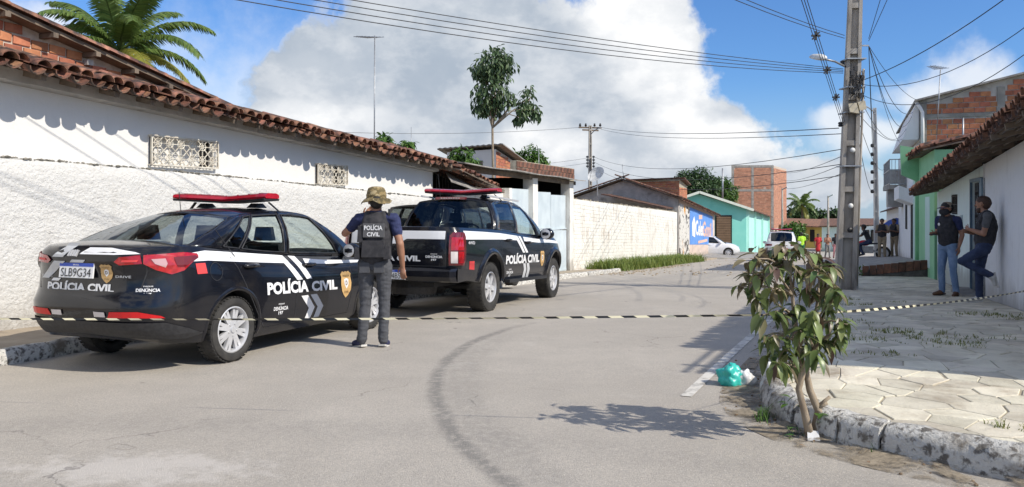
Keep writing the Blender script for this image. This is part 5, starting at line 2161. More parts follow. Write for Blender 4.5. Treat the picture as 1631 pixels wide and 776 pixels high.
class Car:
    """body lofted through plan outlines; x forward from the rear axle, y left, z up"""
    def __init__(c, name, label, cat, loc, heading, pitch, sp_, group=None):
        c.s = sp_
        c.e = bpy.data.objects.new(name, None)
        COL.objects.link(c.e)
        c.e.empty_display_size = .2
        c.e.matrix_world = Matrix.Translation(loc) @ Matrix.Rotation(heading, 4, 'Z') @ Matrix.Rotation(pitch, 4, 'Y')
        OFF[c.e.name] = Vector()
        props(c.e, label, cat, group)
        c.zb, c.zt = smoothf(*sp_['zb']), smoothf(*sp_['zt'])
        c.W, c.xr, c.xf = smoothf(*sp_['W']), smoothf(*sp_['xr']), smoothf(*sp_['xf'])
        c.cache = {}

    def outline(c, v, nr=16, ns=44):
        W, xr, xf = c.W(v), c.xr(v), c.xf(v)
        s = c.s
        o = []
        a = xr + s['clr']
        for i in range(nr):
            ph = math.pi / 2 * i / nr
            o.append((a - s['clr'] * math.cos(ph) ** (2 / s['pr']), W * math.sin(ph) ** (2 / s['qr'])))
        b = xf - s['clf']
        for i in range(ns + 1):
            o.append((a + (b - a) * i / ns, W))
        for i in range(1, nr + 1):
            ph = math.pi / 2 * (1 - i / nr)
            o.append((b + s['clf'] * math.cos(ph) ** (2 / s['pf']) if i < nr else xf, W * math.sin(ph) ** (2 / s['qf']) if i < nr else 0.0))
        return o

    def half_at(c, x, z):
        v = min(1, max(0, (z - c.zb(x)) / (c.zt(x) - c.zb(x))))
        W, xr, xf = c.W(v), c.xr(v), c.xf(v)
        s = c.s
        y = W
        if x < xr + s['clr']:
            y = W * max(0, 1 - min(1, (xr + s['clr'] - x) / s['clr']) ** s['pr']) ** (1 / s['qr'])
        if x > xf - s['clf']:
            y = W * max(0, 1 - min(1, (x - xf + s['clf']) / s['clf']) ** s['pf']) ** (1 / s['qf'])
        return y

    def side(c, x, z, sgn=-1, off=.004):
        return Vector((x, sgn * (c.half_at(x, z) + off), z))

    def contour(c, z):
        k = round(z, 3)
        if k not in c.cache:
            # outline at constant height z
            pts = []
            s = c.s
            x = c.xr(.5)
            N = 90
            prev = None
            for i in range(N + 1):
                ph = math.pi / 2 * i / N
                xx = c.xr(.5)
                v = .5
                for _ in range(4):
                    W, xr = c.W(v), c.xr(v)
                    xx = xr + s['clr'] - s['clr'] * math.cos(ph) ** (2 / s['pr'])
                    v = min(1, max(0, (z - c.zb(xx)) / (c.zt(xx) - c.zb(xx))))
                pts.append((xx, c.W(v) * math.sin(ph) ** (2 / s['qr'])))
            x0 = pts[-1][0]
            for i in range(1, 120):
                xx = x0 + i * .03
                pts.append((xx, c.half_at(xx, z)))
            arc = [0.0]
            for p, q in zip(pts[:-1], pts[1:]):
                arc.append(arc[-1] + math.hypot(q[0] - p[0], q[1] - p[1]))
            c.cache[k] = (np.array(arc), np.array([p[0] for p in pts]), np.array([p[1] for p in pts]))
        return c.cache[k]

    def wrap(c, t, z, off=.004):
        """point a length t round the body from the middle of the tail (positive to the right-hand side)"""
        arc, xs, ys = c.contour(z)
        a = abs(t)
        x, y = np.interp(a, arc, xs), np.interp(a, arc, ys)
        x2, y2 = np.interp(a + .01, arc, xs), np.interp(a + .01, arc, ys)
        x1, y1 = np.interp(max(a - .01, 0), arc, xs), np.interp(max(a - .01, 0), arc, ys)
        tx, ty = x2 - x1, y2 - y1
        n = math.hypot(tx, ty) or 1
        nx, ny = -ty / n, tx / n
        sg = -1 if t > 0 else 1
        return Vector((x + nx * off, sg * (y + ny * off), z))

    def body(c, mats, dark=1, name='body'):
        s = c.s
        vs = s.get('levels', [0, .06, .14, .22, .3, .38, .46, .54, .62, .7, .78, .84, .9, .95, 1.0])
        cols = []
        for v in vs:
            o = c.outline(v)
            cols.append([(x, y, c.zb(x) + (c.zt(x) - c.zb(x)) * v) for x, y in o])
        mb = MB()
        n = len(cols[0])
        for sg in (1, -1):
            for j in range(len(vs) - 1):
                for i in range(n - 1):
                    q = [cols[j][i], cols[j][i + 1], cols[j + 1][i + 1], cols[j + 1][i]]
                    mb.add([(x, sg * y, z) for x, y, z in q], [(0, 1, 2, 3)])
        fr = [1, .97, .925, .9, .6, .3, 0, -.3, -.6, -.9, -.925, -.97, -1]
        x0, x1 = s['cabin']

        def deck(i, f):
            x, y, z = cols[-1][i]
            w = c.W(1.0)
            if x0 < x < x1 and abs(f) <= .9:
                return (x, y * f, s['floor'])
            if abs(f) > .92 or not (x0 < x < x1):
                cr = s['crown'](x)
                return (x, y * f, z + cr * (1 - (abs(f) * y / w) ** 2) - cr * (1 - (y / w) ** 2))
            return (x, y * f, z - .02)

        for i in range(n - 1):
            for a, b in zip(fr[:-1], fr[1:]):
                q = [deck(i, a), deck(i, b), deck(i + 1, b), deck(i + 1, a)]
                mb.add(q, [(0, 1, 2, 3)], dark if min(p[2] for p in q) < s['floor'] + .05 else (s.get('deck_mi', 0) if s.get('bed') and s['bed'][0] < cols[-1][i][0] < s['bed'][1] and abs((a + b) / 2) < .95 else 0))
                q = [(cols[0][k][0], cols[0][k][1] * f, cols[0][k][2]) for k, f in ((i, a), (i + 1, a), (i + 1, b), (i, b))]
                mb.add(q, [(0, 1, 2, 3)], dark)
        ob = mb.build(name, mats, c.e, merge=2e-4)
        bm = bmesh.new()
        bm.from_mesh(ob.data)
        bmesh.ops.dissolve_degenerate(bm, dist=1e-5, edges=bm.edges)
        bmesh.ops.recalc_face_normals(bm, faces=bm.faces)
        bm.to_mesh(ob.data)
        bm.free()
        # wheel arches
        cut = MB()
        for wx in (0, s['wb']):
            for sg in (1, -1):
                prof = [(0, s['ain']), (s['ar'], s['ain']), (s['ar'], 1.2), (0, 1.2)]
                m1 = MB()
                m1.lathe([(r, sg * y) for r, y in prof], 36, (wx, 0, s['wr'] + s.get('alift', 0)), 'Y')
                cut.add(m1.v, m1.f)
        me = cut.mesh('arch_cutter', merge=1e-4)
        me.materials.append(mats[dark])
        for p in me.polygons:
            p.material_index = 0
        co = bpy.data.objects.new('arch_cutter', me)
        COL.objects.link(co)
        co.matrix_world = c.e.matrix_world
        bpy.context.view_layer.update()
        md = ob.modifiers.new('arch', 'BOOLEAN')
        md.operation = 'DIFFERENCE'
        md.object = co
        md.solver = 'EXACT'
        me2 = eval_mesh(ob, name)
        ob.modifiers.clear()
        ob.data = me2
        bpy.data.objects.remove(co)
        me2.polygons.foreach_set('use_smooth', [True] * len(me2.polygons))
        me2.set_sharp_from_angle(angle=R(38))
        c.b = ob
        return ob

    # ---------------- greenhouse
    def green(c, mats_frame, glasses):
        s = c.s
        cols = s['cols']           # (x belt, x roof, kind of the panel that follows: 'p' pillar, or name)
        ry, rzf = smoothf(*s['roof_y']), smoothf(*s['roof_z'])
        bin_ = s.get('belt_in', .03)

        def Q(k, v):
            """k float column index"""
            i = min(int(k), len(cols) - 2)
            f = k - i
            xb = cols[i][0] * (1 - f) + cols[i + 1][0] * f
            xr = cols[i][1] * (1 - f) + cols[i + 1][1] * f
            yb, zb_ = c.half_at(xb, 9) - bin_, c.zt(xb) + s.get('belt_up', .0)
            yr, zr = ry(xr), rzf(xr)
            b = s.get('bulge', .035) * math.sin(math.pi * v)
            return Vector((xb + (xr - xb) * v, yb + (yr - yb) * v + b, zb_ + (zr - zb_) * v + b * .3))
        c.Q = Q
        rows = [0, s.get('v0', .07), .25, .4, .55, .7, s.get('v1', .92), 1.0]
        fr = MB()
        nC = len(cols) - 1
        for sg in (1, -1):
            for i in range(nC):
                kind = cols[i][2]
                sub = 3 if kind != 'p' else 2
                for a in range(sub):
                    for j in range(len(rows) - 1):
                        inside = kind != 'p' and 1 <= j < len(rows) - 2
                        if not inside:
                            q = [Q(i + a / sub, rows[j]), Q(i + (a + 1) / sub, rows[j]), Q(i + (a + 1) / sub, rows[j + 1]), Q(i + a / sub, rows[j + 1])]
                            fr.add([(p.x, sg * p.y, p.z) for p in q], [(0, 1, 2, 3)])
        # glass
        c.win = {}
        for sg in (1, -1):
            for i in range(nC):
                kind = cols[i][2]
                if kind == 'p':
                    continue
                g_ = MB()
                g_.grid(lambda a, v: (lambda p: (p.x, sg * (p.y - .006), p.z))(Q(i + a, v)), np.linspace(0, 1, 4), rows[1:-1])
                w = g_.build('side_window', MAT[glasses.get(kind, 'glass_clear')], c.e, smooth=True)
                c.win[(kind, sg)] = w
        wsx = s.get('curve', .10)

        def cross(k, v, w, front):
            p = Q(k, v)
            x = p.x + (1 if front else -1) * wsx * (1 - abs(w) ** 2.2)
            return Vector((x, w * p.y, p.z + (s['roof_crown'] * v + .0) * (1 - w * w)))
        c.cross = cross
        ws = [-1, -.93, -.6, -.3, 0, .3, .6, .93, 1]
        rws = [0, .05, .2, .4, .6, .8, .94, 1.0]
        for front, k, nm in ((False, 0, 'rear_window'), (True, nC, 'windscreen')):
            g_ = MB()
            for a in range(len(ws) - 1):
                for j in range(len(rws) - 1):
                    q = [cross(k, rws[j], ws[a], front), cross(k, rws[j], ws[a + 1], front), cross(k, rws[j + 1], ws[a + 1], front), cross(k, rws[j + 1], ws[a], front)]
                    if 0 < a < len(ws) - 2 and 0 < j < len(rws) - 2:
                        g_.add(q, [(0, 1, 2, 3)])
                    else:
                        fr.add(q, [(0, 1, 2, 3)])
            c.win[nm] = g_.build(nm, MAT[glasses.get(nm, 'glass_tint')], c.e, smooth=True, merge=True)
        # roof skin
        xs = np.linspace(0, 1, 12)
        for a in range(len(xs) - 1):
            for j in range(len(ws) - 1):
                q = []
                for (t, w) in ((xs[a], ws[j]), (xs[a + 1], ws[j]), (xs[a + 1], ws[j + 1]), (xs[a], ws[j + 1])):
                    x = cols[0][1] + (cols[-1][1] - cols[0][1]) * t
                    bow = wsx * (1 - abs(w) ** 2.2) * (2 * t - 1)
                    q.append(Vector((x + bow, w * ry(x), rzf(x) + s['roof_crown'] * (1 - w * w))))
                fr.add(q, [(0, 1, 2, 3)])
        ob = fr.build('roof', mats_frame, c.e, merge=2e-3, smooth=True, smooth_angle=40)
        md = ob.modifiers.new('thickness', 'SOLIDIFY')
        md.thickness = .022
        md.offset = -1
        me = eval_mesh(ob, 'roof')
        ob.modifiers.clear()
        ob.data = me
        c.r = ob
        return ob

    def decal(c, name, poly, mat, parent=None, rear=False, off=.004, step=(.08, .08), text=None, bold=.02, skew=0.0):
        """poly in (x, z) on the right flank or (t, z) round the tail; text: (string, x0, z0, w, h, slope)"""
        fn = (lambda u, v: c.wrap(u, v, off)) if rear else (lambda u, v: c.side(u, v, -1, off))
        if text:
            st_, x0, z0, w, h, slope = text
            vs, fs = text_geo(st_, bold)
            vs = [(x0 + a * w + skew * b, z0 + b * h + slope * a * w) for a, b in vs]
        else:
            vs, fs = poly, [tuple(range(len(poly)))]
        mb = map2d(vs, fs, fn, step)
        return mb.build(name, MAT[mat], parent or c.b, recalc=False)


def wheel_parts(r, w, rim_r, spokes, style, face):
    """meshes of a wheel with its axis along y, outer face towards -y"""
    t = MB()
    hw = w / 2
    prof = [(rim_r, -hw + .015), (rim_r + .02, -hw + .004), (r - .055, -hw), (r - .02, -hw + .012), (r - .004, -hw + .035), (r, -hw + .05),
            (r, hw - .05), (r - .004, hw - .035), (r - .02, hw - .012), (r - .055, hw), (rim_r + .02, hw - .004), (rim_r, hw - .015)]
    t.lathe(prof, 44, axis='Y', close=True)
    # tread grooves as thin dark rings are left to relief; blocks along the shoulder
    for k in range(44):
        a = 2 * math.pi * k / 44
        for y in (-hw + .045, hw - .045):
            c = Vector((math.cos(a) * (r + .001), y, math.sin(a) * (r + .001)))
            tv = Vector((-math.sin(a), 0, math.cos(a)))
            rv = Vector((math.cos(a), 0, math.sin(a)))
            p = [c - tv * .013 + Vector((0, -.03, 0)), c + tv * .013 + Vector((0, -.03, 0)), c + tv * .013 + Vector((0, .03, 0)), c - tv * .013 + Vector((0, .03, 0))]
            t.add([q - rv * .006 for q in p] + [q + rv * .0012 for q in p], [(4, 5, 6, 7), (0, 1, 5, 4), (1, 2, 6, 5), (2, 3, 7, 6), (3, 0, 4, 7)])
    tyre = t.mesh('tyre', smooth=True, smooth_angle=35)
    tyre.materials.append(MAT['rubber'])
    m = MB()
    m.lathe([(rim_r + .004, -hw + .02), (rim_r - .012, -hw + .012), (rim_r - .022, -hw + .03), (rim_r - .03, hw - .03)], 40, axis='Y')
    dsh = -hw + face
    for k in range(spokes):
        a0 = 2 * math.pi * k / spokes + .1
        pairs = ((-.10, .075, .026), (.10, .075, .026)) if style == 'twin' else ((0, .1, .055),)
        for (da, _, wd) in pairs:
            i0 = Vector((math.cos(a0 + da * 1.6) * .05, dsh, math.sin(a0 + da * 1.6) * .05))
            i1 = Vector((math.cos(a0 + da * 1.25) * (rim_r - .014), dsh + .012, math.sin(a0 + da * 1.25) * (rim_r - .014)))
            dv = (i1 - i0).normalized()
            sdv = dv.cross(Vector((0, 1, 0))).normalized()
            w0, w1 = wd * .75, wd * .5
            q = [i0 - sdv * w0, i1 - sdv * w1 * 1.2, i1 + sdv * w1 * 1.2, i0 + sdv * w0]
            bk = Vector((0, .03, 0))
            qq = [p * 1 for p in q]
            m.add([p + bk for p in qq] + qq, [(4, 5, 6, 7), (0, 1, 5, 4), (1, 2, 6, 5), (2, 3, 7, 6), (3, 0, 4, 7)])
    m.lathe([(.0, dsh - .012), (.03, dsh - .012), (.036, dsh), (.075, dsh + .002), (.082, dsh + .03)], 20, axis='Y')
    for k in range(5):
        a = 2 * math.pi * k / 5
        m.lathe([(0, dsh - .006), (.009, dsh - .006), (.009, dsh + .01)], 8, (math.cos(a) * .058, 0, math.sin(a) * .058), 'Y')
    rim = m.mesh('rim', smooth=True, smooth_angle=35)
    rim.materials.append(MAT['alloy'])
    d = MB()
    d.lathe([(0, -hw + .10), (rim_r - .028, -hw + .10)], 30, axis='Y')
    d.lathe([(.05, -hw + .085), (.15, -hw + .085), (.15, -hw + .095)], 26, axis='Y')
    hubm = d.mesh('brake_disc', smooth=True, smooth_angle=35)
    hubm.materials.append(MAT['trim_black'])
    return tyre, rim, hubm


def add_wheels(c, parts, half_track, xs):
    tyre, rim, hubm = parts
    for x in xs:
        for sg in (-1, 1):
            w = bpy.data.objects.new('wheel', tyre)
            COL.objects.link(w)
            w.parent = c.e
            w.matrix_local = Matrix.Translation((x, sg * half_track, c.s['wr'])) @ Matrix.Rotation(0 if sg < 0 else math.pi, 4, 'Z') @ Matrix.Rotation(rng.uniform(0, 6), 4, 'Y')
            for nm, me in (('rim', rim), ('brake_disc', hubm)):
                o = bpy.data.objects.new(nm, me)
                COL.objects.link(o)
                o.parent = w


def seat(c, x, y, parent, z0=.45, head=True):
    m = MB()
    m.hexa([(x - .02, y - .22, z0), (x + .46, y - .22, z0), (x + .46, y + .22, z0), (x - .02, y + .22, z0)], [(x - .02, y - .22, z0 + .14), (x + .48, y - .2, z0 + .17), (x + .48, y + .2, z0 + .17), (x - .02, y + .22, z0 + .14)])
    m.hexa([(x - .06, y - .22, z0 + .1), (x + .08, y - .22, z0 + .12), (x + .08, y + .22, z0 + .12), (x - .06, y + .22, z0 + .1)], [(x - .24, y - .2, z0 + .64), (x - .12, y - .2, z0 + .66), (x - .12, y + .2, z0 + .66), (x - .24, y + .2, z0 + .64)])
    o = m.build('seat', MAT['cabin'], parent, smooth=False)
    m = MB()
    m.hexa([(x - .25, y - .11, z0 + .68), (x - .15, y - .11, z0 + .68), (x - .15, y + .11, z0 + .68), (x - .25, y + .11, z0 + .68)], [(x - .24, y - .09, z0 + .83), (x - .17, y - .09, z0 + .83), (x - .17, y + .09, z0 + .83), (x - .24, y + .09, z0 + .83)])
    m.build('headrest', MAT['trim_black'], o, smooth=True)


def light_bar(c, x, z, half, mount_z):
    e = c.e
    m = MB()
    vs, ns = [], 15
    prof = [(-.13, .0), (-.145, .02), (-.13, .048), (-.08, .062), (.08, .062), (.13, .048), (.145, .02), (.13, .0)]
    for i in range(ns):
        k = -1 + 2 * i / (ns - 1)
        y = k * half
        back = -.10 * abs(k) ** 1.5
        sc = 1 if abs(k) < .95 else .82
        vs.append([(x + back + px * sc, y, z + .03 * abs(k) + pz * (1 if abs(k) < .95 else .9)) for px, pz in prof])
    for i in range(ns - 1):
        for j in range(len(prof)):
            j2 = (j + 1) % len(prof)
            m.add([vs[i][j], vs[i + 1][j], vs[i + 1][j2], vs[i][j2]], [(0, 1, 2, 3)])
    m.add(vs[0], [tuple(range(len(prof)))])
    m.add(vs[-1], [tuple(range(len(prof)))])
    lb_ = m.build('light_bar', MAT['bar_red'], e, merge=True, smooth=True, smooth_angle=40)
    m = MB()
    for i in range(ns - 1):
        k0, k1 = -1 + 2 * i / (ns - 1), -1 + 2 * (i + 1) / (ns - 1)
        f = lambda k: (x - .10 * abs(k) ** 1.5, z + .03 * abs(k))
        (xa, za), (xb, zb_) = f(k0 * .98), f(k1 * .98)
        m.hexa([(xa - .125, k0 * half * .98, za - .022), (xa + .125, k0 * half * .98, za - .022), (xb + .125, k1 * half * .98, zb_ - .022), (xb - .125, k1 * half * .98, zb_ - .022)],
               [(xa - .135, k0 * half * .98, za - .001), (xa + .135, k0 * half * .98, za - .001), (xb + .135, k1 * half * .98, zb_ - .001), (xb - .135, k1 * half * .98, zb_ - .001)])
    m.build('base_tray', MAT['trim_black'], lb_, merge=True)
    for q in range(-3, 4):
        m = MB()
        y = q * half * .27
        xx, zz_ = x - .10 * abs(y / half) ** 1.5, z + .03 * abs(y / half)
        m.hexa([(xx - .147, y - .004, zz_ + .002), (xx + .147, y - .004, zz_ + .002), (xx + .147, y + .004, zz_ + .002), (xx - .147, y + .004, zz_ + .002)], [(xx - .09, y - .004, zz_ + .0645), (xx + .09, y - .004, zz_ + .0645), (xx + .09, y + .004, zz_ + .0645), (xx - .09, y + .004, zz_ + .0645)])
        m.build('lens_seam', MAT['lens_dark'], lb_)
    for sg in (-1, 1):
        m = MB()
        y = sg * half * .55
        m.hexa([(x - .10, y - .06, mount_z), (x + .10, y - .06, mount_z), (x + .10, y + .06, mount_z), (x - .10, y + .06, mount_z)], [(x - .05, y - .04, z - .02), (x + .05, y - .04, z - .02), (x + .05, y + .04, z - .02), (x - .05, y + .04, z - .02)])
        m.bar((x, sg * half * .8, z - .01), (x + .03, sg * half * 1.0, mount_z - .045), .03, .012)
        m.build('bar_foot', MAT['trim_black'], lb_)
    return lb_


def badge(c, x0, x1, z0, z1, rear=False, slope=0.0):
    pts = [(.5, 1.0), (.62, .97), (.8, 1.0), (1.0, .90), (.93, .78), (1.0, .55), (.92, .28), (.7, .1), (.5, 0), (.3, .1), (.08, .28), (0, .55), (.07, .78), (0, .90), (.2, 1.0), (.38, .97)]
    w, h = x1 - x0, z1 - z0
    T = lambda a, b: (x0 + a * w, z0 + b * h + slope * a * w)
    o = c.decal('badge', [T(a, b) for a, b in pts], 'decal_gold', rear=rear, off=.005)
    c.decal('badge_shield', [T(a, b) for a, b in ((.3, .70), (.5, .74), (.7, .70), (.68, .5), (.5, .34), (.32, .5))], 'decal_white', parent=o, rear=rear, off=.007)
    c.decal('lettering', None, 'decal_brown', parent=o, rear=rear, off=.009, text=('D', *T(.41, .47), .18 * w, .18 * h, 0), bold=.03)
    c.decal('lettering', None, 'decal_brown', parent=o, rear=rear, off=.009, text=('POLÍCIA', *T(.2, .79), .6 * w, .09 * h, slope), bold=.01)
    c.decal('lettering', None, 'decal_brown', parent=o, rear=rear, off=.009, text=('CIVIL', *T(.28, .18), .44 * w, .08 * h, slope), bold=.01)
    return o


def denuncia(c, x0, z0, w, h, rear=False, slope=0):
    c.decal('lettering', None, 'decal_white', rear=rear, text=('DISQUE', x0 + w * .3, z0 + h * .86, w * .4, h * .14, slope), bold=.02)
    c.decal('lettering', None, 'decal_white', rear=rear, text=('DENÚNCIA', x0, z0 + h * .38, w, h * .42, slope), bold=.03)
    c.decal('lettering', None, 'decal_white', rear=rear, text=('197', x0 + w * .34, z0 - h * .02, w * .32, h * .3, slope), bold=.03)


def plate(c, x, y, z, txt, tilt=.12):
    m = MB()
    w, h = .40, .13
    f = lambda b, d: (x + b * tilt - d)
    q = lambda a, b, d: Vector((f(b, d), y - a, z + b))
    m.hexa([q(-w / 2, -h / 2, 0), q(w / 2, -h / 2, 0), q(w / 2, -h / 2, .012), q(-w / 2, -h / 2, .012)], [q(-w / 2, h / 2, 0), q(w / 2, h / 2, 0), q(w / 2, h / 2, .012), q(-w / 2, h / 2, .012)])
    p = m.build('number_plate', MAT['decal_white'], c.e)
    m = MB()
    m.hexa([q(-w / 2, h * .27, .0125), q(w / 2, h * .27, .0125), q(w / 2, h * .27, .014), q(-w / 2, h * .27, .014)], [q(-w / 2, h / 2, .0125), q(w / 2, h / 2, .0125), q(w / 2, h / 2, .014), q(-w / 2, h / 2, .014)])
    m.build('plate_band', MAT['plate_blue'], p)
    flat_text('lettering', txt, q(-w * .44, -h * .42, .0135), (0, -1, 0), (tilt, 0, 1), w * .88, h * .58, MAT['trim_black'], p, .0, .002)
    flat_text('lettering', 'BRASIL', q(-w * .09, h * .33, .0145), (0, -1, 0), (tilt, 0, 1), w * .18, h * .1, MAT['decal_white'], p, .0, .002)
    return p


def box_on(c, name, pts, d, mat, parent=None):
    """small moulding from flank points (x, z) standing d proud"""
    vs = [c.side(x, z, -1, -.004) for x, z in pts] + [c.side(x, z, -1, d) for x, z in pts]
    n = len(pts)
    m = MB()
    m.add(vs, [tuple(range(n, 2 * n))] + [(i, (i + 1) % n, n + (i + 1) % n, n + i) for i in range(n)])
    return m.build(name, MAT[mat], parent or c.e, smooth=False)


def handles(c, lst, mat='car_black'):
    for (x, z) in lst:
        for sg in (-1, 1):
            y = sg * (c.half_at(x, z) + .03)
            m = MB()
            pts = [Vector((x - .11, sg * (c.half_at(x - .11, z) - .005), z)), Vector((x - .09, y, z + .004)), Vector((x, y + sg * .008, z + .004)), Vector((x + .09, y, z)), Vector((x + .11, sg * (c.half_at(x + .11, z) - .005), z - .004))]
            m.tube(pts, [.012, .018, .02, .018, .012], 8)
            m.build('door_handle', MAT[mat], c.e, smooth=True)


def mirror(c, x, z, mat='car_black', sz=1.0):
    for sg in (-1, 1):
        y = c.half_at(x, z) * sg
        m = MB()
        m.ball((x, y + sg * .14, z + .02), (.085 * sz, .115 * sz, .085 * sz), 14)
        m.bar((x + .03, y - sg * .03, z - .03), (x + .01, y + sg * .08, z - .02), .05, .04)
        o = m.build('mirror', MAT[mat], c.e, smooth=True)
        m = MB()
        m.lathe([(0, x - .082 * sz), (.075 * sz, x - .07 * sz)], 14, (0, y + sg * .14, z + .02), 'X')
        m.build('mirror_glass', MAT['alloy'], o)


def arch_lip(c, parent_mat, w=.05, d=.025):
    s = c.s
    for wx in (0, s['wb']):
        for sg in (-1, 1):
            m = MB()
            zc = s['wr'] + s.get('alift', 0)
            a = np.linspace(-.25, math.pi + .25, 26)
            rows = []
            for t in a:
                pr = []
                for (rr_, dd) in ((s['ar'] - .004, -.02), (s['ar'] - .002, d), (s['ar'] + w * .5, d), (s['ar'] + w, .0)):
                    x, z = wx + rr_ * math.cos(t), zc + rr_ * math.sin(t)
                    z = max(z, c.zb(x) + .01)
                    pr.append((x, sg * (c.half_at(x, z) + dd), z))
                rows.append(pr)
            for i in range(len(rows) - 1):
                for j in range(3):
                    m.add([rows[i][j], rows[i + 1][j], rows[i + 1][j + 1], rows[i][j + 1]], [(0, 1, 2, 3)])
            m.build('arch_lip', MAT[parent_mat], c.e, merge=1e-4, smooth=True)


# ------------------------------------------------------------------ the sedan
pr_, pf_ = Vector((-2.654, 7.78)), Vector((-1.767, 10.1))
hd = (pf_ - pr_).normalized()
ha = math.atan2(hd.y, hd.x)
ax = pr_ + Vector((-hd.y, hd.x)) * .84
pitch = -math.atan2(gz(10.3) - gz(8.0), 2.5)
SED = dict(zb=([-1.02, -.7, -.36, .4, 2.2, 2.9, 3.2, 3.56], [.34, .27, .24, .19, .19, .22, .24, .26]),
           zt=([-1.02, -.6, 0, .6, 1.4, 2.0, 2.5, 3.0, 3.3, 3.42], [1.105, 1.12, 1.065, 1.0, .95, .93, .945, .87, .77, .70]),
           W=([0, .12, .3, .5, .62, .8, .92, 1], [.79, .835, .852, .868, .862, .838, .80, .755]),
           xr=([0, .1, .24, .34, .42, .5, .7, .86, .93, 1], [-.88, -.965, -1.01, -1.025, -1.01, -.965, -.955, -.985, -.985, -.94]),
           xf=([0, .2, .5, .8, 1], [3.30, 3.40, 3.42, 3.34, 3.15]),
           clr=.58, pr=2.2, qr=4.0, clf=.95, pf=2.1, qf=2.9, cabin=(-.44, 2.36), floor=.55, crown=lambda x: .05 if x < .5 else .06,
           wb=2.52, wr=.312, ar=.365, ain=.50, alift=.012,
           cols=[(-.46, .34, 'p'), (-.08, .47, 'q'), (.16, .545, 'p'), (.20, .57, 'r'), (.90, .93, 'p'), (.985, 1.0, 'f'), (1.95, 1.50, 'p'), (2.32, 1.60, 'p')],
           roof_y=([.3, .6, 1.0, 1.4, 1.65], [.535, .575, .59, .58, .555]), roof_z=([.3, .6, 1.0, 1.4, 1.65], [1.385, 1.43, 1.45, 1.43, 1.385]),
           roof_crown=.045, curve=.13, bulge=.045, belt_in=.02)
car = Car('police_sedan', 'black police sedan with white stripes and red roof light bar, parked by the white wall', 'car', (ax.x, ax.y, gz(ax.y)), ha, pitch, SED, 'black police vehicles')
car.body([MAT['car_black'], MAT['cabin']])
car.green(MAT['car_black'], {'q': 'glass_tint', 'r': 'glass_clear', 'f': 'glass_clear', 'rear_window': 'glass_tint', 'windscreen': 'glass_clear'})
W1 = wheel_parts(.312, .205, .222, 8, 'twin', .028)
add_wheels(car, W1, .752, (0, 2.52))
arch_lip(car, 'car_black', .035, .008)
for y in (-.37, .37):
    seat(car, 1.25, y, car.e)
    seat(car, .35, y, car.e, .47)
m = MB()
m.bar((2.05, .74, .90), (2.05, -.74, .90), .5, .12)
m.build('dashboard', MAT['cabin'], car.e)
m = MB()
m.tube([(1.72 + .06 * math.sin(a), .37 + .18 * math.cos(a), .92 + .17 * math.sin(a)) for a in np.linspace(0, 2 * math.pi, 20)], .014, 6, cap=False)
m.build('steering_wheel', MAT['trim_black'], car.e, smooth=True)
light_bar(car, .95, 1.555, .62, 1.485)
handles(car, [(.24, .905), (1.22, .87)])
mirror(car, 1.98, .98)
D_ = car.decal
# doors: shut lines as fine dark grooves
for pts in ([(-.02, 1.0), (.05, .9), (.20, .62), (.40, .34), (.46, .27)], [(.94, .95), (.955, .6), (.95, .27)], [(2.02, .92), (2.06, .6), (1.98, .27)], [(.46, .272), (2.0, .262)]):
    poly = [(x - .004, z) for x, z in pts] + [(x + .004, z + .004) for x, z in pts[::-1]]
    D_('door_gap', poly, 'trim_black', off=.0015)
# flank stripe and chevrons
sz1 = lerpf([-.75, -.35, .2, .9, 1.6, 2.5, 3.0], [1.04, 1.075, 1.035, .98, .925, .885, .84])
sz0 = lerpf([-.75, -.35, .2, .9, 1.6, 2.5, 3.0], [.985, .985, .945, .90, .86, .845, .82])
xs = list(np.linspace(-.68, .78, 14))
D_('stripe', [(x, sz0(x)) for x in xs] + [(.80, sz0(.8)), (.97, .72), (1.07, .72), (.90, sz0(.9)), (.84, sz1(.86))] + [(x, sz1(x)) for x in xs[::-1]], 'decal_white')
D_('stripe', [(.93, sz1(.93)), (1.14, .72), (1.24, .72), (1.05, sz1(1.05))], 'decal_white')
xs = list(np.linspace(1.18, 2.9, 14))
D_('stripe', [(x, sz0(x)) for x in xs] + [(x, sz1(x) - .02) for x in xs[::-1]], 'decal_white')
for dx in (0, .165):
    D_('stripe', [(1.03 + dx, .545), (1.19 + dx, .40), (1.13 + dx, .285), (1.23 + dx, .285), (1.30 + dx, .40), (1.15 + dx, .545)], 'decal_white' if not dx else 'decal_grey')
D_('lettering', None, 'decal_white', text=('POLÍCIA', .46, .60, .70, .155, -.03), bold=.045)
D_('lettering', None, 'decal_white', text=('CIVIL', 1.22, .578, .50, .112, -.03), bold=.045)
denuncia(car, .58, .385, .24, .115, slope=-.03)
badge(car, 1.80, 2.02, .45, .76)
D_('sticker', [(-.50, .87), (-.38, .87), (-.39, .965), (-.51, .965)], 'decal_red')
m = MB()
m.add([car.side(-.26 + .085 * math.cos(a), .88 + .085 * math.sin(a), -1, .003) for a in np.linspace(0, 2 * math.pi, 25)[:-1]] +
      [car.side(-.26 + .079 * math.cos(a), .88 + .079 * math.sin(a), -1, .003) for a in np.linspace(0, 2 * math.pi, 25)[:-1]],
      [(i, (i + 1) % 24, 24 + (i + 1) % 24, 24 + i) for i in range(24)])
m.build('fuel_flap', MAT['trim_black'], car.b, recalc=False)
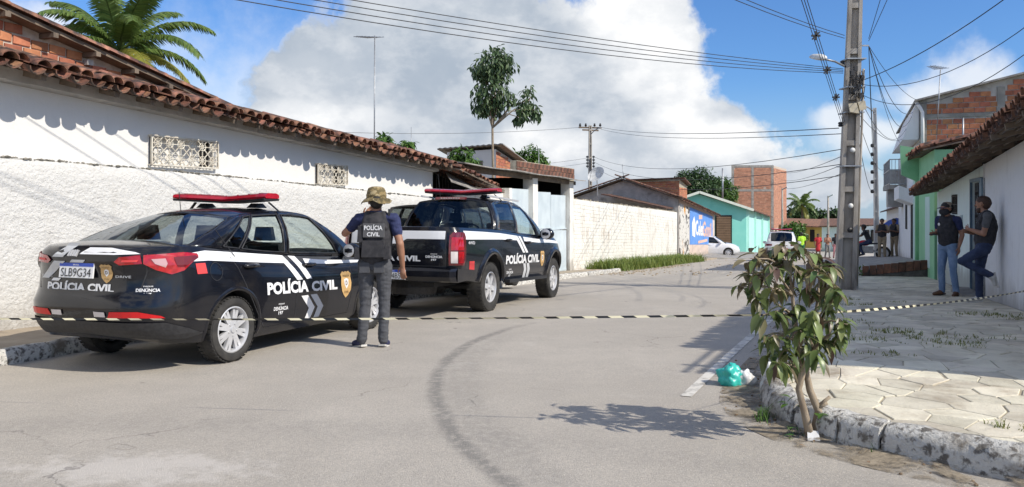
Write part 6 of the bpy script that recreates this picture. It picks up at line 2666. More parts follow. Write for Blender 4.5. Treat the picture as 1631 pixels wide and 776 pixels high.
# tail
for sg in (1, -1):
    S = lambda pts: [(sg * t, z) for t, z in pts]
    tl = D_('tail_light', S([(.37, 0.990), (.42, 1.030), (.60, 1.050), (.62, 0.975), (.42, 0.960)]), 'lens_red', rear=True, off=.012, parent=car.e)
    D_('lamp', S([(.44, 0.987), (.58, 0.990), (.59, 1.010), (.45, 1.005)]), 'decal_red', rear=True, off=.014, parent=tl)
    t2 = D_('tail_light', S([(.625, 1.050), (.63, 0.975), (.72, 0.920), (.84, 0.880), (.95, 0.910), (1.12, 1.030), (1.10, 1.055), (.95, 1.070)]), 'lens_red', rear=True, off=.014, parent=car.e)
    D_('lamp', S([(.69, 1.015), (.72, 0.975), (.80, 0.940), (.82, 0.975), (.80, 1.020)]), 'lens_pink', rear=True, off=.016, parent=t2)
    D_('lamp', S([(.87, 1.030), (.90, 0.945), (.96, 0.940), (1.12, 1.020), (1.08, 1.040)]), 'lens_dark', rear=True, off=.016, parent=t2)
    D_('reflector', S([(.33, 0.505), (.36, 0.560), (.62, 0.565), (.80, 0.525), (.83, 0.505)]), 'reflector_red', rear=True, off=.006, parent=car.e)
    D_('bumper_lamp', S([(.19, 0.512), (.31, 0.512), (.31, 0.555), (.19, 0.558)]), 'lens_clear', rear=True, off=.010, parent=car.e)
D_('lower_bumper', [(-1.12, .335), (-.9, .30), (0, .35), (.9, .30), (1.12, .335), (1.0, .40), (.82, .465), (0, .468), (-.82, .465), (-1.0, .40)], 'trim_black', rear=True, off=.012, step=(.06, .05))
D_('boot_gap', [(-.66, 1.060), (-.655, 0.915), (-.60, 0.735), (-.55, 0.720), (.55, 0.720), (.60, 0.735), (.655, 0.915), (.66, 1.060), (.65, 1.060), (.645, 0.920), (.592, 0.745), (.548, 0.730), (-.548, 0.730), (-.592, 0.745), (-.645, 0.920), (-.65, 1.060)], 'trim_black', rear=True, off=.002)
D_('stripe', [(-.02, 1.050), (.06, 1.110), (.30, 1.110), (.55, 1.075), (.60, 1.060), (.37, 1.050)], 'decal_white', rear=True, off=.006)
D_('stripe', [(-.36, 1.020), (-.19, 1.145), (-.06, 1.145), (-.22, 1.020)], 'decal_grey', rear=True, off=.006)
D_('stripe', [(-.56, 0.825), (-.33, 0.985), (-.19, 0.985), (-.44, 0.825)], 'decal_grey', rear=True, off=.006)
D_('stripe', [(-.40, 0.805), (-.37, 0.830), (-.27, 0.830), (-.30, 0.805)], 'decal_white', rear=True, off=.006)
D_('stripe', [(-.14, 0.975), (-.11, 1.000), (.05, 1.000), (.02, 0.975)], 'decal_grey', rear=True, off=.006)
D_('lettering', None, 'decal_white', rear=True, text=('POLÍCIA CIVIL', -.45, .72, .80, .09, 0), bold=.045)
denuncia(car, .56, .70, .20, .085, rear=True)
badge(car, .20, .335, .80, .965, rear=True)
D_('lettering', None, 'decal_grey', rear=True, text=('CRONOS', -.57, .835, .18, .022, 0), bold=.0)
D_('lettering', None, 'decal_grey', rear=True, text=('DRIVE', .36, .85, .15, .02, 0), bold=.0)
m = MB()
for i in range(4):
    a = car.wrap(-.145 + i * .028, 1.03, .012)
    b = car.wrap(-.13 + i * .028, 1.085, .012)
    m.bar(a, b, .02, .016, (1, 0, 0))
m.build('emblem', MAT['alloy'], car.e)
plate(car, -.975, .06, .905, 'SLB9G34', .10)
m = MB()
m.tube([car.cross(0, .98, 0, False) + Vector((-.02, -.02, 0)), car.cross(0, .98, 0, False) + Vector((-.05, -.02, .20))], .004, 5)
m.build('aerial', MAT['trim_black'], car.e)
m = MB()
m.tube([car.side(.06, 1.0, -1, .0), car.side(-.16, 1.0, -1, -.06) + Vector((0, 0, .26))], .004, 5)
m.build('aerial', MAT['trim_black'], car.e)
# window surround on the flank
for kind in ('q', 'r', 'f'):
    i = [k for k, q in enumerate(SED['cols']) if q[2] == kind][0]
    for sg in (1, -1):
        m = MB()
        ring = [car.Q(i + a, .07) for a in np.linspace(0, 1, 5)] + [car.Q(i + 1, v) for v in (.3, .6, .92)] + [car.Q(i + a, .92) for a in np.linspace(1, 0, 5)] + [car.Q(i, v) for v in (.6, .3, .07)]
        m.tube([(p.x, sg * (p.y + .002), p.z) for p in ring], .008, 5, cap=False)
        m.build('window_seal', MAT['trim_black'], car.e, smooth=True)

# ------------------------------------------------------------------ the pickup
pr_, pf_ = Vector((-.316, 12.4)), Vector((.785, 15.3))
hd = (pf_ - pr_).normalized()
ha = math.atan2(hd.y, hd.x)
ax = pr_ + Vector((-hd.y, hd.x)) * .93
pitch = -math.atan2(gz(15.6) - gz(12.7), 3.1)
PIC = dict(zb=([-1.3, -.9, -.3, .6, 2.6, 3.4, 4.0], [.56, .52, .46, .44, .44, .46, .48]),
           zt=([-1.3, -.3, .4, 1.2, 2.2, 2.8, 3.4, 3.8, 4.02], [1.27, 1.26, 1.245, 1.20, 1.15, 1.155, 1.13, 1.06, .97]),
           W=([0, .15, .35, .55, .75, .9, 1], [.90, .925, .94, .945, .925, .90, .865]),
           xr=([0, .2, .5, .8, 1], [-1.26, -1.29, -1.30, -1.29, -1.27]), xf=([0, .3, .6, .9, 1], [3.92, 4.02, 4.02, 3.95, 3.86]),
           clr=.20, pr=2.2, qr=5.5, clf=.8, pf=2.2, qf=3.2, cabin=(.46, 2.72), floor=.75, crown=lambda x: .07 if x > 2.4 else .01,
           wb=3.10, wr=.378, ar=.47, ain=.52, alift=.035, bed=(-1.22, .42), deck_mi=2,
           cols=[(.38, .56, 'p'), (.60, .74, 'r'), (1.32, 1.34, 'p'), (1.44, 1.44, 'f'), (2.42, 1.98, 'p'), (2.78, 2.10, 'p')],
           roof_y=([.5, .9, 1.3, 1.7, 2.15], [.60, .635, .645, .635, .60]), roof_z=([.5, .9, 1.3, 1.7, 2.15], [1.70, 1.735, 1.745, 1.725, 1.665]),
           roof_crown=.05, curve=.07, bulge=.04, belt_in=.05, v0=.06, v1=.9)
pk = Car('police_pickup', 'black double-cab police pickup with white stripes and red roof light bar', 'pickup truck', (ax.x, ax.y, gz(ax.y)), ha, pitch, PIC, 'black police vehicles')
pk.body([MAT['car_black'], MAT['cabin'], MAT['trim_black']])
pk.green(MAT['car_black'], {'r': 'glass_dark', 'f': 'glass_clear', 'rear_window': 'glass_tint', 'windscreen': 'glass_clear'})
W2 = wheel_parts(.378, .265, .235, 6, 'solid', .03)
add_wheels(pk, W2, .80, (0, 3.10))
arch_lip(pk, 'car_black', .085, .035)
for y in (-.4, .4):
    seat(pk, 1.75, y, pk.e, .72)
m = MB()
m.bar((2.55, .76, 1.12), (2.55, -.76, 1.12), .4, .12)
m.build('dashboard', MAT['cabin'], pk.e)
m = MB()
m.tube([(2.2 + .06 * math.sin(a), .4 + .19 * math.cos(a), 1.18 + .18 * math.sin(a)) for a in np.linspace(0, 2 * math.pi, 20)], .015, 6, cap=False)
m.build('steering_wheel', MAT['trim_black'], pk.e, smooth=True)
light_bar(pk, 1.05, 1.855, .66, 1.78)
handles(pk, [(.72, 1.09), (1.66, 1.05)])
mirror(pk, 2.42, 1.18, sz=1.2)
D_ = pk.decal
for pts in ([(.36, 1.2), (.40, .85), (.46, .52)], [(1.42, 1.16), (1.42, .5)], [(2.48, 1.12), (2.52, .8), (2.46, .5)], [(.52, .53), (2.46, .52)], [(-1.0, 1.2), (-1.0, .66)]):
    poly = [(x - .005, z) for x, z in pts] + [(x + .005, z + .005) for x, z in pts[::-1]]
    D_('door_gap', poly, 'trim_black', off=.0015)
p1, p0 = lerpf([-1.2, -.3, .4, 1.2, 2.2, 2.8, 3.8], [1.225, 1.215, 1.20, 1.16, 1.11, 1.10, 1.05]), lerpf([-1.2, -.3, .4, 1.2, 2.2, 2.8, 3.8], [1.10, 1.10, 1.10, 1.085, 1.045, 1.045, 1.01])
xs = list(np.linspace(-1.0, 1.12, 16))
D_('stripe', [(x, p0(x)) for x in xs] + [(1.34, .88), (1.44, .88), (1.2, p1(1.2))] + [(x, p1(x)) for x in xs[::-1]], 'decal_white')
D_('stripe', [(1.24, p1(1.24)), (1.48, .88), (1.60, .88), (1.40, p0(1.4)), (1.36, p1(1.36))], 'decal_white')
xs = list(np.linspace(1.48, 3.75, 16))
D_('stripe', [(x, p0(x)) for x in xs] + [(x, p1(x)) for x in xs[::-1]], 'decal_white')
for dx in (0, .17):
    D_('stripe', [(1.36 + dx, .70), (1.42 + dx, .60), (1.40 + dx, .45), (1.52 + dx, .45), (1.54 + dx, .60), (1.48 + dx, .70)], 'decal_grey')
D_('lettering', None, 'decal_white', text=('POLÍCIA CIVIL', .56, .705, 1.62, .175, -.002), bold=.045)
denuncia(pk, .62, .50, .30, .13)
badge(pk, 2.24, 2.46, .62, .90)
D_('sticker', [(-.86, .66), (-.68, .66), (-.70, .79), (-.88, .79)], 'decal_red')
D_('lettering', None, 'decal_grey', text=('4WD', -.90, 1.03, .24, .045, 0), bold=.02)
# tail
for sg in (1, -1):
    S = lambda pts: [(sg * t, z) for t, z in pts]
    tl = D_('tail_light', S([(.80, .74), (.80, 1.15), (.84, 1.20), (1.06, 1.20), (1.10, 1.14), (1.08, .80), (1.04, .74)]), 'lens_dark', rear=True, off=.02, parent=pk.e, step=(.04, .1))
    D_('lamp', S([(.83, .95), (.83, 1.13), (1.0, 1.13), (1.02, .95)]), 'lens_red', rear=True, off=.023, parent=tl, step=(.04, .1))
    D_('lamp', S([(.93, .77), (.93, .93), (1.02, .93), (1.03, .77)]), 'lens_red', rear=True, off=.023, parent=tl, step=(.04, .1))
    D_('lamp', S([(.83, .77), (.83, .93), (.92, .93), (.92, .77)]), 'lens_clear', rear=True, off=.023, parent=tl, step=(.04, .1))
D_('tailgate_gap', [(-.76, .72), (.76, .72), (.76, 1.24), (.75, 1.24), (.75, .73), (-.75, .73), (-.75, 1.24), (-.76, 1.24)], 'trim_black', rear=True, off=.003)
D_('stripe', [(-.76, 1.03), (.02, 1.03), (.16, 1.10), (.74, 1.10), (.74, 1.215), (-.76, 1.215)], 'decal_white', rear=True, off=.004)
D_('stripe', [(-.62, .97), (-.5, 1.03), (-.36, 1.03), (-.48, .97)], 'decal_white', rear=True, off=.004)
D_('lettering', None, 'decal_white', rear=True, text=('POLÍCIA CIVIL', -.62, .785, 1.0, .10, 0), bold=.045)
denuncia(pk, .46, .80, .25, .10, rear=True)
m = MB()
vs = []
zz_ = [.50, .52, .58, .66, .70]
xo = [-1.34, -1.40, -1.43, -1.43, -1.37]
ys = [-.93, -.88, -.5, 0, .5, .88, .93]
m.grid(lambda y, k: (np.interp(k, range(5), xo) + (.13 if abs(y) > .9 else .02 if abs(y) > .8 else 0), y, np.interp(k, range(5), zz_)), ys, range(5))
m.grid(lambda y, k: (-1.37 + .13 * (abs(y) > .9) + k * .12, y, .70), ys, [0, 1])
m.grid(lambda y, k: (-1.34 + .13 * (abs(y) > .9) + k * .12, y, .50), ys, [0, 1])
for sg in (1, -1):
    m.hexa([(-1.22, sg * .92, .50), (-.62, sg * .95, .54), (-.62, sg * .90, .54), (-1.22, sg * .88, .50)], [(-1.24, sg * .93, .70), (-.66, sg * .955, .66), (-.66, sg * .9, .66), (-1.24, sg * .88, .70)])
bmp = m.build('rear_bumper', MAT['car_black'], pk.e, merge=1e-4)
plate(pk, -1.425, -.02, .60, 'SLD4B52', .03)
m = MB()
m.hexa([(-1.10, -.5, .42), (.6, -.5, .42), (.6, .5, .42), (-1.10, .5, .42)], [(-1.10, -.5, .52), (.6, -.5, .52), (.6, .5, .52), (-1.10, .5, .52)])
m.lathe([(.16, -.09), (.34, -.1), (.36, 0), (.34, .1), (.16, .09)], 24, (-.78, 0, .40), 'Z')
m.tube([(0, -.7, .38), (0, .7, .38)], .05, 8)
m.ball((0, .0, .36), (.14, .16, .13), 10)
m.tube([(-1.0, .5, .42), (.4, .45, .42)], .035, 8)
m.build('underbody', MAT['trim_black'], pk.e)
m = MB()
m.box(-.62, -.55, -.22, .22, 1.755, 1.79)
t3 = MB()
t3.hexa([(.44, -.26, 1.735), (.50, -.26, 1.735), (.50, .26, 1.735), (.44, .26, 1.735)], [(.46, -.26, 1.775), (.54, -.26, 1.775), (.54, .26, 1.775), (.46, .26, 1.775)])
t3.build('brake_light', MAT['lens_dark'], pk.e)
m = MB()
for i in range(8):
    m.box(.436, .45, -.17 + i * .044, -.145 + i * .044, 1.75, 1.762)
m.build('brake_lamps', MAT['lens_clear'], pk.e)
for sg in (1, -1):
    m = MB()
    m.bar((.62, sg * .60, 1.80), (2.0, sg * .60, 1.775), .03, .03)
    m.build('roof_rail', MAT['alloy'], pk.e)
    m = MB()
    m.bar((.62, sg * .93, .44), (2.5, sg * .93, .43), .12, .05)
    m.build('side_step', MAT['trim_black'], pk.e)
m = MB()
m.tube([(.62, .25, 1.77), (.50, .25, 2.15)], .004, 5)
m.build('aerial', MAT['trim_black'], pk.e)

# ------------------------------------------------------------------ dark car parked ahead of the pickup
SUV = dict(zb=([-.9, -.4, .4, 2.4, 3.2, 3.6], [.42, .32, .28, .28, .32, .36]), zt=([-.9, 0, 1, 2, 2.6, 3.2, 3.6], [1.10, 1.09, 1.06, 1.02, 1.02, .95, .85]),
           W=([0, .2, .5, .8, 1], [.84, .89, .91, .89, .84]), xr=([0, .2, .5, .8, 1], [-.80, -.88, -.90, -.86, -.82]), xf=([0, .3, .6, 1], [3.4, 3.56, 3.55, 3.3]),
           clr=.35, pr=2.2, qr=4, clf=.8, pf=2.2, qf=3, cabin=(-.70, 2.3), floor=.7, crown=lambda x: .06, wb=2.65, wr=.35, ar=.41, ain=.5, alift=.02,
           cols=[(-.76, -.42, 'p'), (-.50, -.22, 'q'), (.10, .16, 'p'), (.20, .26, 'r'), (.95, .96, 'p'), (1.05, 1.05, 'f'), (2.0, 1.5, 'p'), (2.3, 1.62, 'p')],
           roof_y=([-.5, 0, .8, 1.7], [.58, .64, .65, .60]), roof_z=([-.5, 0, .8, 1.7], [1.62, 1.67, 1.69, 1.62]), roof_crown=.045, curve=.08, bulge=.03, belt_in=.04)
W3 = wheel_parts(.35, .225, .22, 5, 'twin', .035)


def simple_car(name, label, spec, loc, ha, pitch, mat, glass, lights=True, group=None, lens='lens_red'):
    k = Car(name, label, 'car', loc, ha, pitch, spec, group)
    k.body([MAT[mat], MAT['cabin'], MAT['trim_black']])
    k.green(MAT[mat], {q: glass for q in ('q', 'r', 'f', 'rear_window', 'windscreen')})
    add_wheels(k, W3, spec['W'][1][0] - .09, (0, spec['wb']))
    for y in (-.37, .37):
        seat(k, 1.3, y, k.e, .6)
    handles(k, [(.3, .95), (1.3, .93)], mat)
    mirror(k, 1.95, 1.06, mat)
    if lights:
        for sg in (1, -1):
            k.decal('tail_light', [(sg * t, z) for t, z in ((.5, .88), (.5, .98), (.9, 1.0), (1.15, .96), (1.1, .86))], lens, rear=True, off=.01, parent=k.e)
        k.decal('lower_bumper', [(-1.1, .40), (1.1, .40), (1.0, .62), (-1.0, .62)], 'trim_black', rear=True, off=.008, parent=k.e)
    return k


rear = Vector((-2.03, 15.25))
hd = U2
c0_ = rear + hd * .9
simple_car('parked_car', 'dark car parked half on the pavement ahead of the pickup', SUV, (c0_.x, c0_.y, gz(c0_.y) + .08), UA, .04, 'car_black', 'glass_tint')
# ------------------------------------------------------------------ white police car down the street
rp_ = P(1243, 330, 46)
hd = U2
ax2 = Vector((rp_.x, rp_.y)) + hd * .9
k = simple_car('police_car', 'white and grey police car with red roof lights beyond the bush', SUV, (ax2.x, ax2.y, gz(ax2.y)), UA + .05, .045, 'car_white', 'glass_dark', lens='lens_dark')
light_bar(k, .7, 1.80, .58, 1.73)
k.decal('stripe', [(-.85, .66), (.85, .66), (.85, .78), (-.85, .78)], 'decal_grey', rear=True, parent=k.b)
k.decal('lettering', None, 'decal_red', rear=True, text=('POLÍCIA', -.4, .67, .8, .1, 0), bold=.03)
# ------------------------------------------------------------------ white car nosing out beside the mural house
HAT = dict(SED)
wp = GP(1160, 411)
hdx = math.atan2(-.12, 1.0)
fx = Vector((math.cos(hdx), math.sin(hdx)))
ax3 = Vector((wp.x, wp.y)) - fx * 2.52 + Vector((-fx.y, fx.x)) * .8
k = Car('parked_car', 'white hatchback nosing out between mural house and turquoise house', 'car', (ax3.x, ax3.y, gz(ax3.y) + .10), hdx, .0, HAT)
k.body([MAT['car_white'], MAT['cabin']])
k.green(MAT['car_white'], {q: 'glass_dark' for q in ('q', 'r', 'f', 'rear_window', 'windscreen')})
add_wheels(k, W1, .752, (0, 2.52))
handles(k, [(.24, .905), (1.22, .87)], 'car_white')
mirror(k, 1.98, .98, 'car_white')
for sg in (-1, 1):
    m = MB()
    pts = [(3.0, .80), (3.35, .72), (3.42, .66), (3.2, .66), (2.98, .74)]
    m.add([k.side(x, z, sg, .008) for x, z in pts], [tuple(range(5))])
    m.build('headlight', MAT['lens_clear'], k.e)
    m = MB()
    pts = [(3.25, .44), (3.40, .44), (3.38, .34), (3.25, .36)]
    m.add([k.side(x, z, sg, .008) for x, z in pts], [tuple(range(4))])
    m.build('fog_lamp', MAT['trim_black'], k.e)

# ================================================================== people
M('skin_tan', (0.36, 0.185, 0.115), (0.31, 0.15, 0.09), 14, .55, subs=.15)
M('skin_dark', (0.17, 0.085, 0.05), (0.14, 0.07, 0.045), 14, .55)
M('navy_cloth', (0.018, 0.024, 0.075), (0.028, 0.036, 0.10), 25, .9, .003, 120)
M('vest_black', (0.022, 0.022, 0.026), (0.040, 0.038, 0.042), 20, .85, .003, 150)
M('jeans_grey', (0.062, 0.064, 0.072), (0.082, 0.085, 0.095), 6, .9, .004, 160, stretch=(1, 1, .4))
M('jeans_blue', (0.14, 0.22, 0.36), (0.24, 0.34, 0.50), 5, .9, .003, 160, stretch=(1, 1, .5))
M('jeans_dark', (0.022, 0.034, 0.075), (0.042, 0.060, 0.12), 6, .9, .003, 160)
M('tee_grey', (0.085, 0.088, 0.092), (0.11, 0.11, 0.115), 20, .9)
M('beige_cloth', (0.30, 0.24, 0.16), (0.24, 0.19, 0.13), 8, .9)
M('neon_cloth', (0.45, 0.80, 0.05), None, rough=.8)
M('red_cloth', (0.50, 0.03, 0.035), None, rough=.8)
M('green_cloth', (0.03, 0.16, 0.07), None, rough=.8)
M('grey_cloth', (0.20, 0.20, 0.20), None, rough=.8)
M('pink_cloth', (0.55, 0.25, 0.26), None, rough=.8)
M('shoe_navy', (0.012, 0.016, 0.06), (0.03, 0.035, 0.10), 18, .7)
M('shoe_white', (0.62, 0.60, 0.56), (0.48, 0.46, 0.42), 14, .7)
M('shoe_brown', (0.12, 0.06, 0.03), None, rough=.6)
M('hair_black', (0.008, 0.007, 0.006), (0.02, 0.016, 0.014), 60, .6, .004, 200)
M('hair_brown', (0.045, 0.022, 0.012), (0.075, 0.035, 0.02), 60, .6, .004, 200)
M('patch_grey', (0.09, 0.09, 0.095), None, rough=.9)
M('camo', (0.26, 0.19, 0.085), (0.13, 0.10, 0.045), 22, .9, .003, 150, lo=.48, hi=.53, third=(0.40, 0.32, 0.18), tscale=16, tlo=.55, thi=.6)
M('cap_tan', (0.30, 0.25, 0.19), (0.25, 0.20, 0.15), 14, .9)


def capsule(mb, a, b, ra, rb, flat=1.0, dirv=None, n=14):
    a, b = Vector(a), Vector(b)
    d = b - a
    L = d.length
    d = d.normalized() if L > 1e-6 else Vector((0, 0, 1))
    ref = Vector(dirv) if dirv is not None else (Vector((1, 0, 0)) if abs(d.x) < .9 else Vector((0, 1, 0)))
    u = (ref - d * ref.dot(d)).normalized()
    w = d.cross(u)
    rings = []
    for i in range(5):
        t = -math.pi / 2 + math.pi / 2 * (i + .35) / 5
        rings.append((a + d * (ra * math.sin(t)), ra * math.cos(t)))
    rings.append((a, ra))
    rings.append((a.lerp(b, .5), (ra + rb) / 2))
    rings.append((b, rb))
    for i in range(5):
        t = math.pi / 2 * (i + .65) / 5
        rings.append((b + d * (rb * math.sin(t)), rb * math.cos(t)))
    vs, fs = [], []
    for c, r in rings:
        for k in range(n):
            t = 2 * math.pi * k / n
            vs.append(c + u * (r * math.cos(t)) + w * (r * flat * math.sin(t)))
    m = len(rings)
    for i in range(m - 1):
        for k in range(n):
            fs.append((i * n + k, i * n + (k + 1) % n, (i + 1) * n + (k + 1) % n, (i + 1) * n + k))
    fs.append(tuple(range(n - 1, -1, -1)))
    fs.append(tuple(range((m - 1) * n, m * n)))
    mb.add(vs, fs)


def grow(name, segs, mats, parent, voxel=.009, smooth=5, wrinkle=0.0, cloth=()):
    """one continuous skin round a set of tapered limbs; segs: (a, b, ra, rb, mat index, flat, dir)"""
    mb = MB()
    for s in segs:
        capsule(mb, s[0], s[1], s[2], s[3], s[5] if len(s) > 5 else 1.0, s[6] if len(s) > 6 else None)
    me = mb.mesh(name)
    ob = bpy.data.objects.new(name, me)
    COL.objects.link(ob)
    md = ob.modifiers.new('skin', 'REMESH')
    md.mode = 'VOXEL'
    md.voxel_size = voxel
    md = ob.modifiers.new('soft', 'SMOOTH')
    md.factor = .5
    md.iterations = smooth
    me2 = eval_mesh(ob, name)
    bpy.data.objects.remove(ob)
    n = len(me2.polygons)
    nv = len(me2.vertices)
    co = np.empty(nv * 3)
    me2.vertices.foreach_get('co', co)
    co = co.reshape(-1, 3)
    A = np.array([list(s[0]) for s in segs], float)
    B = np.array([list(s[1]) for s in segs], float)
    ra = np.array([s[2] for s in segs])
    rb = np.array([s[3] for s in segs])
    fl = np.array([s[5] if len(s) > 5 else 1.0 for s in segs])
    mi = np.array([s[4] for s in segs])

    def near(p):
        best = np.full(len(p), 1e9)
        idx = np.zeros(len(p), int)
        for k in range(len(segs)):
            d = B[k] - A[k]
            t = np.clip(((p - A[k]) @ d) / max(d @ d, 1e-9), 0, 1)
            q = A[k] + t[:, None] * d
            r = ra[k] + (rb[k] - ra[k]) * t
            dist = np.linalg.norm(p - q, axis=1) / (r * (1 + fl[k]) / 2)
            m = dist < best
            best[m] = dist[m]
            idx[m] = k
        return mi[idx]
    if wrinkle:
        vm = near(co)
        no = np.empty(nv * 3)
        me2.vertices.foreach_get('normal', no)
        no = no.reshape(-1, 3)
        for i in range(nv):
            if vm[i] in cloth:
                p = Vector(co[i])
                h = mnoise.noise(Vector((p.x * 9, p.y * 9, p.z * 26))) + .6 * mnoise.noise(Vector((p.x * 22 + p.z * 14, p.y * 22, p.z * 40)))
                co[i] += no[i] * (h * wrinkle)
        me2.vertices.foreach_set('co', co.ravel())
    cen = np.empty(n * 3)
    me2.polygons.foreach_get('center', cen)
    me2.materials.clear()
    for m_ in mats:
        me2.materials.append(MAT[m_])
    me2.polygons.foreach_set('material_index', near(cen.reshape(-1, 3)).astype(np.int32))
    me2.polygons.foreach_set('use_smooth', [True] * n)
    me2.update()
    o = bpy.data.objects.new(name, me2)
    COL.objects.link(o)
    o.parent = parent
    OFF[o.name] = Vector()
    return o


def hand(segs, wr, dirv, thumb, curl, mi, k=1.0):
    wr, d, u = Vector(wr), Vector(dirv).normalized(), Vector(thumb)
    u = (u - d * u.dot(d)).normalized()
    nrm = d.cross(u).normalized()            # curls towards nrm
    segs.append((wr, wr + d * .075 * k, .026 * k, .036 * k, mi, .5, u))
    for i, (off, ln) in enumerate(((.030, .068), (.010, .076), (-.011, .070), (-.030, .055))):
        p = wr + d * (.082 * k) + u * off * k
        dd = d
        for j, f in enumerate((.45, .32, .23)):
            ang = curl * (.5 + .5 * j)
            dd = (d * math.cos(ang) + nrm * math.sin(ang)).normalized()
            q = p + dd * ln * f * k * 1.15
            segs.append((p, q, .0092 * k, .0085 * k, mi))
            p = q
    p = wr + d * .028 * k + u * .030 * k
    q = p + (d * .62 + u * .62 + nrm * .2).normalized() * .042 * k
    r = q + (d * .9 + u * .25 + nrm * .3).normalized() * .03 * k
    segs.append((p, q, .0125 * k, .0105 * k, mi))
    segs.append((q, r, .0105 * k, .009 * k, mi))


def person(label, loc, rz, scale, J, mats, pants=2, shirt=1, skin=0, sleeve=.55, group=None, voxel=.009, hands=True, face=True, wrinkle=.005, skirt=False, bare_legs=False, hair=None, curl=(.5, .5), sho=None, look=0.0, category='person', thumbs=None):
    """J: joint positions in the figure's own frame (x right, y forward)"""
    e = bpy.data.objects.new('person', None)
    COL.objects.link(e)
    e.empty_display_size = .2
    e.matrix_world = Matrix.Translation(loc) @ Matrix.Rotation(rz, 4, 'Z') @ Matrix.Scale(scale, 4)
    OFF[e.name] = Vector()
    props(e, label, category, group)
    V = Vector
    g = lambda k: V(J[k])
    S = []
    X = (1, 0, 0)
    S.append((g('pelvis') + V((-.06, 0, 0)), g('pelvis') + V((.06, 0, 0)), .122, .122, pants, 1.0))
    waist = g('pelvis').lerp(g('chest'), .45)
    S.append((g('pelvis') + V((0, 0, .05)), waist, .15, .148, shirt, .78, X))
    S.append((waist, g('chest'), .148, .165, shirt, .74, X))
    S.append((g('chest'), g('neck') + V((0, 0, -.06)), .165, .12, shirt, .66, X))
    for sd in 'LR':
        S.append((g('chest').lerp(g('neck'), .75), g('sh' + sd), .075, .066, shirt))
        el, wr = g('el' + sd), g('wr' + sd)
        m_ = g('sh' + sd).lerp(el, sleeve) if sleeve < 1 else el
        S.append((g('sh' + sd), m_, .066, .058, shirt))
        if sleeve < 1:
            S.append((m_, el, .047, .042, skin))
            S.append((el, el.lerp(wr, .4), .043, .041, skin))
            S.append((el.lerp(wr, .4), wr, .041, .027, skin))
        else:
            S.append((el, wr, .052, .04, shirt))
        if hands:
            th = (thumbs or {}).get(sd, V((0, 1, 0)) if sd == 'L' else V((0, 1, 0)))
            hd_ = g('hd' + sd) if 'hd' + sd in J else (wr - el)
            hand(S, wr, hd_, th, curl[0 if sd == 'L' else 1], skin)
        else:
            S.append((wr, wr + (wr - el).normalized() * .09, .035, .03, skin))
        hp, kn, an = g('hip' + sd), g('kn' + sd), g('an' + sd)
        lm = skin if bare_legs else pants
        S.append((hp, kn, .098, .064 if not bare_legs else .055, pants if not bare_legs else skin))
        S.append((kn, kn.lerp(an, .35), .064 if not bare_legs else .052, .062 if not bare_legs else .054, lm))
        S.append((kn.lerp(an, .35), an, .062 if not bare_legs else .054, .056 if not bare_legs else .034, lm))
    if skirt:
        S.append((g('pelvis') + V((0, 0, .05)), g('pelvis') + V((0, 0, -.30)), .15, .19, shirt, .8, X))
    hc = g('head')
    nk = g('neck')
    lv = V((math.sin(-look) * 1.0, math.cos(look), 0)).normalized()       # where the face points
    sv = V((lv.y, -lv.x, 0))
    S.append((nk + V((0, 0, -.03)), hc + V((0, 0, -.05)), .058, .056, skin))
    S.append((hc + V((0, 0, .03)) - lv * .02, hc + V((0, 0, .035)) + lv * .012, .092, .09, skin))
    S.append((hc + V((0, 0, -.02)) + lv * .025, hc + V((0, 0, -.085)) + lv * .045, .068, .042, skin))
    if face:
        S.append((hc + lv * .098 + V((0, 0, .01)), hc + lv * .118 + V((0, 0, -.022)), .011, .016, skin))
        for sg in (-1, 1):
            S.append((hc + sv * sg * .086 + V((0, 0, -.02)) - lv * .008, hc + sv * sg * .092 + V((0, 0, .022)) - lv * .014, .014, .018, skin, .5, tuple(lv)))
        S.append((hc + lv * .085 + sv * -.022 + V((0, 0, -.058)), hc + lv * .085 + sv * .022 + V((0, 0, -.058)), .013, .013, skin))
        S.append((hc + lv * .088 + sv * -.035 + V((0, 0, .042)), hc + lv * .088 + sv * .035 + V((0, 0, .042)), .014, .014, skin))
    b = grow('body', S, mats, e, voxel, 5 if voxel < .012 else 3, wrinkle, (shirt, pants))
    if face:
        for sg in (-1, 1):
            m = MB()
            m.ball(hc + lv * .085 + sv * sg * .033 + V((0, 0, .018)), .012, 8)
            m.build('eye', MAT['hair_black'], e, smooth=True)
    if hair:
        H = [(hc + V((0, 0, .045)) - lv * .03, hc + V((0, 0, .05)) + lv * .005, .096, .094, 0), (hc - lv * .045 + V((0, 0, -.01)), hc - lv * .05 + V((0, 0, .02)), .075, .085, 0)]
        if hair[1] == 'long':
            H.append((hc - lv * .06, hc - lv * .07 + V((0, 0, -.22)), .075, .06, 0))
        grow('hair', H, [hair[0]], e, .012 if voxel < .012 else .02, 3)
    for sd in 'LR':
        an, to = g('an' + sd), g('to' + sd)
        fw = (to - an)
        if sho == 'bare':
            continue
        fz = -V((0, 0, 1)) if abs(fw.normalized().z) < .75 else V(J.get('sole' + sd, (0, 1, 0)))
        F_ = [(an + V((0, 0, -.01)), an.lerp(to, .25) + fz * .03, .05, .05, 0), (an.lerp(to, .15) + fz * .025, an.lerp(to, .9) + fz * .03, .044, .034, 0)]
        o = grow('shoe', F_, [sho or 'shoe_brown'], e, .010, 3)
        fwn = fw.normalized()
        sw = fwn.cross(fz).normalized()
        m = MB()
        h0, h1 = an - fwn * .055 + fz * .058, to + fwn * .035 + fz * .058
        q = [h0 - sw * .036, h0 + sw * .036, h1 + sw * .04, h1 - sw * .04]
        m.hexa([p + fz * .022 for p in q], [p for p in q])
        m.build('sole', MAT['shoe_white' if sho in ('shoe_navy', 'shoe_white') else 'trim_black'], o)
    return e, b


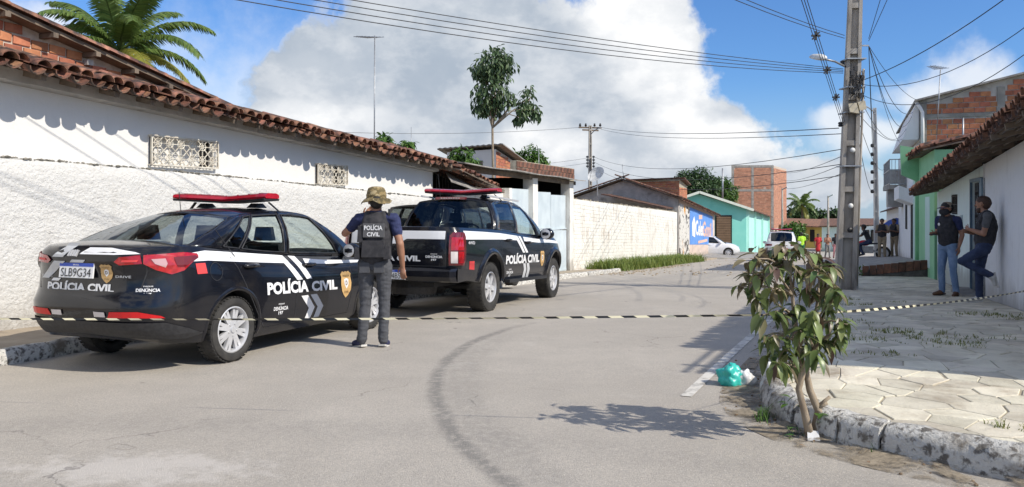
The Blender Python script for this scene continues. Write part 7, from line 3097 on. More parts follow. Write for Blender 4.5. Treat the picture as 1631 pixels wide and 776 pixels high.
def vest(e, J, back=True, mat='vest_black', w=.19, pouch=1):
    V = Vector
    c, n, p = V(J['chest']), V(J['neck']), V(J['pelvis'])
    X = (1, 0, 0)
    wst = p.lerp(c, .28)
    S = [(wst, c + V((0, 0, -.05)), .178, w, 0, .86, X), (c + V((0, 0, -.05)), c + V((0, 0, .07)), w, .165, 0, .80, X)]
    for sg in (-1, 1):
        for yy in (-.085, .085):
            S.append((c + V((sg * .10, yy, .05)), n + V((sg * .09, yy * .3, -.005)), .05, .042, 0))
    v = grow('vest', S, [mat], e, .011, 4, .004, (0,))
    return v


# ---------------------------------------------------------------- the officer beside the sedan
og = GP(596, 553)
J0 = dict(pelvis=(-.02, 0, .92), chest=(.0, .0, 1.27), neck=(.0, .005, 1.465), head=(.0, .03, 1.60),
          shL=(-.185, 0, 1.41), elL=(-.37, .10, 1.25), wrL=(-.20, .27, 1.43), hdL=(.10, .05, .12), shR=(.20, .0, 1.41), elR=(.275, -.05, 1.14), wrR=(.29, .02, .90), hdR=(.02, .02, -1),
          hipL=(-.105, 0, .88), knL=(-.125, .03, .48), anL=(-.155, -.02, .085), toL=(-.275, .11, .05), hipR=(.085, 0, .88), knR=(.085, .03, .48), anR=(.075, 0.02, .085), toR=(.095, .17, .05))
off_, ob = person('officer in a camouflage hat and black vest standing between sedan and pickup', (og.x + .02, og.y, gz(og.y)), R(-3), .965, J0,
                  ['skin_tan', 'navy_cloth', 'jeans_grey'], sho='shoe_navy', voxel=.0068, hair=('hair_black', 's'), curl=(.5, .55), face=True, wrinkle=.007,
                  thumbs={'R': Vector((-1, .3, 0)), 'L': Vector((0, -.2, 1))}, look=.15)
v0 = vest(off_, J0)
m = MB()
prof = [(.0, .125), (.05, .122), (.085, .108), (.100, .08), (.106, .04), (.110, .005), (.113, -.006), (.140, -.022), (.168, -.05), (.170, -.056), (.140, -.030), (.105, -.012)]
m.lathe(prof, 32, (0, .015, 1.645))
m.v = [(x, y, z + (.016 * math.sin(3 * math.atan2(y, x) + .6) + .006 * math.sin(7 * math.atan2(y, x))) * max(0, (math.hypot(x, y - .015) - .105) / .06)) for x, y, z in m.v]
hat = m.build('hat', MAT['camo'], off_, smooth=True)
m = MB()
m.lathe([(.108, .012), (.111, .014), (.111, .036), (.107, .038)], 32, (0, .015, 1.645))
m.build('hat_band', MAT['camo'], hat, smooth=True)
bk = -.176
m = MB()
m.hexa([(-.105, bk - .006, 1.215), (.125, bk - .006, 1.215), (.125, bk + .03, 1.215), (-.105, bk + .03, 1.215)], [(-.105, bk - .0, 1.365), (.125, bk - .0, 1.365), (.125, bk + .03, 1.365), (-.105, bk + .03, 1.365)])
pt_ = m.build('back_patch', MAT['patch_grey'], v0)
flat_text('lettering', 'POLÍCIA', (-.09, bk - .006, 1.292), (1, 0, 0), (0, .04, 1), .20, .062, MAT['decal_white'], pt_, .02, .003)
flat_text('lettering', 'CIVIL', (-.06, bk - .006, 1.225), (1, 0, 0), (0, .04, 1), .14, .045, MAT['decal_white'], pt_, .02, .003)
for (x0, x1, z0, z1, d) in ((-.17, -.11, 1.16, 1.34, .05), (-.12, .13, 1.0, 1.18, .035), (.12, .19, .98, 1.12, .06), (-.20, -.14, .98, 1.1, .06)):
    m = MB()
    y1 = bk + (.02 if abs(x0 + x1) < .2 else .05)
    m.hexa([(x0, y1 - d, z0), (x1, y1 - d, z0), (x1, y1 + .05, z0), (x0, y1 + .05, z0)], [(x0 + .01, y1 - d + .01, z1), (x1 - .01, y1 - d + .01, z1), (x1 - .01, y1 + .05, z1), (x0 + .01, y1 + .05, z1)])
    m.build('pouch', MAT['vest_black'], v0)
m = MB()
m.box(.145, .165, -.06, -.02, 1.44, 1.52)
m.build('radio', MAT['trim_black'], v0)
for sg in (-1, 1):
    m = MB()
    xh = -.02 + sg * .08
    m.hexa([(xh - .055, -.135, .83), (xh + .055, -.135, .83), (xh + .055, -.10, .83), (xh - .055, -.10, .83)], [(xh - .055, -.128, .94), (xh + .055, -.128, .94), (xh + .055, -.10, .94), (xh - .055, -.10, .94)])
    m.build('back_pocket', MAT['jeans_grey'], off_)

# ---------------------------------------------------------------- man with cap and face mask
ga = P(1510, 477, 15.2)
JA = dict(pelvis=(0, 0, .93), chest=(0, .0, 1.28), neck=(0, .01, 1.47), head=(0, .05, 1.605),
          shL=(-.19, 0, 1.42), elL=(-.235, -.06, 1.14), wrL=(-.23, .02, .92), hdL=(.01, .05, -1), shR=(.19, 0, 1.42), elR=(.23, -.02, 1.16), wrR=(.14, .22, 1.16), hdR=(-.35, .8, -.05),
          hipL=(-.09, 0, .88), knL=(-.12, .03, .49), anL=(-.15, -.02, .085), toL=(-.20, .15, .05), hipR=(.09, 0, .88), knR=(.11, .03, .49), anR=(.13, -.02, .085), toR=(.20, .14, .05))
ma, mab = person('man with tan cap, black face mask and pale jeans standing by the grille door', (ga.x, ga.y, gz(ga.y) + po(ga.y)), R(118), 1.0, JA,
                 ['skin_tan', 'navy_cloth', 'jeans_blue'], sho='shoe_brown', voxel=.009, hair=('hair_black', 's'), thumbs={'R': Vector((0, 0, 1)), 'L': Vector((0, 1, 0))}, look=-.35)
va = vest(ma, JA)
m = MB()
m.lathe([(0, .10), (.06, .092), (.09, .06), (.101, .01), (.103, -.01)], 24, (0, .03, 1.65))
cp_ = m.build('cap', MAT['cap_tan'], ma, smooth=True)
lv = Vector((math.sin(.35), math.cos(.35), 0))
sv = Vector((lv.y, -lv.x, 0))
c = Vector((0, .03, 1.645))
m = MB()
q = [c + lv * .06 - sv * .085, c + lv * .12 - sv * .085 + Vector((0, 0, -.012)), c + lv * .175 - sv * .05 + Vector((0, 0, -.022)), c + lv * .175 + sv * .05 + Vector((0, 0, -.022)), c + lv * .12 + sv * .085 + Vector((0, 0, -.012)), c + lv * .06 + sv * .085]
m.prism(q, (0, 0, .008))
m.build('cap_brim', MAT['navy_cloth'], cp_)
hc = Vector(JA['head'])
grow('face_mask', [(hc + lv * .045 + Vector((0, 0, -.04)) - sv * .04, hc + lv * .045 + Vector((0, 0, -.04)) + sv * .04, .066, .066, 0), (hc + lv * .06 + Vector((0, 0, -.085)), hc + lv * .09 + Vector((0, 0, -.04)), .045, .05, 0)], ['vest_black'], ma, .01, 3)
m = MB()
m.hexa([(.02, .245, 1.13), (.11, .27, 1.13), (.09, .36, 1.12), (.0, .335, 1.12)], [(.02, .245, 1.145), (.11, .27, 1.145), (.09, .36, 1.135), (.0, .335, 1.135)])
ph = m.build('phone', MAT['trim_black'])
ph.matrix_world = ma.matrix_world @ Matrix.Translation((.03, .02, .012))
props(ph, 'black phone in the hand of the man with the cap', 'phone')
m = MB()
m.ball((.07, .165, 1.33), (.022, .012, .03), 10)
m.build('badge', MAT['decal_white'], va)

# ---------------------------------------------------------------- man leaning on the wall with one foot up
wb_ = s2w(9.95, TW + .20)
JB = dict(pelvis=(0, .03, .93), chest=(0, -.01, 1.28), neck=(0, .0, 1.47), head=(.02, .04, 1.605),
          shL=(-.19, .0, 1.42), elL=(-.21, .06, 1.13), wrL=(-.03, .25, 1.20), hdL=(.8, .25, .2), shR=(.19, .0, 1.42), elR=(.22, .06, 1.13), wrR=(.05, .26, 1.15), hdR=(-.8, .3, .15),
          hipL=(-.09, .03, .88), knL=(-.10, .36, .68), anL=(-.09, -.05, .46), toL=(-.10, -.085, .30), soleL=(0, -1, 0),
          hipR=(.09, .03, .88), knR=(.09, .08, .49), anR=(.09, .08, .085), toR=(.10, .25, .05))
mbn, mbb = person('bearded man in grey shirt and black vest leaning on the wall, one foot up', (wb_.x, wb_.y, gz(wb_.y) + po(wb_.y)), UA + math.pi / 2 - math.pi / 2 + R(0), 1.0, JB,
                  ['skin_tan', 'tee_grey', 'jeans_dark'], sho='shoe_white', voxel=.009, hair=('hair_brown', 's'), thumbs={'R': Vector((0, 0, 1)), 'L': Vector((0, 0, 1))}, look=-.5)
vb = vest(mbn, JB)
hc = Vector(JB['head'])
lv = Vector((math.sin(.5), math.cos(.5), 0))
grow('beard', [(hc + lv * .03 + Vector((0, 0, -.07)), hc + lv * .055 + Vector((0, 0, -.095)), .056, .05, 0)], ['hair_brown'], mbn, .011, 2)
m = MB()
m.box(-.13, -.10, .11, .13, .86, .94)
m.build('key_tag', MAT['decal_white'], mbn)

# ---------------------------------------------------------------- people further down the street


def stand(dx=0, arms=0, walk=0.0):
    J = dict(pelvis=(0, 0, .93), chest=(0, .0, 1.28), neck=(0, .01, 1.47), head=(0, .03, 1.60),
             shL=(-.18, 0, 1.41), elL=(-.25, -.02, 1.14), wrL=(-.24, .06, .92), shR=(.18, 0, 1.41), elR=(.25, -.02, 1.14), wrR=(.24, .06, .92),
             hipL=(-.09, 0, .88), knL=(-.10, .02 + walk * .1, .49), anL=(-.11, -.02 + walk * .16, .085), toL=(-.13, .14 + walk * .16, .05),
             hipR=(.09, 0, .88), knR=(.10, .02 - walk * .02, .49), anR=(.11, -.02 - walk * .2, .09), toR=(.13, .14 - walk * .2, .05))
    if arms == 1:      # hands together at the chest
        J.update(elL=(-.25, .02, 1.14), wrL=(-.06, .22, 1.20), elR=(.25, .02, 1.14), wrR=(.06, .22, 1.18))
    if arms == 2:
        J.update(elL=(-.24, .0, 1.14), wrL=(-.20, .22, 1.22))
    return J


FARG = 'passers-by at the far end of the street'
far_people = [
    ('man in a neon yellow-green shirt and green shorts walking away', 1277, 50, 0, dict(J=stand(0, 0, .6), m=['skin_dark', 'neon_cloth', 'green_cloth'], hair=('hair_black', 's'))),
    ('woman in a red dress walking up the street', 1303, 57, 180, dict(J=stand(0, 2, .6), m=['skin_dark', 'red_cloth', 'red_cloth'], skirt=True, bare_legs=True, hair=('hair_black', 'long'))),
    ('bare-shouldered woman in grey walking beside the woman in red', 1318, 58, 180, dict(J=stand(0, 1, .7), m=['skin_tan', 'skin_tan', 'grey_cloth'], hair=('hair_black', 'long'))),
    ('person in black top and pink trousers next to the big pole', 1331, 56, 170, dict(J=stand(0, 0, .5), m=['skin_dark', 'vest_black', 'pink_cloth'], hair=('hair_black', 'long'))),
]
for (lab, px, d, rz, k) in far_people:
    w = P(px, 400, d)
    person(lab, (w.x, w.y, gz(d)), R(rz), .98, k['J'], k['m'], voxel=.02, hands=False, face=False, wrinkle=0, skirt=k.get('skirt', False), bare_legs=k.get('bare_legs', False), hair=k['hair'], group=None)
PZ = -.78
for (lab, px, d, rz, arms) in (('policeman in beige uniform with folded hands below the blue parasol', 1405, 35.2, 150, 1), ('policeman in beige uniform half hidden at the house corner', 1424.5, 35.6, 120, 1)):
    w = P(px, 400, d)
    Jp = stand(0, arms)
    e, b_ = person(lab, (w.x, w.y, PZ), R(rz), 1.0, Jp, ['skin_dark', 'beige_cloth', 'beige_cloth'], voxel=.018, hands=False, face=False, wrinkle=.004, hair=('hair_black', 's'), sho='shoe_brown')
    vest(e, Jp)
# seated man on the motorcycle
w = P(1385, 400, 36)
JS = dict(pelvis=(0, 0, .80), chest=(0, .12, 1.12), neck=(0, .20, 1.30), head=(0, .25, 1.43), shL=(-.18, .17, 1.25), elL=(-.26, .36, 1.05), wrL=(-.22, .58, 1.02), shR=(.18, .17, 1.25), elR=(.26, .36, 1.05), wrR=(.22, .58, 1.02),
          hipL=(-.10, .05, .78), knL=(-.18, .42, .66), anL=(-.17, .25, .28), toL=(-.17, .40, .24), hipR=(.10, .05, .78), knR=(.18, .42, .66), anR=(.17, .25, .28), toR=(.17, .40, .24))
zz0 = -.88
e, b_ = person('man in black sitting on the red motorcycle', (w.x, w.y, zz0), R(60), 1.0, JS, ['skin_dark', 'vest_black', 'jeans_dark'], voxel=.018, hands=False, face=False, wrinkle=.004, hair=('hair_black', 's'), sho='trim_black')
mc = bpy.data.objects.new('motorcycle', None)
COL.objects.link(mc)
mc.matrix_world = Matrix.Translation((w.x, w.y, zz0)) @ Matrix.Rotation(R(60), 4, 'Z')
OFF[mc.name] = Vector()
props(mc, 'red and white motorcycle parked on the far footway', 'motorcycle')
for y in (-.55, .68):
    m = MB()
    m.lathe([(.22, -.05), (.28, -.06), (.31, -.03), (.31, .03), (.28, .06), (.22, .05)], 24, (0, y, .31), 'X', close=True)
    wl = m.build('wheel', MAT['rubber'], mc, smooth=True)
    m = MB()
    m.lathe([(0.02, -.03), (.23, -.02), (.23, .02), (.02, .03)], 20, (0, y, .31), 'X')
    m.build('rim', MAT['alloy'], wl)
m = MB()
m.ball((0, .22, .74), (.14, .26, .13), 12)
m.build('tank', MAT['reflector_red'], mc, smooth=True)
m = MB()
m.hexa([(-.12, -.62, .70), (.12, -.62, .70), (.13, .05, .68), (-.13, .05, .68)], [(-.1, -.62, .78), (.1, -.62, .78), (.12, .05, .75), (-.12, .05, .75)])
m.build('saddle', MAT['trim_black'], mc)
m = MB()
m.box(-.12, .12, -.15, .30, .30, .60)
m.bar((0, -.55, .31), (0, .0, .45), .12, .08)
m.build('engine', MAT['zinc'], mc)
m = MB()
for sx in (-.08, .08):
    m.tube([(sx, .68, .31), (sx, .45, .98)], .025, 6)
m.tube([(-.33, .38, 1.05), (0, .45, 1.0), (.33, .38, 1.05)], .016, 6)
m.build('fork', MAT['alloy'], mc)
m = MB()
m.ball((0, .56, .92), (.1, .1, .11), 10)
m.build('headlamp', MAT['lens_clear'], mc, smooth=True)

# ================================================================== vegetation
def leaf_mat(name, c1, c2, scale=3, rough=.45, trans=.25, rand=.2, hue=.015):
    mt = bpy.data.materials.new(name)
    mt.use_nodes = True
    t = NT(mt.node_tree)
    b = t.n['Principled BSDF']
    out = t.n['Material Output']
    oi = t.node('ShaderNodeObjectInfo')
    ge = t.node('ShaderNodeNewGeometry')
    r = t.m('FRACT', t.m('ADD', oi.outputs['Random'], ge.outputs['Random Per Island']))
    tc = t.node('ShaderNodeTexCoord')
    n = t.noise(tc.outputs['Object'], scale, 4, .6)
    c = t.mix(t.m('FRACT', t.m('ADD', t.m('MULTIPLY', r, .9), t.m('MULTIPLY', n, .35)), clamp=True), c1, c2)
    hs = t.node('ShaderNodeHueSaturation')
    t.put(hs.inputs['Color'], c)
    r2 = t.m('FRACT', t.m('MULTIPLY', r, 13.7))
    t.put(hs.inputs['Value'], t.m('ADD', 1 - rand, t.m('MULTIPLY', r2, 2 * rand)))
    t.put(hs.inputs['Hue'], t.m('ADD', .5 - hue, t.m('MULTIPLY', t.m('FRACT', t.m('MULTIPLY', r, 5.3)), 2 * hue)))
    t.put(b.inputs['Base Color'], hs.outputs[0])
    b.inputs['Roughness'].default_value = rough
    tr = t.node('ShaderNodeBsdfTranslucent')
    t.l.new(hs.outputs[0], tr.inputs[0])
    mx = t.node('ShaderNodeMixShader')
    mx.inputs[0].default_value = trans
    t.l.new(b.outputs[0], mx.inputs[1])
    t.l.new(tr.outputs[0], mx.inputs[2])
    t.l.new(mx.outputs[0], out.inputs[0])
    MAT[name] = mt
    return mt


leaf_mat('leaf_palm', (0.08, 0.14, 0.035), (0.17, 0.24, 0.06), trans=.35, rough=.4)
leaf_mat('leaf_palm_yellow', (0.26, 0.27, 0.05), (0.34, 0.32, 0.07), trans=.4, rough=.45)
leaf_mat('leaf_dark', (0.034, 0.075, 0.026), (0.080, 0.140, 0.045), trans=.25)
leaf_mat('leaf_slim', (0.055, 0.10, 0.042), (0.12, 0.18, 0.075), trans=.3)
leaf_mat('leaf_mid', (0.05, 0.12, 0.02), (0.11, 0.20, 0.035), trans=.3)
leaf_mat('leaf_bush', (0.075, 0.12, 0.038), (0.21, 0.26, 0.085), trans=.25, rough=.38, rand=.3)
leaf_mat('leaf_bush_red', (0.13, 0.08, 0.06), (0.22, 0.20, 0.10), trans=.18, rough=.4, rand=.35)
leaf_mat('grass', (0.09, 0.17, 0.025), (0.26, 0.30, 0.075), trans=.35, rough=.6)
leaf_mat('grass_dry', (0.26, 0.25, 0.08), (0.13, 0.18, 0.04), trans=.3, rough=.7)
M('bark', (0.20, 0.15, 0.11), (0.12, 0.09, 0.065), 12, .9, .01, 60, stretch=(1, 1, .5))
M('bark_pale', (0.36, 0.29, 0.21), (0.24, 0.185, 0.13), 14, .9, .006, 70, stretch=(1, 1, .5))


def add_leaf(mb, p, d, n, ln, w, fold=.25, droop=.3, seg=3):
    """a folded, drooping blade from p along d; n is its upper side"""
    d = d.normalized()
    n = (n - d * n.dot(d)).normalized()
    s = d.cross(n)
    prof = [(.0, .06), (.18, .62), (.42, 1.0), (.7, .78), (1.0, .03)]
    rows = []
    for t, k in prof:
        c = p + d * (ln * t) - n * (droop * ln * t * t)
        rows.append([c - s * (w * k / 2) + n * (fold * w * k / 2), c, c + s * (w * k / 2) + n * (fold * w * k / 2)])
    vs = [q for r_ in rows for q in r_]
    fs = []
    for i in range(len(prof) - 1):
        for j in range(2):
            a = i * 3 + j
            fs.append((a, a + 1, a + 4, a + 3))
    mb.add(vs, fs)


def rvec(r):
    while True:
        v = Vector((r.uniform(-1, 1), r.uniform(-1, 1), r.uniform(-1, 1)))
        if .05 < v.length < 1:
            return v.normalized()


# ---------------------------------------------------------------- coconut palm
def frond(mb, base, dirv, ln, r, droop=1.0, nleaf=60, lw=.05, ll=.55):
    d = dirv.normalized()
    hz = Vector((d.x, d.y, 0))
    hz = hz.normalized() if hz.length > .05 else Vector((1, 0, 0))
    pts = []
    p = base.copy()
    step = ln / 14
    for i in range(15):
        pts.append(p.copy())
        p += d * step
        d = (d - Vector((0, 0, .10 * droop * (.5 + i / 9)))).normalized()
    mb.tube(pts, [.035 * (1 - i / 15.5) + .004 for i in range(15)], 5, cap=False)
    for i in range(nleaf):
        t = .10 + .9 * i / nleaf
        k = t * 14
        a = min(int(k), 13)
        c = pts[a].lerp(pts[a + 1], k - a)
        tg = (pts[a + 1] - pts[a]).normalized()
        side = tg.cross(Vector((0, 0, 1)))
        side = side.normalized() if side.length > .1 else Vector((1, 0, 0))
        L_ = ll * math.sin(math.pi * (.12 + .80 * t)) ** .6 * r.uniform(.85, 1.1)
        for sg in (-1, 1):
            dv = (side * sg * .75 + tg * .55 + Vector((0, 0, -.18 + r.uniform(-.12, .1)))).normalized()
            e1 = c + dv * L_ * .55
            dv2 = (dv + Vector((0, 0, -.75 * droop + r.uniform(-.2, .1)))).normalized()
            e2 = e1 + dv2 * L_ * .5
            wv = tg * lw * .5
            mb.add([c - wv * .6, c + wv * .6, e1 + wv, e1 - wv, e2 + wv * .15, e2 - wv * .15], [(0, 1, 2, 3), (3, 2, 4, 5)])


def palm(label, base, crown, n, ln, seed, yellow=5, group=None, nleaf=60, lw=.05, ll=.55):
    r = random.Random(seed)
    e = thing('coconut_palm', label, 'palm tree', base, ID, group)
    mb = MB()
    base, crown = Vector(base), Vector(crown)
    pts = [base.lerp(crown, k) + Vector((.12 * math.sin(k * 3), 0, 0)) for k in np.linspace(0, 1, 14)]
    mb.tube(pts, [.2 - .08 * k + .012 * (i % 2) for i, k in enumerate(np.linspace(0, 1, 14))], 10)
    mb.build('trunk', MAT['bark'], e, smooth=True)
    for i in range(n):
        a = i * 2.39996 + r.uniform(-.2, .2)
        el = 1.25 - 1.75 * (i / n) + r.uniform(-.1, .1)
        dv = Vector((math.cos(a) * math.cos(el), math.sin(a) * math.cos(el), math.sin(el)))
        mb = MB()
        frond(mb, Vector(crown) + dv * .1, dv, ln * r.uniform(.85, 1.1), r, .8 + .35 * (i / n), nleaf, lw, ll)
        mb.build('frond', MAT['leaf_palm_yellow' if i >= n - yellow else 'leaf_palm'], e, recalc=False)
    mb = MB()
    for i in range(7):
        a = i * .9
        mb.ball(Vector(crown) + Vector((.22 * math.cos(a), .22 * math.sin(a), -.22 - .05 * (i % 2))), (.1, .1, .13), 10)
    mb.build('coconuts', MAT['leaf_mid'], e, smooth=True)['kind'] = 'stuff'
    return e


cr = P(190, 82, 27)
palm('tall coconut palm behind the brick gable', (cr.x - .3, cr.y, gz(27)), cr, 28, 3.1, 4, 11, nleaf=84, lw=.065, ll=.6)
c2 = P(1277, 326, 118)
palm('far coconut palm beyond the yellow house', (c2.x, c2.y, gz(118) - 1), c2, 16, 2.6, 9, 2, nleaf=26, lw=.14, ll=.7)


# ---------------------------------------------------------------- broadleaf crowns
def crown_mesh(name, blobs, nleaf, ll, lw, r, mat, parent, up=.35, droop=.35, clump=10, cl_r=.35):
    mb = MB()
    tot = sum(b[1] ** 2 for b in blobs)
    for (c, rad, sq) in blobs:
        c = Vector(c)
        m = max(1, int(nleaf * rad ** 2 / tot / clump))
        for i in range(m):
            v = rvec(r)
            q = c + Vector((v.x, v.y, v.z * sq)) * rad * (r.random() ** .30)
            for j in range(clump):
                p = q + rvec(r) * cl_r * rad * r.random() ** .5
                dv = ((p - c).normalized() * .6 + rvec(r) * .7 + Vector((0, 0, -droop))).normalized()
                nn = (rvec(r) * .6 + Vector((0, 0, up + .5)) + (p - c).normalized() * .4).normalized()
                add_leaf(mb, p, dv, nn, ll * r.uniform(.7, 1.2), lw * r.uniform(.8, 1.2), .3, .35)
    return mb.build(name, mat, parent, recalc=False)


def tree(label, base, trunk_top, blobs, nleaf, ll, lw, mat, seed, tr=.15, bark='bark', name='tree', group=None, clump=10, cl_r=.35, droop=.35):
    r = random.Random(seed)
    e = thing(name, label, 'tree', base, ID, group)
    base, tt = Vector(base), Vector(trunk_top)
    mb = MB()
    pts = [base.lerp(tt, k) + Vector((.08 * math.sin(k * 5 + seed), .05 * math.cos(k * 4), 0)) * (1 - abs(2 * k - 1)) for k in np.linspace(0, 1, 9)]
    mb.tube(pts, [tr * (1 - .45 * k) for k in np.linspace(0, 1, 9)], 9)
    mb.build('trunk', MAT[bark], e, smooth=True)
    for (c, rad, sq) in blobs:
        c = Vector(c)
        mb = MB()
        md = tt.lerp(c, .5) + Vector((0, 0, -.1 * rad))
        mb.tube([pts[-2], md, c, c + Vector((.1, 0, .4)) * rad], [tr * .5, tr * .35, tr * .22, tr * .08], 6)
        mb.build('limb', MAT[bark], e, smooth=True)
    crown_mesh('crown', blobs, nleaf, ll, lw, r, MAT[mat], e, clump=clump, cl_r=cl_r, droop=droop)
    return e


D = 33.0
B = lambda x, y, rp, d=D, sq=1.0: (P(x, y, d) + Vector((0, 0, 0)), rp / F * d, sq)
tree('slim tall tree with two dark leaf clumps above the carport', (P(780, 300, D).x, D, gz(D)), P(785, 172, D),
     [B(785, 105, 26), B(768, 108, 20), B(806, 100, 20), B(782, 140, 26), B(775, 160, 20), B(800, 158, 18), B(765, 172, 12), B(790, 172, 14), B(795, 90, 16),
      B(843, 160, 18, D + .3), B(832, 178, 15, D), B(852, 175, 13, D), B(830, 188, 10, D)], 2100, .26, .10, 'leaf_slim', 5, .075, 'bark_pale', clump=9, cl_r=.5, droop=.9)
D = 40.0
tree('round mango tree behind the brick gable end', (P(842, 300, 52).x, 52, gz(52)), P(842, 285, 52), [B(820, 258, 16, 52), B(845, 255, 20, 52), B(860, 262, 14, 52), B(835, 266, 16, 52)], 2600, .3, .11, 'leaf_mid', 6, .2)
tree('small leafy tree growing behind the white house end', (P(738, 300, 30).x, 30, gz(30)), P(738, 268, 30), [B(728, 250, 12, 30), B(745, 252, 14, 30), B(737, 262, 14, 30), B(755, 262, 10, 30)], 900, .24, .08, 'leaf_mid', 7, .08, droop=.8)
tree('green treetops peeping over the white house roof', (P(630, 300, 30).x, 30, gz(30)), P(628, 245, 30), [B(612, 226, 12, 30), B(648, 232, 11, 30), B(630, 240, 12, 30)], 500, .3, .1, 'leaf_mid', 8, .08, droop=.8)
tree('big dark mango tree between gabled house and brick tower', (P(1110, 330, 92).x, 92, gz(92)), P(1110, 312, 92),
     [B(1098, 292, 20, 92), B(1115, 288, 20, 92), B(1090, 305, 18, 92), B(1128, 298, 18, 92), B(1110, 306, 24, 92), B(1080, 298, 10, 92)], 5200, .42, .16, 'leaf_dark', 10, .4)
tree('mixed green tree with a palm-like crown left of the brick tower', (P(1148, 330, 96).x, 96, gz(96)), P(1148, 318, 96),
     [B(1145, 300, 18, 96), B(1158, 305, 16, 96), B(1138, 312, 16, 96), B(1152, 318, 18, 96)], 3000, .5, .16, 'leaf_mid', 11, .3)
tree('rounded dark trees beyond the yellow house', (P(1290, 340, 125).x, 125, gz(125)), P(1290, 345, 125),
     [B(1262, 348, 14, 125), B(1280, 342, 16, 125), B(1300, 346, 14, 125), B(1318, 350, 12, 125), B(1332, 345, 12, 125), B(1345, 350, 14, 125)], 3600, .6, .25, 'leaf_dark', 12, .4)
tree('bright green shrub beside the white police car', (P(1266, 330, 82).x, 82, gz(82)), P(1266, 385, 82),
     [B(1258, 368, 10, 82), B(1270, 364, 11, 82), B(1264, 380, 12, 82), B(1275, 376, 9, 82)], 1800, .4, .16, 'leaf_mid', 13, .15, name='shrub')


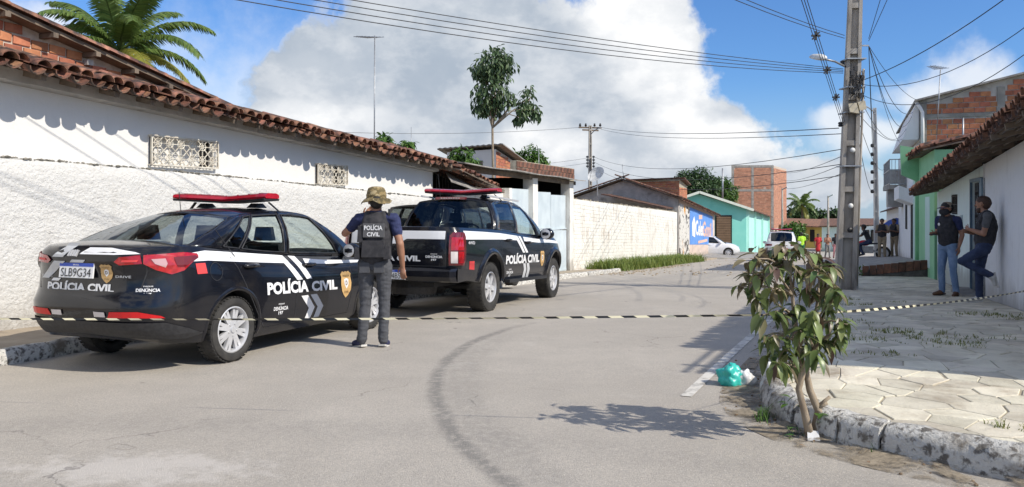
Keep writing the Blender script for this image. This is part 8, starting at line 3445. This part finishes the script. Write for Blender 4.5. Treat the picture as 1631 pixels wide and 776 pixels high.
# ---------------------------------------------------------------- the small tree at the kerb, in the foreground
def bush():
    r = random.Random(21)
    b0 = Vector((1.90, 5.14, gz(5.1) + .02))
    e = thing('small_tree', 'small tree with drooping reddish-green leaves growing out of the kerb', 'tree', b0, ID)
    D0 = 5.14
    Q = lambda x, y, dd=0.0: P(x, y, D0 + dd)
    st = []
    stem1 = [Q(1290, 694), Q(1281, 655), Q(1272, 620, .02), Q(1279, 590, .02), Q(1272, 545, .03), Q(1265, 505, .02), Q(1262, 470), Q(1258, 430)]
    stem2 = [Q(1298, 690, .06), Q(1304, 655, .07), Q(1290, 622, .06), Q(1284, 592, .06), Q(1290, 560, .08), Q(1296, 520, .1), Q(1302, 480, .1), Q(1305, 445, .1)]
    mb = MB()
    mb.tube(stem1, [.028, .022, .020, .021, .016, .013, .010, .006], 10)
    mb.build('trunk', MAT['bark_pale'], e, smooth=True)
    mb = MB()
    mb.tube(stem2, [.032, .025, .022, .019, .015, .012, .009, .006], 10)
    mb.build('trunk', MAT['bark_pale'], e, smooth=True)
    for (a, b) in (((1302, 650), (1318, 642)), ((1303, 648), (1322, 632)), ((1300, 652), (1312, 660)), ((1275, 615), (1268, 606))):
        mb = MB()
        mb.tube([Q(*a, .06), Q(*b, .04)], [.014, .011], 6)
        mb.build('stub', MAT['bark_pale'], e, smooth=True)
    tips = []
    # tip (x, y, dz) with parent point on a stem
    spec = [(1195, 410), (1210, 395), (1232, 392), (1250, 388), (1272, 392), (1290, 402), (1310, 412), (1325, 425), (1180, 455), (1200, 440), (1222, 425), (1245, 420), (1268, 425),
            (1292, 432), (1318, 445), (1330, 455), (1205, 470), (1230, 460), (1255, 455), (1282, 462), (1308, 470), (1325, 482), (1215, 500), (1240, 495), (1268, 490), (1295, 500), (1318, 510),
            (1340, 525), (1220, 535), (1245, 530), (1275, 525), (1300, 535), (1325, 545), (1225, 560), (1250, 555), (1280, 552), (1305, 560), (1230, 580), (1262, 575), (1350, 515), (1188, 430), (1335, 470)]
    for (x, y) in spec:
        dd = r.uniform(-.26, .26)
        st = stem1 if x < 1275 else stem2
        k = min(range(len(st)), key=lambda i: abs(st[i].z - (Q(x, y).z - .10)))
        a = st[max(2, k)]
        t = Q(x, y + 2, dd)
        mid = a.lerp(t, .55) + Vector((0, 0, .03))
        mb = MB()
        mb.tube([a, mid, t], [.009, .006, .003], 5)
        mb.build('twig', MAT['bark_pale'], e, smooth=True)
        tips.append((t, mid, y))
    var = {}
    for kind in ('leaf_bush', 'leaf_bush_red'):
        var[kind] = []
        for q in range(5):
            mb = MB()
            add_leaf(mb, Vector((0, 0, 0)), Vector((0, 1, 0)), Vector((0, 0, 1)), 1.0, r.uniform(.36, .46), r.uniform(.25, .5), r.uniform(.3, .7))
            me = mb.mesh('leaf', smooth=True, recalc=False)
            me.materials.append(MAT[kind])
            var[kind].append(me)
    n = 0
    fol = (MB(), MB())
    r.shuffle(tips)
    for (t, mid, y) in tips:
        for j in range(13):
            n += 1
            k = r.random()
            p = mid.lerp(t, .35 + .65 * k) + rvec(r) * .03
            az = r.uniform(0, 2 * math.pi)
            dv = Vector((math.cos(az), math.sin(az), r.uniform(-.95, .2))).normalized()
            nn = Vector((r.uniform(-.3, .3), r.uniform(-.3, .3), 1)) + Vector((dv.x, dv.y, 0)) * .5
            z = (nn - dv * nn.dot(dv)).normalized()
            red = r.random() < (0.75 if y < 425 else .45 if y < 470 else .18)
            m4 = frame3(p, dv.cross(z), dv, z) @ Matrix.Scale(r.uniform(.075, .135), 4)
            if n <= 297:
                place('leaf', r.choice(var['leaf_bush_red' if red else 'leaf_bush']), e, m4)
            else:
                src = MB()
                add_leaf(src, Vector((0, 0, 0)), Vector((0, 1, 0)), Vector((0, 0, 1)), 1.0, .42, .35, .5)
                (fol[0] if red else fol[1]).add([m4 @ Vector(q) for q in src.v], src.f)
    fol[0].build('foliage', MAT['leaf_bush_red'], e, smooth=True, recalc=False)['kind'] = 'stuff'
    fol[1].build('foliage', MAT['leaf_bush'], e, smooth=True, recalc=False)['kind'] = 'stuff'
    # a few fresh shoots at the foot
    mb = MB()
    for (x, y, c) in ((1307, 668, 7), (1262, 640, 5), (1258, 690, 6), (1318, 680, 6)):
        for j in range(c):
            add_leaf(mb, Q(x, y, r.uniform(-.06, .08)) + rvec(r) * .03, rvec(r) + Vector((0, 0, .1)), Vector((0, 0, 1)), .07, .035)
    mb.build('shoots', MAT['leaf_mid'], e, recalc=False)['kind'] = 'stuff'


bush()


# ---------------------------------------------------------------- grass
def tuft(mb, c, n, h, sp_, r, w=.008):
    for i in range(n):
        a = r.uniform(0, 2 * math.pi)
        p = c + Vector((r.gauss(0, sp_), r.gauss(0, sp_), 0))
        hh = h * r.uniform(.5, 1.15)
        o = Vector((math.cos(a), math.sin(a), 0))
        s = Vector((-o.y, o.x, 0)) * w
        q = p + o * hh * .25 + Vector((0, 0, hh * .6))
        t = p + o * hh * r.uniform(.4, .85) + Vector((0, 0, hh * r.uniform(.7, 1)))
        mb.add([p - s, p + s, q + s * .8, q - s * .8, t], [(0, 1, 2, 3), (3, 2, 4)])


r = random.Random(31)
mb = MB()
for i in range(1500):
    s, l = r.uniform(23.2, 41.5), r.uniform(-.15, 1.25)
    edge = .4 + .5 * mnoise.noise((s * .6, 0, 2)) + (.25 if s > 27 else -.25)
    if (l < .1 and r.random() > edge):
        continue
    w = s2w(s, l)
    tuft(mb, Vector((w.x, w.y, gz(w.y) + .02)), 9, .42 * r.uniform(.5, 1.3), .10, r, .016)
g = mb.build('grass', MAT['grass'], recalc=False)
props(g, 'bright green grass verge along the foot of the painted brick wall', 'grass', kind='stuff')
mb = MB()
for (px, py, k, h) in ((1412, 715, 26, .10), (1395, 722, 16, .07), (1440, 722, 16, .06), (1213, 672, 30, .13), (1222, 668, 14, .09), (1262, 693, 12, .06), (1470, 735, 8, .04), (1515, 742, 6, .03)):
    c = GP(px, py)
    tuft(mb, c + Vector((0, .02, 0)), k, h, .035, r, .004)
g = mb.build('kerb_weeds', MAT['leaf_mid'], recalc=False)
props(g, 'tufts of weeds sprouting at the foot of the curved kerb', 'weeds', kind='stuff')
mb = MB()
for (px, py, k, sx) in ((1480, 540, 60, .32), (1525, 551, 30, .16), (1430, 530, 30, .16), (1420, 570, 14, .12), (1360, 480, 30, .2), (1350, 470, 20, .15), (1425, 475, 10, .1), (1600, 500, 34, .22), (1625, 505, 24, .15), (1555, 498, 20, .15), (1600, 690, 12, .08), (1345, 545, 20, .2), (1350, 510, 20, .2)):
    c = GP(px, py, .12)
    c.z = gz(c.y) + po(c.y)
    for q in range(k):
        tuft(mb, c + Vector((r.gauss(0, sx), r.gauss(0, sx * .8), -.01)), 5, .05, .02, r, .004)
g = mb.build('pavement_weeds', MAT['grass_dry'], recalc=False)
props(g, 'low yellowish grass growing in the joints of the flagstones', 'weeds', kind='stuff')
# weeds at the pole foot and on the left verge
for (lab, px, py, off, n, h, sx, mat_) in (('leafy weed clump at the foot of the big pole', 1366, 440, .03, 60, .3, .12, 'leaf_mid'), ('weed clump at the carport pillar', 927, 412, .05, 60, .45, .25, 'leaf_mid'), ('small weed by the terrace wall', 1450, 412, .3, 16, .2, .12, 'leaf_mid')):
    c = GP(px, py, off)
    e = thing('weed', lab, 'plant', c, ID)
    mb = MB()
    for q in range(n):
        p = c + Vector((r.gauss(0, sx), r.gauss(0, sx), abs(r.gauss(0, h * .5))))
        add_leaf(mb, p, rvec(r) + Vector((0, 0, .2)), Vector((0, 0, 1)) + rvec(r) * .4, .12 if px > 1000 else .18, .05 if px > 1000 else .07)
    mb.build('foliage', MAT[mat_], e, recalc=False)
    mb = MB()
    for q in range(6):
        mb.tube([c + Vector((r.gauss(0, sx * .4), r.gauss(0, sx * .4), -.02)), c + Vector((r.gauss(0, sx), r.gauss(0, sx), h * .8))], .005, 4)
    mb.build('stems', MAT['bark'], e)['kind'] = 'stuff'

# ================================================================== barrier tape
def tape_mat():
    mt = bpy.data.materials.new('barrier_tape')
    mt.use_nodes = True
    t = NT(mt.node_tree)
    b = t.n['Principled BSDF']
    uv = t.node('ShaderNodeUVMap')
    sep = t.node('ShaderNodeSeparateXYZ')
    t.l.new(uv.outputs[0], sep.inputs[0])
    k = t.m('GREATER_THAN', t.m('FRACT', t.m('ADD', sep.outputs[0], t.m('MULTIPLY', sep.outputs[1], .15))), .5)
    t.put(b.inputs['Base Color'], t.mix(k, (0.78, 0.72, 0.50), (0.012, 0.012, 0.012)))
    b.inputs['Roughness'].default_value = .35
    MAT['barrier_tape'] = mt
    return mt


tape_mat()


def tape(name, label, pts, period, width=.022):
    vs, fs, uv = [], [], []
    L = 0
    for i, p in enumerate(pts):
        if i:
            L += (Vector(p) - Vector(pts[i - 1])).length
        tw = .45 * math.sin(i * .35) + .2
        d = (Vector(pts[min(i + 1, len(pts) - 1)]) - Vector(pts[max(i - 1, 0)])).normalized()
        n = Vector((0, 0, 1)) * math.cos(tw) + d.cross(Vector((0, 0, 1))).normalized() * math.sin(tw)
        vs += [Vector(p) - n * width / 2, Vector(p) + n * width / 2]
        uv += [(L / period, 0), (L / period, 1)]
    for i in range(len(pts) - 1):
        fs.append((2 * i, 2 * i + 2, 2 * i + 3, 2 * i + 1))
    me = bpy.data.meshes.new(name)
    me.from_pydata([tuple(v) for v in vs], [], fs)
    lay = me.uv_layers.new(name='UVMap')
    for lp_ in me.loops:
        lay.data[lp_.index].uv = uv[lp_.vertex_index]
    o = link(name, me, MAT['barrier_tape'])
    return props(o, label, 'tape', 'barrier tape')


# left run: from a post beyond the sedan's tail to the small tree; right run: from the tree to the shaded wall
pa = Vector((-4.6, 5.9, 1.45 - .80))
pb = P(1268, 501, 5.08)
n = 60
pts = [pa.lerp(pb, k) - Vector((0, 0, .02 * 4 * k * (1 - k))) for k in np.linspace(0, 1, n)]
tape('barrier_tape', 'black and yellow barrier tape stretched low across the road to the small tree', pts, .165, .014)
wq = s2w(6.1, TW + .005)
pc = Vector((wq.x, wq.y, P(0, 452, wq.y).z))
pts = [pb.lerp(pc, k) - Vector((0, 0, .05 * 4 * k * (1 - k))) for k in np.linspace(0, 1, n)]
tape('barrier_tape', 'black and yellow barrier tape rising from the small tree to the shaded white wall', pts, .15, .018)
e = thing('tape_post', 'thin iron stake holding the barrier tape end beside the pavement', 'post', (pa.x, pa.y, gz(pa.y)), ID)
mb = MB()
mb.tube([(pa.x, pa.y, gz(pa.y) - .02), (pa.x, pa.y, pa.z + .15)], .014, 8)
mb.build('stake', MAT['iron'], e, smooth=True)
mb = MB()
mb.lathe([(0, 0), (.12, 0), (.12, .03), (.02, .05)], 16, (pa.x, pa.y, gz(pa.y)))
mb.build('foot', MAT['concrete'], e, smooth=True)

# ================================================================== litter at the corner
M('bag_teal', (0.03, 0.42, 0.36), (0.05, 0.50, 0.43), 12, .35)
M('bag_white', (0.66, 0.66, 0.66), (0.55, 0.54, 0.52), 12, .4)
M('cardboard', (0.40, 0.26, 0.14), (0.32, 0.20, 0.11), 9, .9)
M('coconut_husk', (0.30, 0.27, 0.08), (0.17, 0.15, 0.05), 7, .7, .004, 50, third=(0.20, 0.12, 0.06), tscale=5)


def crumple(c, r, seed, n=22, amp=.22):
    mb = MB()
    mb.ball((0, 0, 0), 1.0, n)
    out = []
    for v in mb.v:
        p = Vector(v)
        f = 1 + amp * mnoise.noise(p * 1.7 + Vector((seed, 0, 0))) + amp * .5 * mnoise.noise(p * 4.5 + Vector((0, seed, 0))) + amp * .25 * abs(mnoise.noise(p * 9 + Vector((0, 0, seed))))
        q = Vector((p.x * r[0] * f, p.y * r[1] * f, p.z * r[2] * f))
        q.z = max(q.z, -r[2] * .62)
        out.append(Vector(c) + q)
    mb.v = out
    return mb


c = GP(1166, 613)
bg = thing('plastic_bag', 'crumpled teal and white plastic bag lying in the gutter', 'bag', c, ID)
crumple(c + Vector((-.02, 0, .062)), (.105, .10, .10), 3, 40, .42).build('bag_body', MAT['bag_teal'], bg, smooth=True)
crumple(c + Vector((.10, -.03, .045)), (.075, .055, .07), 8, 32, .5).build('bag_end', MAT['bag_white'], bg, smooth=True)
c = c + Vector((.12, .05, 0))
cb = thing('cardboard_scrap', 'torn brown cardboard scrap beside the teal bag', 'cardboard', c, ID)
mb = MB()
mb.hexa([(c.x - .02, c.y - .02, c.z + .07), (c.x + .09, c.y - .03, c.z + .02), (c.x + .10, c.y + .05, c.z + .03), (c.x, c.y + .06, c.z + .08)],
        [(c.x - .02, c.y - .02, c.z + .078), (c.x + .09, c.y - .03, c.z + .028), (c.x + .10, c.y + .05, c.z + .038), (c.x, c.y + .06, c.z + .088)])
mb.build('sheet', MAT['cardboard'], cb)
c = P(1243, 601, 6.15)
c.z = gz(c.y) + po(c.y)
co_ = crumple(c + Vector((0, 0, .065)), (.075, .075, .075), 5, 20, .08).build('coconut', MAT['coconut_husk'], smooth=True, base=c)
props(co_, 'green coconut husk lying on the pavement behind the small tree', 'coconut')
c = P(1224, 594, 6.3)
c.z = gz(c.y) + po(c.y)
pp_ = crumple(c + Vector((0, 0, .04)), (.035, .04, .07), 11, 16, .3).build('plastic_cup', MAT['bag_white'], smooth=True, base=c)
props(pp_, 'white crumpled plastic cup beside the coconut husk', 'cup')
c = GP(1298, 703)
mb = MB()
mb.hexa([(c.x - .045, c.y, c.z + .004), (c.x + .03, c.y - .01, c.z + .004), (c.x + .035, c.y + .04, c.z + .05), (c.x - .03, c.y + .05, c.z + .055)],
        [(c.x - .045, c.y, c.z + .006), (c.x + .03, c.y - .01, c.z + .006), (c.x + .035, c.y + .04, c.z + .052), (c.x - .03, c.y + .05, c.z + .057)])
pp_ = mb.build('paper_scrap', MAT['bag_white'], base=c)
props(pp_, 'small white paper scrap at the foot of the small tree', 'paper')
# leaf litter and pebbles in the gutter
mb = MB()
r = random.Random(77)
for i in range(260):
    k = r.uniform(2.2, 10.5)
    p = kpt(k)
    p2 = kpt(k + .05)
    tg = (p2 - p).normalized()
    q = p - Vector((tg.y, -tg.x)) * abs(r.gauss(.08, .12))
    z = gz(q.y)
    if r.random() < .5:
        s_ = r.uniform(.004, .012)
        mb.ball((q.x, q.y, z + s_ * .6), (s_ * 1.3, s_, s_ * .8), 6)
    else:
        add_leaf(mb, Vector((q.x, q.y, z + .012)), Vector((r.uniform(-1, 1), r.uniform(-1, 1), 0)), Vector((r.uniform(-.3, .3), r.uniform(-.3, .3), 1)), r.uniform(.02, .05), r.uniform(.012, .02))
M('litter', (0.16, 0.09, 0.045), (0.30, 0.23, 0.15), 20, .9, rand=.4)
o = mb.build('leaf_litter', MAT['litter'], recalc=False)
props(o, 'dry leaves and pebbles scattered along the gutter of the corner kerb', 'litter', kind='stuff')
mb = MB()
for i in range(420):
    p = GP(r.uniform(940, 1200), r.uniform(414, 440)) if i < 160 else s2w(r.uniform(20, 34), r.uniform(-.9, .5)).to_3d()
    z = gz(p.y)
    s_ = r.uniform(.01, .04)
    mb.ball((p.x, p.y, z + s_ * .4), (s_ * 1.5, s_, s_ * .7), 6)
o = mb.build('rubble', MAT['sand'], recalc=False)
props(o, 'rubble and stones spilled from the verge onto the road edge', 'rubble', kind='stuff')
